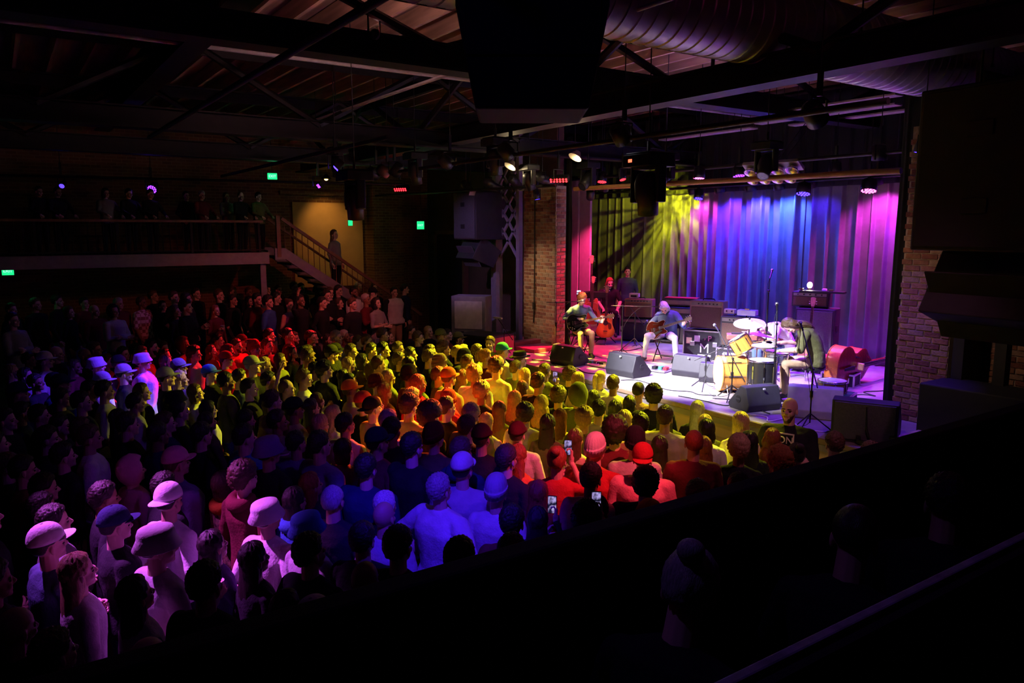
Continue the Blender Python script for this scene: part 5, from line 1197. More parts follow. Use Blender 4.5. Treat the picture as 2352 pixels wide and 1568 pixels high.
for lb, a, b in CB:
    pts = [(a[0] + (b[0] - a[0])*k/6 + cr.uniform(-.16, .16)*(0 < k < 6), a[1] + (b[1] - a[1])*k/6 + cr.uniform(-.16, .16)*(0 < k < 6), SZ + .008) for k in range(7)]
    tag(MB().tube(bez(pts, 7), .008, 6).build('stage_cable', WHT if 'pale' in lb else BLACK), lb, 'cable')
# far corner: cabinet with pale panel, sub speakers, red ramp
t = thing('equipment_cabinet', 'tall grey equipment cabinet with a pale square panel', 'cabinet', (8.75, 14.55, .55), .72)
MB().box((0, 0, .85), (.5, .80, 1.7)).build('cabinet', mat('lilac_grey', (.30, .28, .33), .6), t, .012); MB().box((-.256, 0, 1.28), (.012, .64, .62)).build('panel', mat('pale_panel', (.75, .70, .72), .6), t, .004)
for y in (-.2, .2): MB().box((-.258, y, .86), (.02, .2, .10)).build('vent', BLACK, t)
t = thing('subwoofer', 'black subwoofer box at the far stage corner', 'loudspeaker', (8.35, 13.35, .55), .3); MB().box((0, 0, .5), (.7, 1.0, 1.0)).build('cabinet', CAB, t, .015); MB().box((-.36, 0, .5), (.02, .92, .92)).build('grille', BLACK, t, .004); MB().box((0, -.505, .5), (.66, .012, .94)).build('side_panel', mat('red_side', (.45, .12, .12), .6), t)
t = thing('subwoofer', 'grey box beside the black far subwoofer', 'loudspeaker', (8.2, 14.15, .55), .3); MB().box((0, 0, .42), (.5, .36, .85)).build('cabinet', GRY, t, .01); MB().box((-.255, 0, .5), (.02, .28, .4)).build('recess', BLACK, t, .005)
struct('floor_far_wing', MB().box((9.2, 13.4, .58), (2.1, 2.0, 1.16)), BLACK)
t = thing('low_platform', 'low red-lit platform on the far stage floor', 'platform', (9.35, 12.75, SZ), .1); MB().box((0, 0, .04), (.9, .6, .08)).build('top', mat('carpet_red', (.45, .10, .12), .9), t, .01); MB().box((0, .42, .08), (.9, .22, .16)).build('step', MATS['carpet_red'], t, .01)
# near corner: large dark speaker, crowd barrier bars
t = thing('side_fill_speaker', 'big black angled speaker box at the near stage corner', 'loudspeaker', (8.62, 5.02, SZ), .45)
MB().prism([(-.36, 0), (.42, 0), (.42, .18), (-.2, .52), (-.36, .50)], -.36, .36, TR(rx=PI/2)).build('cabinet', CAB, t, .015); MB().box((-.365, 0, .26), (.02, .66, .44)).build('grille', GRIL, t, .004); MB().tube([(-.38, -.02, .45), (-.42, -.04, .2), (-.4, -.1, 0)], .008, 6).build('cable', BLACK, t)
t = thing('barrier_frame', 'dark steel barrier bars below the near stage corner', 'barrier', (8.2, 4.6, SZ))
for a, b in (((.28, .42, .12), (.18, -.35, .10)), ((.02, .28, .06), (-.05, -.3, .02)), ((.15, .36, .10), (.0, .26, .05)), ((.2, -.2, .1), (-.04, -.2, .02))): MB().box(tuple((Vector(a) + Vector(b))/2), (.05, (Vector(b) - Vector(a)).length, .05), None, (0, 0, math.atan2(b[1]-a[1], b[0]-a[0]) - PI/2)).build('bar', STEEL, t, .006)
t = thing('stage_steps', 'pale edged wooden steps beside the near brick pillar', 'steps', (9.0, 4.55, SZ), .0); MB().box((0, 0, .03), (.9, .34, .06)).build('tread', PLY, t, .006); MB().box((0, -.3, -.15), (.9, .3, .06)).build('tread', PLY, t, .006)
# ------------------------------------------------------------------ the audience: x, y, tier, scale, figure, skin, hair, top+sleeve, hat, hood, flags, label
CROWD = [
(0.14, 14.95, 1, 1.01, 'avg_crossed', 0, 'sd', 'G2', '', '', '', 'short dark-haired person, grey top, behind the white flat cap'),
(0.16, 17.39, 1, 0.989, 'slim_rest', 0, 'sd', 'D2', '', '', '', 'short dark-haired person, black top, behind the white flat cap'),
(0.56, 17.58, 1, 1.027, 'avg_rest', 0, 'sn', 'D2', '', '', '', 'short brown-haired person, black top, behind the white flat cap'),
(0.96, 18.06, 1, 1.032, 'avg_rest', 0, 'sd', 'D2', '', '', '', 'short dark-haired person, black top, left of the bald tier person'),
(1.1, 17.24, 1, 0.933, 'fem_rest', 0, 'bn', 'D2', '', '', '', 'bob brown-haired person, black top, left of the bald tier person'),
(1.44, 18.02, 1, 0.99, 'avg_pocket', 0, 'sd', 'M2', '', '', '', 'short dark-haired person, dark red top, left of the bald tier person'),
(1.5, 16.77, 1, 0.961, 'broad_rest', 0, 'Bd', 'M2', '', '', '', 'bald person in a dark maroon top standing on the raised tier'),
(1.76, 16.12, 1, 0.977, 'avg_crossed', 1, 'Bd', 'L2', 'hD', '', '', 'person with a dark hood up over a pale blue-grey sweater'),
(2.05, 17.83, 1, 0.975, 'broad_rest', 1, 'sg', 'M2', '', '', '', 'short grey-haired person, dark red top, behind the dark hood'),
(2.5, 17.88, 1, 0.973, 'broad_rest', 2, 'sn', 'K1', '', '', '', 'person in a pale pink plaid shirt standing on the raised tier'),
(2.83, 18.44, 1, 1.024, 'avg_crossed', 1, 'sn', 'D2', '', '', '', 'short brown-haired person, black top, right of the pink plaid shirt'),
(2.93, 18.0, 1, 0.909, 'fem_rest', 0, 'ld', 'D2', '', '', '', 'long dark-haired person, black top, right of the pink plaid shirt'),
(3.1, 17.55, 1, 1.038, 'avg_pocket', 0, 'sn', 'D1', '', '', '', 'short brown-haired person, black top, left of the auburn hair on the tier'),
(2.81, 15.85, 1, 0.954, 'fem_rest', 1, 'bn', 'D2', '', '', '', 'bob brown-haired person, black top, right of the pink plaid shirt'),
(3.26, 17.14, 1, 1.03, 'avg_rest', 1, 'sd', 'D1', '', '', '', 'short dark-haired person, black top, left of the auburn hair on the tier'),
(2.89, 15.19, 1, 1.037, 'avg_clap', 0, 'cd', 'D2', '', '', '', 'curly dark-haired person, black top, left of the auburn hair on the tier'),
(3.73, 18.44, 1, 1.03, 'slim_rest', 0, 'sd', 'D2', '', '', '', 'short dark-haired person, black top, behind the auburn hair on the tier'),
(3.63, 16.24, 1, 0.913, 'fem_cup', 0, 'lr', 'M2', '', '', '', 'person with long auburn hair and dark jacket holding a drink on the tier'),
(4.04, 17.58, 1, 1.037, 'avg_crossed', 0, 'sn', 'D2', '', '', '', 'short brown-haired person, black top, left of the glasses wearer on the tier'),
(4.2, 17.11, 1, 0.984, 'avg_rest', 1, 'sd', 'D1', '', '', '', 'short-haired person in glasses and black top on the raised tier'),
(4.74, 19.25, 1, 0.993, 'avg_rest', 1, 'sn', 'D2', '', '', '', 'short brown-haired person, black top, behind the glasses wearer on the tier'),
(4.83, 18.15, 1, 0.905, 'fem_rest', 0, 'bd', 'D2', '', '', '', 'bob dark-haired person, black top, right of the glasses wearer on the tier'),
(4.51, 16.28, 1, 1.025, 'slim_rest', 0, 'sd', 'M2', '', '', '', 'short dark-haired person, dark red top, left of the blue t-shirt'),
(4.61, 15.84, 1, 1.008, 'slim_rest', 0, 'cd', 'B1', '', '', '', 'curly-haired person in glasses and a blue t-shirt on the tier'),
(5.15, 17.06, 1, 0.987, 'avg_rest', 0, 'sd', 'D2', '', '', '', 'short dark-haired person, black top, right of the blue t-shirt'),
(5.06, 15.88, 1, 0.957, 'fem_rest', 0, 'un', 'P0', '', '', '', 'bare-armed person in a patterned crop top on the raised tier'),
(5.57, 19.18, 1, 0.998, 'avg_pocket', 0, 'sd', 'D2', '', '', '', 'short dark-haired person, black top, behind the blue t-shirt'),
(6.53, 19.47, 1, 0.998, 'slim_rest', 0, 'sd', 'D1', '', '', '', 'short dark-haired person, black top, behind the crop top'),
(6.83, 19.14, 1, 0.965, 'avg_rest', 2, 'sn', 'D2', '', '', '', 'short brown-haired person, black top, behind the black sweatshirt'),
(6.03, 16.25, 1, 1.028, 'avg_crossed', 0, 'sd', 'D2', '', '', '', 'short dark-haired person, black top, behind the black sweatshirt'),
(5.59, 15.39, 1, 0.989, 'slim_pocket', 0, 'sd', 'D2', '', '', '', 'dark-haired person in a black sweatshirt with a small chest mark'),
(5.15, 15.43, 1, 1.027, 'fem_up', 2, 'sd', 'D2', '', '', '', 'short dark-haired person, black top, right of the crop top'),
(6.41, 16.49, 1, 0.903, 'fem_crossed', 0, 'ln', 'D1', '', '', '', 'long-haired person in a black band t-shirt on the tier'),
(6.09, 14.95, 1, 0.974, 'avg_rest', 0, 'sn', 'D2', '', '', '', 'short brown-haired person, black top, in front of the bearded white shirt'),
(6.98, 17.01, 1, 1.02, 'avg_crossed', 2, 'sd', 'W1', '', '', 'b', 'bearded person in a white and maroon shirt on the tier'),
(6.66, 15.55, 1, 0.988, 'avg_crossed', 2, 'sg', 'M2', '', '', '', 'grey-haired person with folded arms in a maroon shirt'),
(6.71, 15.1, 1, 0.962, 'fem_crossed', 0, 'bd', 'G1', '', '', '', 'bob dark-haired person, grey top, right of the folded arms'),
(8.14, 17.26, 1, 0.98, 'broad_rest', 0, 'sd', 'W1', '', '', 'j', 'person in a dark blazer over a white shirt by the far wall'),
(7.41, 16.9, 1, 0.997, 'slim_pocket', 0, 'qn', 'D2', 'CD', '', '', 'person in a black cap, black top, behind the folded arms'),
(6.35, 16.93, 1, 1.029, 'avg_crossed', 0, 'sn', 'D2', '', '', '', 'short brown-haired person, black top, behind the band t-shirt'),
(7.19, 19.41, 1, 1.036, 'avg_pocket', 0, 'sd', 'D2', '', '', '', 'short dark-haired person, black top, behind the band t-shirt'),
(8.05, 19.31, 1, 0.987, 'slim_pocket', 0, 'sg', 'M2', '', '', '', 'short grey-haired person, dark red top, behind the bearded white shirt'),
(6.74, 17.39, 1, 1.033, 'avg_rest', 0, 'sd', 'D2', '', '', '', 'short dark-haired person, black top, left of the bearded white shirt'),
(6.24, 19.13, 1, 1.034, 'slim_rest', 0, 'sd', 'D2', '', '', '', 'short dark-haired person, black top, left of the black sweatshirt'),
(5.93, 19.46, 1, 0.985, 'avg_rest', 0, 'sn', 'D2', '', '', '', 'short brown-haired person, black top, behind the blue t-shirt'),
(5.17, 19.38, 1, 0.974, 'avg_pocket', 2, 'sn', 'D1', '', '', '', 'short brown-haired person, black top, right of the glasses wearer on the tier'),
(5.25, 18.31, 1, 1.018, 'avg_crossed', 1, 'sd', 'D1', '', '', '', 'short dark-haired person, black top, left of the crop top'),
(7.61, 19.25, 1, 0.911, 'fem_rest', 0, 'bd', 'D2', '', '', '', 'bob dark-haired person, black top, left of the bearded white shirt'),
(8.5, 19.3, 1, 0.966, 'slim_pocket', 0, 'sd', 'D2', '', '', '', 'short dark-haired person, black top, behind the folded arms'),
(1.89, 14.58, 0, 0.963, 'slim_pocket', 0, 'qd', 'D2', 'CD', '', '', 'person in a black cap, black top, behind the bright blue-lit hat'),
(2.1, 14.16, 0, 1.026, 'avg_crossed', 0, 'sd', 'D2', '', '', 'b', 'short dark-haired person, black top, behind the bright blue-lit hat'),
(2.34, 14.57, 0, 0.972, 'slim_rest', 0, 'sn', 'M2', '', '', 'b', 'short brown-haired person, dark red top, right of the bright blue-lit hat'),
(2.62, 14.22, 0, 1.024, 'avg_pocket', 2, 'Bd', 'M1', 'hM', '', '', 'person in a dark red raised hood, dark red top, left of the red-lit wavy hair'),
(2.83, 14.62, 0, 0.97, 'slim_rest', 0, 'qd', 'M2', 'CD', '', '', 'person in a black cap, dark red top, left of the red-lit wavy hair'),
(3.28, 14.61, 0, 1.01, 'avg_rest', 0, 'sd', 'M2', '', '', '', 'short dark-haired person, dark red top, behind the red-lit wavy hair'),
(3.73, 14.6, 0, 0.974, 'avg_pocket', 0, 'qd', 'M1', 'CM', '', '', 'person in a dark red cap, dark red top, behind the red-lit beard'),
(3.52, 14.2, 0, 0.965, 'broad_rest', 0, 'sn', 'R2', '', '', 'b', 'bearded person in glasses brightly lit in red light'),
(3.07, 14.18, 0, 0.929, 'fem_rest', 0, 'wn', 'R1', '', '', '', 'long wavy-haired person glowing in the red light'),
(2.62, 13.33, 0, 0.996, 'slim_rest', 0, 'cd', 'L2', '', '', '', 'curly dark-haired person, pale top, left of the red-lit wavy hair'),
(2.22, 13.72, 0, 0.968, 'fem_rest', 0, 'ld', 'D2', '', '', '', 'long dark-haired person, black top, right of the bright blue-lit hat'),
(2.14, 13.05, 0, 0.967, 'fem_crossed', 1, 'ld', 'M1', '', '', '', 'long dark-haired person, dark red top, behind the blue-lit blonde'),
(2.67, 13.77, 0, 0.951, 'fem_rest', 1, 'ln', 'M1', '', '', '', 'long brown-haired person, dark red top, left of the red-lit wavy hair'),
(1.65, 14.16, 0, 0.982, 'avg_crossed', 0, 'sd', 'D2', '', '', '', 'short dark-haired person, black top, left of the bright blue-lit hat'),
(1.83, 13.38, 0, 1.032, 'avg_crossed', 1, 'sn', 'M1', '', '', '', 'short brown-haired person, dark red top, behind the bright blue-lit hat'),
(1.26, 14.44, 0, 1.026, 'slim_rest', 1, 'sn', 'D1', '', '', '', 'short brown-haired person, black top, right of the bald beard'),
(1.07, 14.03, 0, 1.01, 'broad_rest', 2, 'Bd', 'D1', '', '', 'b', 'bald bearded person in black at the edge of the blue light'),
(0.69, 14.28, 0, 1.029, 'broad_rest', 0, 'Bd', 'D1', '', '', '', 'bald person, black top, right of the white flat cap'),
(0.3, 14.5, 0, 0.967, 'avg_rest', 1, 'sd', 'D2', '', '', '', 'short dark-haired person, black top, left of the white flat cap'),
(1.34, 13.67, 0, 0.965, 'avg_rest', 0, 'sn', 'M2', '', '', '', 'short brown-haired person, dark red top, right of the white bucket hat'),
(0.5, 13.69, 0, 1.021, 'avg_rest', 0, 'qd', 'W1', 'CW', '', '', 'white flat cap and pale top far left in the blue light'),
(0.88, 13.46, 0, 0.958, 'fem_rest', 2, 'ln', 'M2', '', '', '', 'long brown-haired person, dark red top, in front of the bald beard'),
(0.07, 13.56, 0, 0.954, 'fem_crossed', 0, 'ly', 'D2', '', '', '', 'long blonde-haired person, black top, left of the white flat cap'),
(0.22, 13.13, 0, 0.95, 'fem_rest', 0, 'ld', 'G2', '', '', '', 'long dark-haired person, grey top, in front of the white flat cap'),
(1.12, 12.77, 0, 1.012, 'slim_rest', 0, 'qd', 'W1', 'kW', '', '', 'person in a white bucket hat left of the brightest blue glow'),
(1.39, 12.02, 0, 0.998, 'avg_rest', 0, 'qd', 'D2', 'CW', '', '', 'person in a pale cap, black top, left of the bright blue-lit hat'),
(1.75, 12.78, 0, 1.014, 'broad_rest', 1, 'qd', 'W1', 'kW', '', '', 'person in a white hat and top, brightest in the far blue light'),
(1.45, 13.11, 0, 0.983, 'slim_pocket', 0, 'qd', 'D1', 'CD', '', '', 'person in a black cap, black top, right of the white bucket hat'),
(1.07, 11.62, 0, 0.988, 'slim_pocket', 0, 'qd', 'W2', 'CW', '', '', 'person in a pale cap, pale top, in front of the white bucket hat'),
(1.0, 10.66, 0, 1.019, 'avg_rest', 1, 'sd', 'L1', '', '', '', 'short dark-haired person, pale top, in front of the white bucket hat'),
(1.79, 11.03, 0, 1.034, 'avg_crossed', 0, 'qd', 'D2', 'CL', '', '', 'person in a pale cap, black top, left of the blue-lit blonde'),
(2.03, 11.41, 0, 0.968, 'fem_rest', 1, 'ly', 'L2', '', '', '', 'long straight blonde hair and blue-lit denim shirt'),
(2.14, 12.05, 0, 1.001, 'slim_rest', 0, 'qd', 'D2', 'CG', '', '', 'person in a grey cap, black top, behind the blue-lit blonde'),
(2.46, 11.51, 0, 0.976, 'avg_crossed', 0, 'qd', 'D2', 'CB', '', '', 'person in a cap with a long bright blue visor'),
(2.42, 10.38, 0, 1.022, 'avg_crossed', 2, 'sd', 'V2', '', '', '', 'tall dark-haired person with green-yellow light on the neck'),
(2.96, 12.68, 0, 0.974, 'slim_pocket', 0, 'qd', 'R2', 'CR', '', '', 'person in a red cap, red top, right of the red-lit wavy hair'),
(3.15, 13.32, 0, 0.984, 'slim_pocket', 1, 'Bd', 'M2', 'hM', '', '', 'person in a dark red raised hood, dark red top, left of the red-lit beard'),
(3.54, 13.09, 0, 1.018, 'avg_pocket', 0, 'qd', 'R1', 'nR', '', '', 'person in a red beanie, red top, right of the red-lit beard'),
(3.97, 14.21, 0, 0.911, 'fem_rest', 0, 'lr', 'M2', '', '', '', 'long red-haired person, dark red top, right of the red-lit beard'),
(3.86, 13.41, 0, 1.01, 'avg_pocket', 0, 'sn', 'M2', '', '', '', 'short brown-haired person, dark red top, right of the red-lit beard'),
(4.23, 14.58, 0, 1.021, 'avg_rest', 0, 'sd', 'M2', '', '', '', 'short dark-haired person, dark red top, in front of the blue t-shirt'),
(4.49, 14.22, 0, 1.039, 'avg_pocket', 0, 'sd', 'M2', '', '', '', 'short dark-haired person, dark red top, in front of the crop top'),
(4.72, 14.61, 0, 0.964, 'avg_rest', 0, 'sn', 'D2', '', '', 'b', 'short brown-haired person, black top, in front of the crop top'),
(4.98, 14.25, 0, 0.985, 'avg_crossed', 0, 'sd', 'D1', '', '', '', 'short dark-haired person, black top, behind the big dark curls'),
(5.8, 14.4, 0, 0.914, 'fem_rest', 2, 'ld', 'D1', '', '', '', 'long dark-haired person, black top, in front of the band t-shirt'),
(5.5, 13.94, 0, 0.993, 'avg_crossed', 2, 'sg', 'M2', '', '', '', 'short grey-haired person, dark red top, in front of the band t-shirt'),
(4.18, 13.09, 0, 0.946, 'fem_rest', 0, 'ld', 'D2', '', '', '', 'long dark-haired person, black top, left of the big dark curls'),
(3.77, 12.41, 0, 0.941, 'fem_rest', 1, 'bn', 'V2', '', '', '', 'bob brown-haired person, olive top, left of the big dark curls'),
(4.06, 12.07, 0, 1.017, 'avg_rest', 0, 'sd', 'D2', '', '', '', 'short dark-haired person, black top, left of the big dark curls'),
(4.28, 12.5, 0, 0.988, 'avg_crossed', 1, 'sn', 'L2', '', '', '', 'short brown-haired person, pale top, behind the big dark curls'),
(4.4, 11.75, 0, 1.029, 'slim_pocket', 0, 'qd', 'D2', 'CD', '', '', 'person in a black cap, black top, behind the big dark curls'),
(3.77, 10.33, 0, 1.037, 'broad_crossed', 0, 'cd', 'D2', '', '', '', 'big dark-curled person with yellow light on the face'),
(3.38, 10.11, 0, 1.009, 'avg_cup', 1, 'sn', 'L2', '', '', '', 'short brown-haired person, pale top, left of the big dark curls'),
(3.05, 9.81, 0, 0.984, 'broad_crossed', 1, 'zn', 'D2', '', '', '', 'balding person, black top, behind the cream top'),
(3.29, 11.66, 0, 0.987, 'slim_pocket', 1, 'sy', 'V2', '', '', '', 'short blonde-haired person, olive top, right of the red-lit beard'),
(3.02, 11.29, 0, 1.037, 'avg_crossed', 0, 'qg', 'D2', 'CG', '', '', 'person in a grey cap, black top, in front of the red-lit beard'),
(2.69, 10.79, 0, 0.993, 'slim_pocket', 1, 'sd', 'N1', '', '', '', 'short dark-haired person, navy top, right of the green-lit neck'),
(2.61, 9.97, 0, 0.997, 'avg_crossed', 0, 'sd', 'D2', '', '', '', 'short dark-haired person, black top, right of the green-lit neck'),
(2.96, 10.26, 0, 1.005, 'fem_up', 0, 'sd', 'D1', '', '', '', 'short dark-haired person, black top, behind the cream top'),
(2.55, 8.76, 0, 1.037, 'slim_rest', 0, 'sn', 'T2', '', '', '', 'short brown-haired person, tan top, behind the cream top'),
(2.7, 9.34, 0, 0.925, 'fem_crossed', 0, 'bn', 'C1', '', '', '', 'person with chin-length brown hair and a cream top, backpack strap'),
(2.17, 8.51, 0, 0.96, 'avg_rest', 1, 'sd', 'W1', '', '', 'b', 'short dark-haired person, pale top, behind the royal blue shirt'),
(2.37, 7.98, 0, 1.005, 'slim_rest', 2, 'sd', 'J2', '', '', '', 'bespectacled person in a striped knit sweater'),
(2.09, 10.68, 0, 0.923, 'fem_crossed', 0, 'bn', 'L1', '', '', '', 'bob brown-haired person, pale top, in front of the blue-lit blonde'),
(1.99, 9.51, 0, 0.926, 'fem_rest', 0, 'bd', 'W1', '', '', '', 'bob dark-haired person, pale top, in front of the green-lit neck'),
(1.44, 10.75, 0, 0.968, 'fem_rest', 0, 'ln', 'D2', '', '', '', 'long brown-haired person, black top, in front of the bright blue-lit hat'),
(1.25, 9.96, 0, 0.983, 'slim_pocket', 1, 'sd', 'L1', '', '', '', 'short dark-haired person, pale top, left of the dark bucket hat'),
(0.52, 11.88, 0, 0.991, 'avg_rest', 0, 'qd', 'N1', 'CD', '', '', 'person in a black cap, navy top, in front of the white flat cap'),
(0.58, 11.43, 0, 1.019, 'avg_crossed', 1, 'qd', 'N2', 'CN', '', '', 'person in a navy cap, navy top, in front of the white flat cap'),
(0.53, 10.81, 0, 0.98, 'avg_rest', 1, 'sd', 'D2', '', '', '', 'short dark-haired person, black top, in front of the white flat cap'),
(0.1, 10.93, 0, 1.036, 'avg_crossed', 0, 'qd', 'N2', 'CN', '', '', 'person in a navy cap, navy top, left of the bald beard'),
(-0.24, 10.64, 0, 1.034, 'avg_crossed', 0, 'Bd', 'N2', '', '', '', 'bald person, navy top, left of the white flat cap'),
(0.1, 10.35, 0, 0.962, 'slim_pocket', 0, 'sd', 'N2', '', '', '', 'short dark-haired person, navy top, in front of the white flat cap'),
(0.27, 9.93, 0, 0.98, 'avg_pocket', 0, 'sd', 'D2', '', '', '', 'short dark-haired person, black top, in front of the bald beard'),
(0.7, 10.05, 0, 1.026, 'avg_crossed', 0, 'sd', 'D2', '', '', '', 'short dark-haired person, black top, in front of the white bucket hat'),
(1.02, 9.57, 0, 0.937, 'fem_rest', 0, 'ld', 'D2', '', '', '', 'long dark-haired person, black top, behind the pink hood'),
(1.68, 9.83, 0, 0.979, 'avg_rest', 0, 'qd', 'D2', 'kD', '', '', 'dark bucket hat in front of the blue glow'),
(1.39, 8.76, 0, 0.98, 'avg_pocket', 0, 'sn', 'N2', '', '', '', 'short brown-haired person, navy top, in front of the dark bucket hat'),
(0.62, 8.29, 0, 1.018, 'avg_rest', 1, 'sn', 'W1', '', '', '', 'short brown-haired person, pale top, left of the pink hood'),
(0.28, 8.62, 0, 0.999, 'avg_rest', 0, 'sd', 'D2', '', '', '', 'short dark-haired person, black top, left of the pink hood'),
(-0.06, 8.01, 0, 0.961, 'avg_rest', 0, 'sn', 'D2', '', '', '', 'short brown-haired person, black top, behind the lilac cap'),
(0.59, 8.94, 0, 0.983, 'slim_pocket', 0, 'sn', 'D1', '', '', '', 'short brown-haired person, black top, in front of the white bucket hat'),
(1.83, 8.81, 0, 0.943, 'fem_crossed', 1, 'ld', 'V2', '', '', '', 'long dark-haired person, olive top, right of the dark bucket hat'),
(1.21, 8.14, 0, 1.002, 'avg_rest', 2, 'sd', 'N1', '', '', '', 'short dark-haired person, navy top, behind the purple shirt'),
(0.88, 11.1, 0, 0.989, 'slim_rest', 0, 'sd', 'D2', '', '', '', 'short dark-haired person, black top, right of the white flat cap'),
(0.32, 12.31, 0, 0.963, 'avg_crossed', 2, 'sd', 'D2', '', '', '', 'short dark-haired person, black top, left of the bald beard'),
(-0.05, 9.61, 0, 1.015, 'avg_pocket', 0, 'sd', 'D2', '', '', '', 'short dark-haired person, black top, left of the white bucket hat'),
(0.44, 9.41, 0, 0.961, 'avg_crossed', 0, 'sd', 'D2', '', '', '', 'short dark-haired person, black top, in front of the bright blue-lit hat'),
(-0.14, 8.46, 0, 1.029, 'avg_crossed', 0, 'sd', 'D1', '', '', '', 'short dark-haired person, black top, behind the lilac cap'),
(0.37, 7.91, 0, 0.991, 'slim_rest', 0, 'sd', 'D2', '', '', '', 'short dark-haired person, black top, left of the purple shirt'),
(0.99, 8.54, 0, 1.032, 'avg_rest', 0, 'sd', 'D1', '', '', '', 'short dark-haired person, black top, behind the pink hood'),
(1.61, 9.2, 0, 0.984, 'avg_crossed', 0, 'sd', 'D1', '', '', '', 'short dark-haired person, black top, in front of the dark bucket hat'),
(1.56, 7.86, 0, 1.007, 'slim_pocket', 0, 'sd', 'D2', '', '', '', 'short dark-haired person, black top, behind the purple shirt'),
(1.86, 7.36, 0, 1.033, 'broad_rest', 0, 'sd', 'B2', '', '', '', 'dark-haired person in a plain royal blue shirt'),
(2.32, 7.23, 0, 0.973, 'broad_crossed', 1, 'sd', 'P1', '', '', '', 'short-haired person in a purple-grey long-sleeved shirt'),
(2.35, 6.64, 0, 1.044, 'broad_rest', 0, 'sd', 'P2', '', '', '', 'broad-backed person in a tight purple sweater'),
(1.9, 6.71, 0, 1.038, 'slim_rest', 1, 'qd', 'D2', 'kP', '', '', 'person in a purple bucket hat, black top, right of the royal blue shirt'),
(3.25, 9.21, 0, 0.93, 'fem_crossed', 0, 'ln', 'V2', '', '', '', 'long brown-haired person, olive top, behind the very long blonde hair'),
(3.09, 8.22, 0, 0.957, 'fem_rest', 1, 'wy', 'C2', '', '', '', 'very long blonde hair falling over the back in yellow light'),
(2.66, 8.32, 0, 1.019, 'avg_rest', 2, 'qd', 'T1', 'CD', '', '', 'person in a black cap, tan top, right of the striped knit'),
(4.79, 13.84, 0, 1.023, 'slim_rest', 0, 'sn', 'D2', '', '', '', 'short brown-haired person, black top, behind the big dark curls'),
(5.36, 14.49, 0, 0.923, 'fem_rest', 0, 'ld', 'D2', '', '', '', 'long dark-haired person, black top, behind the big dark curls'),
(5.13, 13.39, 0, 1.038, 'avg_crossed', 0, 'sg', 'G2', '', '', '', 'short grey-haired person, grey top, behind the big dark curls'),
(5.58, 13.44, 0, 0.964, 'avg_pocket', 0, 'sn', 'D2', '', '', '', 'short brown-haired person, black top, in front of the folded arms'),
(5.54, 12.92, 0, 1.009, 'avg_pocket', 0, 'sn', 'D1', '', '', '', 'short brown-haired person, black top, in front of the band t-shirt'),
(5.98, 13.23, 0, 1.04, 'slim_pocket', 0, 'sn', 'M2', '', '', '', 'short brown-haired person, dark red top, in front of the folded arms'),
(6.61, 14.28, 0, 0.91, 'fem_crossed', 0, 'ld', 'D2', '', '', '', 'long dark-haired person, black top, in front of the folded arms'),
(7.04, 14.14, 0, 0.975, 'avg_rest', 0, 'sd', 'D2', '', '', '', 'short dark-haired person, black top, in front of the dark blazer'),
(6.51, 12.79, 0, 1.01, 'avg_rest', 0, 'sn', 'D2', '', '', '', 'short brown-haired person, black top, behind the striped beanie'),
(7.48, 14.19, 0, 0.946, 'fem_crossed', 0, 'ly', 'D2', '', '', '', 'long blonde-haired person, black top, left of the olive cap'),
(7.43, 13.3, 0, 0.966, 'avg_rest', 0, 'sd', 'M1', '', '', '', 'short dark-haired person, dark red top, left of the olive cap'),
(6.94, 12.66, 0, 1.019, 'slim_rest', 0, 'qn', 'V1', 'CV', '', '', 'person in a olive cap, olive top, left of the olive cap'),
(7.38, 12.76, 0, 0.961, 'avg_rest', 2, 'qd', 'D2', 'CV', '', '', 'person in an olive cap by the far subwoofer'),
(4.82, 11.92, 0, 1.015, 'avg_crossed', 0, 'sn', 'V2', '', '', '', 'short brown-haired person, olive top, right of the big dark curls'),
(4.71, 12.38, 0, 0.988, 'slim_pocket', 2, 'qd', 'D1', 'CD', '', '', 'person in a black cap, black top, in front of the band t-shirt'),
(3.97, 11.63, 0, 1.033, 'avg_rest', 2, 'sn', 'T1', '', '', '', 'short brown-haired person, tan top, left of the big dark curls'),
(5.33, 12.27, 0, 0.972, 'slim_pocket', 0, 'sd', 'D2', '', '', '', 'short dark-haired person, black top, behind the straight red hair'),
(5.26, 11.6, 0, 1.033, 'slim_rest', 0, 'sd', 'V1', '', '', '', 'short dark-haired person, olive top, behind the straight red hair'),
(5.76, 12.07, 0, 0.981, 'slim_rest', 0, 'sn', 'D2', '', '', '', 'short brown-haired person, black top, left of the striped beanie'),
(5.67, 11.4, 0, 0.98, 'avg_pocket', 0, 'sd', 'V2', '', '', 'b', 'short dark-haired person, olive top, left of the striped beanie'),
(5.82, 10.98, 0, 1.025, 'avg_crossed', 1, 'sn', 'D2', '', '', '', 'short brown-haired person, black top, left of the olive cap'),
(6.21, 11.22, 0, 1.019, 'avg_pocket', 0, 'cn', 'D2', '', '', '', 'curly brown-haired person, black top, behind the striped beanie'),
(6.19, 10.71, 0, 1.017, 'broad_crossed', 0, 'sy', 'D2', '', '', '', 'short blonde-haired person, black top, in front of the olive cap'),
(6.91, 11.72, 0, 0.924, 'fem_crossed', 1, 'by', 'V2', '', '', '', 'bob blonde-haired person, olive top, in front of the olive cap'),
(6.03, 10.24, 0, 1.013, 'avg_rest', 0, 'qd', 'D2', 'nD', '', '', 'person in a black beanie, black top, behind the white turtleneck'),
(6.65, 10.84, 0, 1.001, 'avg_pocket', 2, 'sn', 'V2', '', '', '', 'short brown-haired person, olive top, behind the ginger hair'),
(6.48, 10.31, 0, 0.991, 'avg_crossed', 0, 'So', 'M2', '', '', '', 'ginger-haired person glowing orange near the stage corner'),
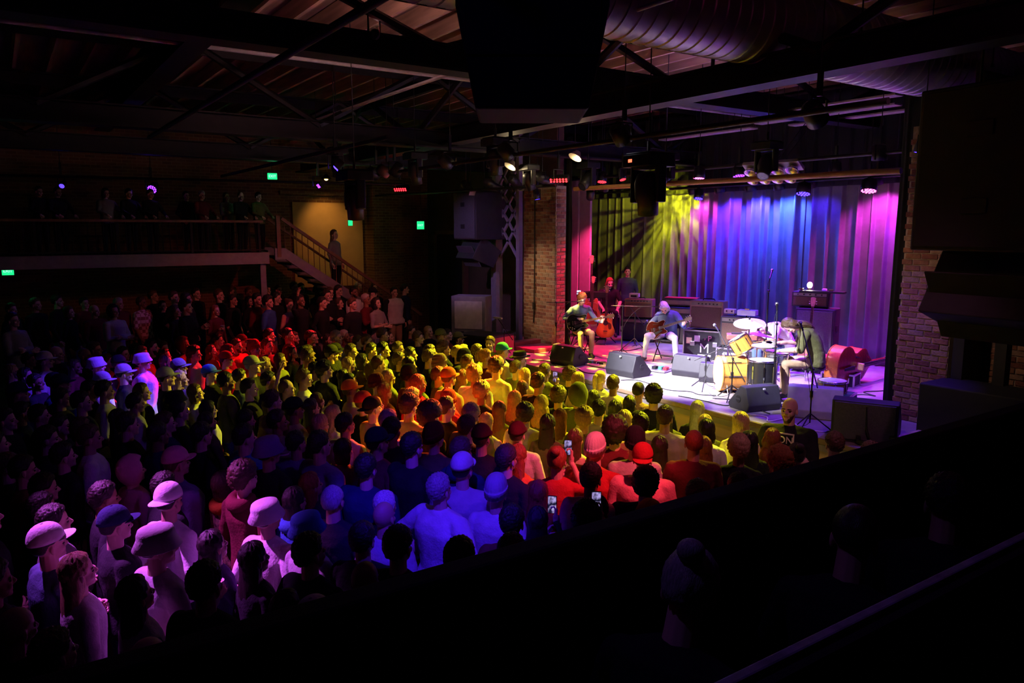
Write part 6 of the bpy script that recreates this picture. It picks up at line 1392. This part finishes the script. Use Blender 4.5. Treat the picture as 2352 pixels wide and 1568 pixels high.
(4.47, 11.19, 0, 0.967, 'fem_rest', 0, 'ly', 'M2', '', '', '', 'long blonde-haired person, dark red top, right of the big dark curls'),
(4.82, 11.47, 0, 0.956, 'fem_phone', 1, 'bd', 'V2', '', '', '', 'bob dark-haired person, olive top, right of the big dark curls'),
(3.89, 11.07, 0, 0.962, 'broad_crossed', 1, 'sd', 'D2', '', '', 'b', 'short dark-haired person, black top, behind the very long blonde hair'),
(4.68, 10.79, 0, 0.927, 'fem_rest', 0, 'bn', 'V2', '', '', '', 'bob brown-haired person, olive top, behind the straight red hair'),
(4.6, 10.32, 0, 1.036, 'avg_pocket', 0, 'sn', 'V1', '', '', '', 'short brown-haired person, olive top, behind the straight red hair'),
(5.08, 10.6, 0, 1.02, 'avg_crossed', 1, 'sn', 'D2', '', '', '', 'short brown-haired person, black top, behind the straight red hair'),
(5.27, 11.15, 0, 0.957, 'fem_rest', 0, 'bd', 'V2', '', '', '', 'bob dark-haired person, olive top, behind the straight red hair'),
(5.02, 10.16, 0, 1.016, 'avg_rest', 1, 'sd', 'D2', '', '', '', 'short dark-haired person, black top, left of the striped beanie'),
(5.39, 9.88, 0, 1.027, 'avg_rest', 0, 'qn', 'V2', 'nJ', '', '', 'person in a striped knit beanie in yellow light'),
(5.5, 10.44, 0, 1.034, 'slim_pocket', 0, 'sn', 'D2', '', '', '', 'short brown-haired person, black top, behind the orange cap'),
(5.82, 9.76, 0, 1.024, 'avg_pocket', 0, 'sn', 'V1', '', '', '', 'short brown-haired person, olive top, behind the white turtleneck'),
(5.83, 9.0, 0, 1.059, 'avg_rest', 0, 'cn', 'C1', '', '', '', 'tall tousle-haired person in a pale top close to the stage'),
(5.4, 8.89, 0, 1.024, 'broad_rest', 2, 'cy', 'W1', '', '', '', 'curly blonde person glowing orange in a white turtleneck'),
(4.95, 8.83, 0, 1.037, 'avg_rest', 1, 'qn', 'T2', 'CO', '', '', 'person in an orange baseball cap'),
(5.04, 9.27, 0, 1.007, 'slim_rest', 0, 'sn', 'V1', '', '', '', 'short brown-haired person, olive top, left of the orange cap'),
(5.48, 9.37, 0, 0.952, 'fem_rest', 0, 'Ln', 'C1', '', '', '', 'long brown-haired person, pale top, left of the white turtleneck'),
(6.95, 10.01, 0, 0.965, 'avg_rest', 0, 'qn', 'D1', 'fD', '', '', 'person in a dark fedora by the stage edge'),
(6.41, 9.34, 0, 0.975, 'broad_rest', 0, 'sn', 'V2', '', '', '', 'short brown-haired person, olive top, in front of the fedora'),
(6.7, 9.0, 0, 0.963, 'avg_rest', 2, 'sn', 'V2', '', '', '', 'short brown-haired person, olive top, right of the fedora'),
(6.83, 8.57, 0, 0.96, 'avg_rest', 0, 'cn', 'D2', '', '', '', 'curly brown-haired person, black top, left of the blonde bob'),
(6.27, 8.9, 0, 0.962, 'fem_crossed', 0, 'ly', 'C1', '', '', '', 'long blonde-haired person, pale top, in front of the fedora'),
(6.66, 8.15, 0, 0.965, 'fem_rest', 0, 'by', 'C1', '', '', '', 'blonde bob and cream top at the stage edge'),
(7.2, 8.31, 0, 0.933, 'fem_rest', 0, 'py', 'W2', '', '', '', 'blonde ponytail and white top at the stage edge'),
(6.86, 7.65, 0, 0.975, 'slim_rest', 2, 'sn', 'W2', '', '', '', 'short-haired person in a white top with a dark strap'),
(5.97, 8.55, 0, 0.905, 'fem_rest', 0, 'ln', 'V1', '', '', '', 'long brown-haired person, olive top, in front of the fedora'),
(5.82, 7.96, 0, 1.03, 'avg_phone', 0, 'sn', 'D2', '', '', '', 'short brown-haired person, black top, in front of the fedora'),
(5.0, 8.07, 0, 0.998, 'slim_pocket', 2, 'cy', 'D1', '', '', '', 'curly blonde person in glasses in front of the white turtleneck'),
(4.97, 9.71, 0, 0.908, 'fem_rest', 0, 'ln', 'V1', '', '', '', 'long brown-haired person, olive top, behind the bright red jacket'),
(4.47, 8.8, 0, 1.02, 'slim_rest', 2, 'sr', 'R2', '', '', '', 'short red-haired person, red top, behind the bright red jacket'),
(4.2, 8.44, 0, 0.963, 'avg_rest', 0, 'cy', 'R1', '', '', '', 'curly-haired person in a bright red jacket'),
(4.57, 9.26, 0, 1.034, 'avg_rest', 2, 'qd', 'M2', 'nD', '', '', 'person in a black beanie, dark red top, behind the bright red jacket'),
(4.55, 9.87, 0, 0.966, 'fem_crossed', 1, 'ly', 'V2', '', '', '', 'long blonde-haired person, olive top, behind the straight red hair'),
(4.23, 9.56, 0, 0.962, 'avg_crossed', 0, 'qn', 'M2', 'nM', '', '', 'person in a dark red beanie, dark red top, behind the straight red hair'),
(3.97, 9.92, 0, 0.959, 'fem_rest', 1, 'bd', 'D2', '', '', '', 'bob dark-haired person, black top, right of the big dark curls'),
(4.23, 10.77, 0, 0.908, 'fem_crossed', 0, 'ld', 'M1', '', '', '', 'long dark-haired person, dark red top, right of the big dark curls'),
(3.7, 9.2, 0, 0.986, 'avg_pocket', 2, 'qn', 'T2', 'CO', '', '', 'person in a orange cap, tan top, behind the very long blonde hair'),
(4.14, 9.12, 0, 0.951, 'fem_rest', 0, 'lr', 'M2', '', '', '', 'straight red hair in orange-red light'),
(3.86, 8.75, 0, 0.902, 'fem_crossed', 0, 'ly', 'O2', '', '', '', 'long golden hair lit orange'),
(4.51, 8.05, 0, 0.962, 'avg_rest', 0, 'qn', 'R1', 'nR', '', '', 'person in a red beanie, red top, behind the bushy hair'),
(4.73, 8.44, 0, 0.943, 'fem_crossed', 0, 'wr', 'R2', '', '', '', 'long red-haired person, red top, in front of the orange cap'),
(3.55, 8.42, 0, 0.989, 'avg_pocket', 0, 'qn', 'D2', 'CR', '', '', 'person in a red cap, black top, left of the golden hair'),
(3.75, 7.62, 0, 1.037, 'avg_rest', 0, 'Sn', 'W1', '', '', '', 'brown-haired person in a pale lavender crumpled shirt'),
(3.78, 7.17, 0, 1.019, 'slim_pocket', 0, 'An', 'D2', '', '', '', 'big bushy brown hair in yellow light'),
(4.17, 7.48, 0, 1.012, 'avg_pocket', 0, 'sn', 'D2', '', '', '', 'short brown-haired person, black top, right of the bushy hair'),
(3.91, 6.58, 0, 1.014, 'avg_crossed', 0, 'sn', 'X1', '', '', '', 'person in a dark plaid flannel shirt'),
(4.17, 6.95, 0, 1.018, 'avg_rest', 0, 'Sy', 'V1', '', '', '', 'short blonde-haired person, olive top, behind the dark flannel'),
(4.89, 7.48, 0, 0.932, 'fem_rest', 1, 'ln', 'V1', '', '', '', 'long brown-haired person, olive top, in front of the blonde curls'),
(5.27, 7.71, 0, 0.955, 'fem_rest', 1, 'ly', 'V2', '', '', '', 'long blonde-haired person, olive top, behind the strapped white top'),
(4.87, 6.92, 0, 0.974, 'avg_rest', 0, 'cn', 'C1', '', '', '', 'curly brown-haired person, pale top, behind the strapped white top'),
(5.37, 7.27, 0, 0.966, 'fem_crossed', 0, 'wy', 'V2', '', '', '', 'long blonde-haired person, olive top, behind the long auburn hair'),
(5.8, 7.51, 0, 0.966, 'avg_rest', 0, 'cn', 'D2', '', '', '', 'curly brown-haired person, black top, left of the green hood'),
(5.77, 7.05, 0, 1.035, 'avg_pocket', 0, 'Bd', 'V2', 'hV', '', '', 'person with a dark green hood up'),
(6.17, 7.25, 0, 0.945, 'fem_rest', 0, 'ld', 'D2', '', '', '', 'long dark-haired person, black top, right of the green hood'),
(6.12, 6.77, 0, 0.928, 'fem_rest', 0, 'ld', 'D1', '', '', '', 'long dark-haired person, black top, behind the bright blonde hair'),
(6.91, 7.2, 0, 0.964, 'avg_crossed', 1, 'qd', 'F1', '', '', '', 'close-cropped person in a floral shirt at the stage edge'),
(5.31, 6.83, 0, 0.921, 'fem_rest', 2, 'Lr', 'C2', '', '', '', 'very long auburn hair over a cream top'),
(4.86, 6.47, 0, 0.961, 'fem_rest', 0, 'ld', 'V2', '', '', '', 'long dark-haired person, olive top, left of the long auburn hair'),
(5.3, 6.38, 0, 0.974, 'slim_pocket', 1, 'cy', 'V2', '', '', '', 'curly blonde-haired person, olive top, behind the bare-backed top'),
(5.7, 6.6, 0, 0.975, 'broad_rest', 0, 'sd', 'C1', '', '', '', 'short dark-haired person, pale top, in front of the green hood'),
(5.07, 5.61, 0, 1.005, 'broad_rest', 0, 'Ad', 'M2', '', '', '', 'big dark-haired person in a wide maroon shirt'),
(5.7, 6.16, 0, 0.955, 'fem_rest', 0, 'by', 'D2', '', '', '', 'bright blonde shoulder-length hair in yellow light'),
(5.51, 5.71, 0, 1.003, 'avg_rest', 1, 'sd', 'T1', '', '', '', 'short dark-haired person, tan top, right of the bright blonde hair'),
(2.8, 7.87, 0, 0.96, 'fem_rest', 0, 'wy', 'V2', '', '', '', 'long blonde-haired person, olive top, left of the very long blonde hair'),
(3.03, 8.81, 0, 0.944, 'fem_rest', 0, 'ld', 'M2', '', '', '', 'long dark-haired person, dark red top, left of the very long blonde hair'),
(3.47, 7.98, 0, 1.003, 'avg_crossed', 0, 'qd', 'T1', 'KD', '', '', 'person in a black backward cap, tan top, left of the golden hair'),
(2.92, 7.44, 0, 1.006, 'avg_pocket', 1, 'sd', 'W1', '', '', '', 'short dark-haired person, pale top, in front of the very long blonde hair'),
(3.33, 7.24, 0, 1.018, 'avg_crossed', 0, 'sg', 'W2', '', '', '', 'short grey-haired person, pale top, in front of the golden hair'),
(3.16, 6.82, 0, 1.031, 'avg_rest', 2, 'sd', 'D2', '', '', '', 'short dark-haired person, black top, behind the navy cap'),
(4.53, 7.21, 0, 0.91, 'fem_rest', 0, 'ly', 'C2', '', '', '', 'long blonde-haired person, pale top, right of the dark flannel'),
(4.34, 6.3, 0, 0.967, 'avg_crossed', 0, 'qn', 'W2', 'CM', '', '', 'person in a dark cap with a strapped white top'),
(4.89, 6.02, 0, 0.922, 'fem_rest', 1, 'ln', 'C0', '', '', '', 'straight brown hair over a bare-backed pale top'),
(3.47, 6.49, 0, 1.003, 'avg_pocket', 0, 'qd', 'V2', 'nM', '', '', 'person in a dark red beanie, olive top, in front of the bushy hair'),
(3.0, 6.04, 0, 1.056, 'broad_rest', 0, 'sd', 'D1', '', '', '', 'short dark-haired person in a wide black sweatshirt'),
(2.85, 6.46, 0, 1.037, 'slim_rest', 1, 'qd', 'M1', 'CN', '', '', 'person in a navy cap with a brown collar'),
(2.73, 7.03, 0, 0.919, 'fem_rest', 0, 'bd', 'P1', '', '', '', 'bob dark-haired person, purple top, right of the tight purple sweater'),
(2.48, 5.88, 0, 1.016, 'broad_rest', 0, 'sd', 'N2', '', '', '', 'short dark-haired person, navy top, in front of the navy cap'),
(3.8, 6.14, 0, 1.016, 'avg_rest', 1, 'qn', 'D2', 'CM', '', '', 'person in a dark red cap, black top, in front of the dark flannel'),
(3.38, 5.8, 0, 1.031, 'avg_crossed', 2, 'sn', 'N2', '', 'N', '', 'short brown-haired person, navy top, behind the pale curved cap'),
(3.95, 5.72, 0, 0.954, 'fem_rest', 0, 'lr', 'O2', '', '', '', 'long dark red hair over a glowing orange jacket'),
(3.62, 5.42, 0, 1.02, 'slim_rest', 0, 'sn', 'D1', '', '', '', 'short brown-haired person, black top, left of the orange jacket'),
(4.03, 5.23, 0, 1.001, 'fem_phone', 0, 'ur', 'R1', '', '', '', 'person with red-lit bun holding up a glowing phone'),
(4.48, 5.22, 0, 1.012, 'broad_rest', 0, 'qn', 'R1', 'nW', '', '', 'person in a white beanie and shiny red jacket'),
(4.68, 4.81, 0, 1.006, 'broad_rest', 0, 'qn', 'I1', 'KR', '', '', 'person in a backward red cap and pink t-shirt'),
(3.64, 4.97, 0, 0.91, 'fem_crossed', 0, 'Lr', 'M2', '', '', '', 'long red hair in front of the raised phone'),
(3.92, 4.62, 0, 1.012, 'avg_rest', 2, 'sd', 'I2', '', '', '', 'dark-haired person in a pink shirt with a wide blue sash'),
(4.18, 4.25, 0, 1.016, 'broad_rest', 0, 'cd', 'D2', '', '', '', 'curly dark-haired person, black top, in front of the backward red cap'),
(2.78, 5.11, 0, 1.007, 'broad_hips', 0, 'sg', 'W1', '', '', '', 'grey-haired broad-backed person in a blue-lit white shirt'),
(3.14, 5.38, 0, 1.024, 'broad_crossed', 0, 'qd', 'L1', 'CW', '', '', 'person in a pale curved-brim cap and blue-lit shirt'),
(3.19, 4.93, 0, 0.97, 'avg_rest', 0, 'qg', 'W2', 'nL', '', '', 'person in a tight pale knit cap and blue-lit top'),
(2.44, 5.41, 0, 0.912, 'fem_rest', 1, 'bw', 'D1', '', '', '', 'bob white-haired person, black top, left of the blue-lit white shirt'),
(1.99, 5.38, 0, 1.0, 'avg_rest', 1, 'zg', 'D2', '', '', '', 'balding person, black top, in front of the tight purple sweater'),
(2.24, 5.0, 0, 0.963, 'slim_rest', 1, 'Bd', 'L2', '', '', '', 'bald person, pale top, left of the blue-lit white shirt'),
(1.52, 5.47, 0, 0.962, 'avg_pocket', 0, 'qd', 'W1', 'kW', '', '', 'person in a pale bucket hat, pale top, right of the colourful jacket'),
(1.99, 4.23, 0, 1.026, 'avg_rest', 0, 'sd', 'D1', '', '', '', 'short dark-haired person, black top, in front of the blue-lit white shirt'),
(2.21, 3.82, 0, 1.036, 'slim_rest', 0, 'sd', 'W1', '', 'W', '', 'short dark-haired person, pale top, in front of the blue-lit white shirt'),
(2.65, 3.9, 0, 0.978, 'avg_pocket', 1, 'sd', 'D1', '', '', '', 'short dark-haired person, black top, in front of the pale knit cap'),
(2.9, 4.28, 0, 0.989, 'avg_rest', 0, 'sd', 'M1', '', '', '', 'short dark-haired person, dark red top, in front of the pale knit cap'),
(3.29, 4.5, 0, 0.901, 'fem_phone', 0, 'ld', 'D2', '', '', '', 'long dark-haired person, black top, in front of the long red hair'),
(3.32, 3.96, 0, 1.007, 'avg_phone', 1, 'cd', 'D1', '', '', '', 'curly dark-haired person, black top, in front of the blue sash'),
(3.67, 4.24, 0, 0.951, 'fem_rest', 0, 'ld', 'D2', '', '', '', 'long dark-haired person, black top, in front of the blue sash'),
(3.79, 3.81, 0, 0.981, 'slim_rest', 2, 'Bd', 'O1', 'hO', '', '', 'person with an orange hood up'),
(1.64, 3.95, 0, 1.01, 'broad_rest', 2, 'Bd', 'G2', '', '', '', 'bald person, grey top, in front of the blue-lit white shirt'),
(1.25, 3.7, 0, 0.996, 'avg_crossed', 0, 'qd', 'W2', 'CW', '', '', 'person in a pale cap, pale top, in front of the colourful jacket'),
(1.93, 4.67, 0, 0.969, 'avg_crossed', 0, 'sd', 'D2', '', '', '', 'short dark-haired person, black top, left of the blue-lit white shirt'),
(6.48, 6.5, 0, 1.033, 'avg_crossed', 0, 'cd', 'D2', '', '', '', 'curly dark-haired person, black top, right of the floral shirt'),
(6.52, 6.96, 0, 0.912, 'fem_rest', 0, 'ld', 'V1', '', '', '', 'long dark-haired person, olive top, in front of the floral shirt'),
(6.27, 6.1, 0, 0.954, 'fem_rest', 0, 'Ld', 'V1', '', '', '', 'long dark-haired person, olive top, behind the orange stripes'),
(5.95, 5.78, 0, 1.003, 'broad_rest', 1, 'sn', 'C1', '', '', '', 'short brown-haired person, pale top, behind the orange stripes'),
(6.83, 6.11, 0, 0.942, 'fem_rest', 0, 'lg', 'D1', '', '', '', 'long grey-haired person, black top, behind the wide black top'),
(6.56, 5.75, 0, 0.909, 'fem_rest', 1, 'ly', 'V2', '', '', '', 'long blonde-haired person, olive top, behind the wide black top'),
(6.19, 5.4, 0, 0.948, 'fem_rest', 0, 'bd', 'W2', '', '', '', 'bob dark-haired person, pale top, behind the wide black top'),
(6.63, 5.31, 0, 0.968, 'fem_rest', 0, 'by', 'C1', '', '', '', 'bob blonde-haired person, pale top, left of the curly red hair'),
(5.34, 4.81, 0, 1.033, 'avg_crossed', 0, 'zr', 'M1', '', '', '', 'balding person, dark red top, left of the wide black top'),
(4.93, 5.18, 0, 1.016, 'avg_crossed', 0, 'qd', 'L1', 'nD', '', '', 'person in a black beanie, pale top, behind the backward red cap'),
(5.37, 5.28, 0, 0.932, 'fem_rest', 1, 'ld', 'H2', '', '', '', 'dark-haired person in an orange striped sweater'),
(5.78, 5.08, 0, 0.919, 'fem_rest', 1, 'Lr', 'D2', '', '', '', 'long maroon-lit hair over a wide black top'),
(5.74, 4.6, 0, 0.984, 'slim_pocket', 2, 'cy', 'D2', '', '', '', 'curly blonde-haired person, black top, left of the curly red hair'),
(6.14, 4.81, 0, 0.954, 'fem_rest', 1, 'ld', 'D1', '', '', '', 'long dark-haired person, black top, left of the curly red hair'),
(6.59, 4.86, 0, 0.926, 'fem_rest', 1, 'wr', 'M1', '', '', '', 'long curly red hair next to the guard'),
(7.02, 4.98, 0, 1.066, 'broad_crossed', 0, 'Bn', 'D1', '', '', 'g', 'bald bearded guard in a black t-shirt with white lettering'),
(5.51, 3.99, 0, 1.027, 'avg_crossed', 0, 'co', 'I2', '', '', '', 'tousled pink-lit hair near the balcony edge'),
(6.3, 4.37, 0, 0.928, 'fem_rest', 1, 'ud', 'W2', '', '', '', 'bun dark-haired person, pale top, right of the pink-lit tousle'),
(6.72, 4.24, 0, 0.971, 'avg_crossed', 0, 'sn', 'W1', '', '', '', 'short brown-haired person, pale top, right of the guard'),
(6.56, 3.78, 0, 0.991, 'avg_pocket', 2, 'sn', 'W2', '', '', '', 'short brown-haired person, pale top, right of the pink-lit tousle'),
(4.8, 3.83, 0, 0.992, 'slim_pocket', 0, 'sn', 'M2', '', '', '', 'short brown-haired person, dark red top, left of the pink-lit tousle'),
(4.24, 3.76, 0, 1.032, 'avg_rest', 1, 'sr', 'M2', '', '', '', 'short red-haired person, dark red top, in front of the wide black top'),
(7.33, 11.56, 0, 0.998, 'avg_rest', 0, 'sn', 'D1', '', '', 'f', 'guard with a red-lit face turned towards the audience'),
(6.9, 10.46, 0, 1.024, 'avg_rest', 0, 'qn', 'W1', 'CS', '', '', 'person in a teal cap turned to the stage corner'),
(0.85, 7.23, 0, 0.968, 'slim_rest', 0, 'Bd', 'I1', 'hI', '', '', 'person with a pink hood up'),
(1.16, 6.91, 0, 1.025, 'broad_rest', 1, 'qn', 'P1', 'CI', '', '', 'person in a pink cap and wide purple shirt'),
(0.99, 6.49, 0, 0.985, 'avg_rest', 1, 'sd', 'D2', '', '', '', 'short dark-haired person, black top, behind the backward pink cap'),
(0.54, 6.4, 0, 1.001, 'slim_pocket', 2, 'sd', 'D1', '', '', '', 'short dark-haired person, black top, in front of the pink hood'),
(0.94, 6.04, 0, 1.004, 'slim_pocket', 1, 'qd', 'W1', 'KW', '', '', 'person in a glowing pink backward cap and white t-shirt'),
(1.47, 6.58, 0, 0.931, 'fem_crossed', 0, 'bn', 'F1', '', 'O', '', 'person in a colourful orange and white jacket'),
(1.53, 6.13, 0, 1.034, 'slim_rest', 0, 'cn', 'M2', '', 'M', '', 'curly brown-haired person, dark red top, right of the colourful jacket'),
(1.83, 5.8, 0, 0.938, 'fem_rest', 1, 'ld', 'B1', '', 'B', '', 'long dark-haired person, blue top, in front of the purple-grey shirt'),
(2.1, 6.16, 0, 0.925, 'fem_crossed', 1, 'lr', 'D2', '', '', '', 'long red-haired person, black top, in front of the tight purple sweater'),
(1.68, 5.05, 0, 0.962, 'slim_rest', 0, 'qd', 'L1', 'kB', '', '', 'person in a blue bucket hat, pale top, in front of the tight purple sweater'),
(0.71, 5.09, 0, 1.022, 'avg_cup', 0, 'qd', 'L2', 'kW', '', '', 'person in a glowing pink bucket hat holding a cup'),
(0.14, 5.64, 0, 1.001, 'avg_crossed', 0, 'qd', 'E1', 'CW', '', '', 'person in a lilac-pink cap and pale denim jacket'),
(0.55, 5.82, 0, 0.985, 'avg_rest', 0, 'qd', 'D1', 'CN', '', '', 'person in a navy cap, black top, left of the pink bucket hat'),
(0.27, 5.21, 0, 0.965, 'fem_rest', 0, 'ly', 'W1', '', '', '', 'blonde in a fur-collared dark coat lit pink'),
(0.14, 6.59, 0, 0.966, 'avg_rest', 0, 'sd', 'D2', '', '', '', 'short dark-haired person, black top, behind the pink-lit blonde'),
(-0.22, 6.31, 0, 1.032, 'slim_rest', 0, 'sd', 'D2', '', '', '', 'short dark-haired person, black top, left of the lilac cap'),
(0.05, 7.58, 0, 0.999, 'avg_rest', 1, 'sd', 'M2', '', '', '', 'short dark-haired person, dark red top, behind the lilac cap'),
(0.17, 7.04, 0, 0.979, 'slim_pocket', 0, 'sd', 'D1', '', '', '', 'short dark-haired person, black top, left of the backward pink cap'),
(0.2, 6.11, 0, 0.991, 'avg_crossed', 0, 'sd', 'G2', '', '', '', 'short dark-haired person, grey top, behind the lilac cap'),
(1.1, 5.31, 0, 0.926, 'fem_crossed', 0, 'ld', 'P2', '', '', '', 'long dark-haired person, purple top, right of the pink bucket hat'),
(1.26, 4.89, 0, 0.937, 'fem_rest', 0, 'ld', 'D2', '', '', '', 'long dark-haired person, black top, in front of the colourful jacket'),
(0.53, 4.68, 0, 0.964, 'fem_crossed', 0, 'ld', 'W1', '', '', '', 'long dark-haired person, pale top, in front of the pink bucket hat'),
(1.24, 4.15, 0, 0.922, 'fem_rest', 2, 'ld', 'D2', '', '', '', 'long dark-haired person, black top, right of the pink bucket hat'),
(-0.07, 4.6, 0, 0.969, 'slim_pocket', 1, 'Bn', 'D2', '', '', '', 'bald person, black top, in front of the pink-lit blonde'),
(0.09, 4.18, 0, 0.98, 'avg_pocket', 0, 'sn', 'D2', '', '', '', 'short brown-haired person, black top, in front of the pink-lit blonde'),
(0.46, 3.83, 0, 0.984, 'avg_rest', 0, 'Bn', 'D1', '', '', '', 'bald person, black top, in front of the pink bucket hat'),
(0.84, 4.35, 0, 1.032, 'avg_rest', 0, 'sd', 'D2', '', '', '', 'short dark-haired person, black top, right of the pink bucket hat'),
(1.51, 4.51, 0, 1.011, 'avg_pocket', 0, 'sd', 'D2', '', '', '', 'short dark-haired person, black top, in front of the tight purple sweater'),
(-0.17, 5.15, 0, 1.012, 'slim_pocket', 2, 'sd', 'D2', '', '', '', 'short dark-haired person, black top, left of the pink-lit blonde'),
(-0.27, 5.83, 0, 0.993, 'avg_crossed', 1, 'sd', 'D2', '', '', '', 'short dark-haired person, black top, left of the pink bucket hat'),
]
SCREEN = emat('phone_screen', (.55, .60, .85), .8)
_n = SCREEN.node_tree; _t = _n.nodes.new('ShaderNodeTexNoise'); _t.inputs['Scale'].default_value = 22; _r = _n.nodes.new('ShaderNodeValToRGB')
_r.color_ramp.elements[0].position = .42; _r.color_ramp.elements[0].color = (.01, .01, .03, 1); _r.color_ramp.elements[1].position = .62; _r.color_ramp.elements[1].color = (.55, .45, .95, 1)
_n.links.new(_n.nodes['Texture Coordinate'].outputs['Object'], _t.inputs['Vector']); _n.links.new(_t.outputs['Fac'], _r.inputs[0]); _n.links.new(_r.outputs[0], _n.nodes['Principled BSDF'].inputs['Emission Color']); PHONE = mat('phone_case', (.02, .02, .02), .3); CUPM = mat('clear_cup', (.75, .70, .72), .25, spec=.6)
HBEAM = Vector((10.2, 9.2, 0)); rc_ = random.Random(21); GUARD = None
def hold(o, var, k, off=(.075, 0, -.03)):
    return o.matrix_basis @ var['hands'][k] @ Matrix.Translation(off)
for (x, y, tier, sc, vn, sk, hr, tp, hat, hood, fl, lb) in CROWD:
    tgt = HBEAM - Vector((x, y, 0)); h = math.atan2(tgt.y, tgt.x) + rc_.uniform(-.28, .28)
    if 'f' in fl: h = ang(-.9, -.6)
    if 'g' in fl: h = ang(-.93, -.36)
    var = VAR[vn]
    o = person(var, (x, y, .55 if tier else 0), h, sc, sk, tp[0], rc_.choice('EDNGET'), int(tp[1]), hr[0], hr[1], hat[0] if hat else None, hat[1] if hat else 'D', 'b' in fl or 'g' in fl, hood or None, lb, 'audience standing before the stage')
    if 'j' in fl:
        for k in (2, 3): o.material_slots[k].material = CL['D']
    if 'g' in fl or 'f' in fl: o['group'] = 'guards in front of the stage'
    if 'g' in fl:
        c = Matrix(((0, 0, 1, .168), (1, 0, 0, -.03), (0, 1, 0, 1.34), (0, 0, 0, 1)))
        q = bpy.data.objects.new('shirt_print', None)
        for tx, yy, xx, s_ in (('RON', .03, .02, .10), ('Y', -.07, .055, .10)): text('shirt_lettering', tx, s_, WHT, o, c @ Matrix.Translation((xx, yy, 0)), .006)
        fr = MB()
        for a, b in (((-.13, .10), (.13, .10)), ((.13, .10), (.13, -.14)), ((.13, -.14), (-.13, -.14)), ((-.13, -.14), (-.13, .10))): fr.box(((a[0]+b[0])/2, (a[1]+b[1])/2, 0), (abs(a[0]-b[0]) + .012, abs(a[1]-b[1]) + .012, .012))
        fr.build('print_frame', WHT, o, M=c); bpy.data.objects.remove(q)
    if 'phone' in vn:
        M = hold(o, var, 1, (.07, 0, -.035)); p = M.translation
        t = thing('mobile_phone', 'lit phone held up by the ' + lb.split(',')[0], 'phone'); fw_ = Vector((math.cos(h), math.sin(h), 0))
        B3 = Matrix((fw_.cross(Vector((0, 0, 1))), Vector((0, 0, 1)), -fw_)).transposed().to_4x4(); B3.translation = p + Vector((0, 0, .05)); t.matrix_world = B3
        MB().box((0, 0, 0), (.075, .15, .009)).build('body', PHONE, t, .004); MB().box((0, 0, .0055), (.066, .138, .002)).build('screen', SCREEN, t)
        w_ = ('lit phone held by the ' + lb.replace(',', '')).split(); t['label'] = ' '.join(w_[:16])
    if 'cup' in vn and ('bucket' in lb or 'auburn' in lb):
        p = hold(o, var, 1, (.07, 0, -.04)).translation
        t = MB().lathe([(.03, -.06), (.032, -.06), (.043, .06), (.046, .062), (.041, .06), (.03, -.055)], 20).build('plastic_cup', CUPM); t.location = p; tag(t, 'clear plastic cup held by the ' + ('pink bucket hat wearer' if 'bucket' in lb else 'auburn-haired person on the tier'), 'cup')
# dim people on the far balcony and stair
for k, (x, z, hr, hc, tp, pose) in enumerate([(.8, 4.11, 's', 'd', 'D', 'rail'), (1.13, 4.07, 's', 'n', 'D', 'rail'), (1.99, 4.04, 'b', 'd', 'G', 'rail'), (2.43, 4.04, 's', 'd', 'D', 'rail'), (2.85, 4.05, 's', 'n', 'D', 'rail'), (3.67, 4.45, 's', 'd', 'D', 'pocket'), (3.9, 4.10, 's', 'g', 'M', 'rail'), (4.55, 4.45, 'l', 'n', 'G', 'crossed'), (4.75, 4.25, 'z', 'n', 'D', 'rail'), (5.15, 4.35, 's', 'd', 'V', 'rail')]):
    s_ = (z - 3.18)/1.655 if z - 3.18 > 1.3 else .78
    s_ = min(1, max(.78, s_))
    person(VAR['avg_' + pose], (x, 18.15 if pose == 'rail' else 18.6, 3.18), ang(.5, -1), s_, 0, tp, 'D', 2, hr, hc, label='dim figure at the far balcony rail, %s from the staircase' % ['tenth', 'ninth', 'eighth', 'seventh', 'sixth', 'fifth', 'fourth', 'third', 'second', 'first'][k], group='people on the far balcony')
person(VAR['fem_rest'], (7.05, 18.35, 2.02), ang(.6, -1), .95, 0, 'G', 'D', 2, 'l', 'n', label='dim long-haired figure walking on the staircase', group='people on the far balcony')
person(VAR['avg_rest'], (8.6, 17.6, .55), ang(.9, -.5), 1., 0, 'N', 'D', 2, 's', 'd', label='dim figure standing below the brick wall by the far door', group='people on the far balcony')
# people on the lower step of the near balcony
person(g5, (1.60, 1.50, 1.30), ang(1, .35), 1., 0, 'D', 'D', 2, 'u', 'g', label='grey-haired person with a bun sitting behind the near parapet', group='people on the near balcony')
person(g5, (2.46, 1.48, 1.30), ang(1, .3), .98, 1, 'D', 'D', 2, 'q', 'd', label='cropped-haired person sitting in the dark behind the near parapet', group='people on the near balcony')
person(g5, (3.10, 1.46, 1.30), ang(1, .3), .98, 1, 'D', 'D', 2, 's', 'd', label='farthest dim person sitting behind the near parapet', group='people on the near balcony')
for k, x in enumerate((1.60, 2.46, 3.10)):
    t = thing('bench_seat', ['dark bench seat under the grey-haired person', 'dark bench seat under the cropped-haired person', 'dark bench seat under the farthest dim person'][k], 'seat', (x, 1.48, 1.30)); MB().box((0, 0, .43), (.42, .42, .06)).build('seat', BLACK, t, .02); MB().box((-.22, 0, .6), (.05, .42, .4)).build('backrest', BLACK, t, .02); MB().box((0, 0, .2), (.36, .36, .4)).build('pedestal', BLACK, t)
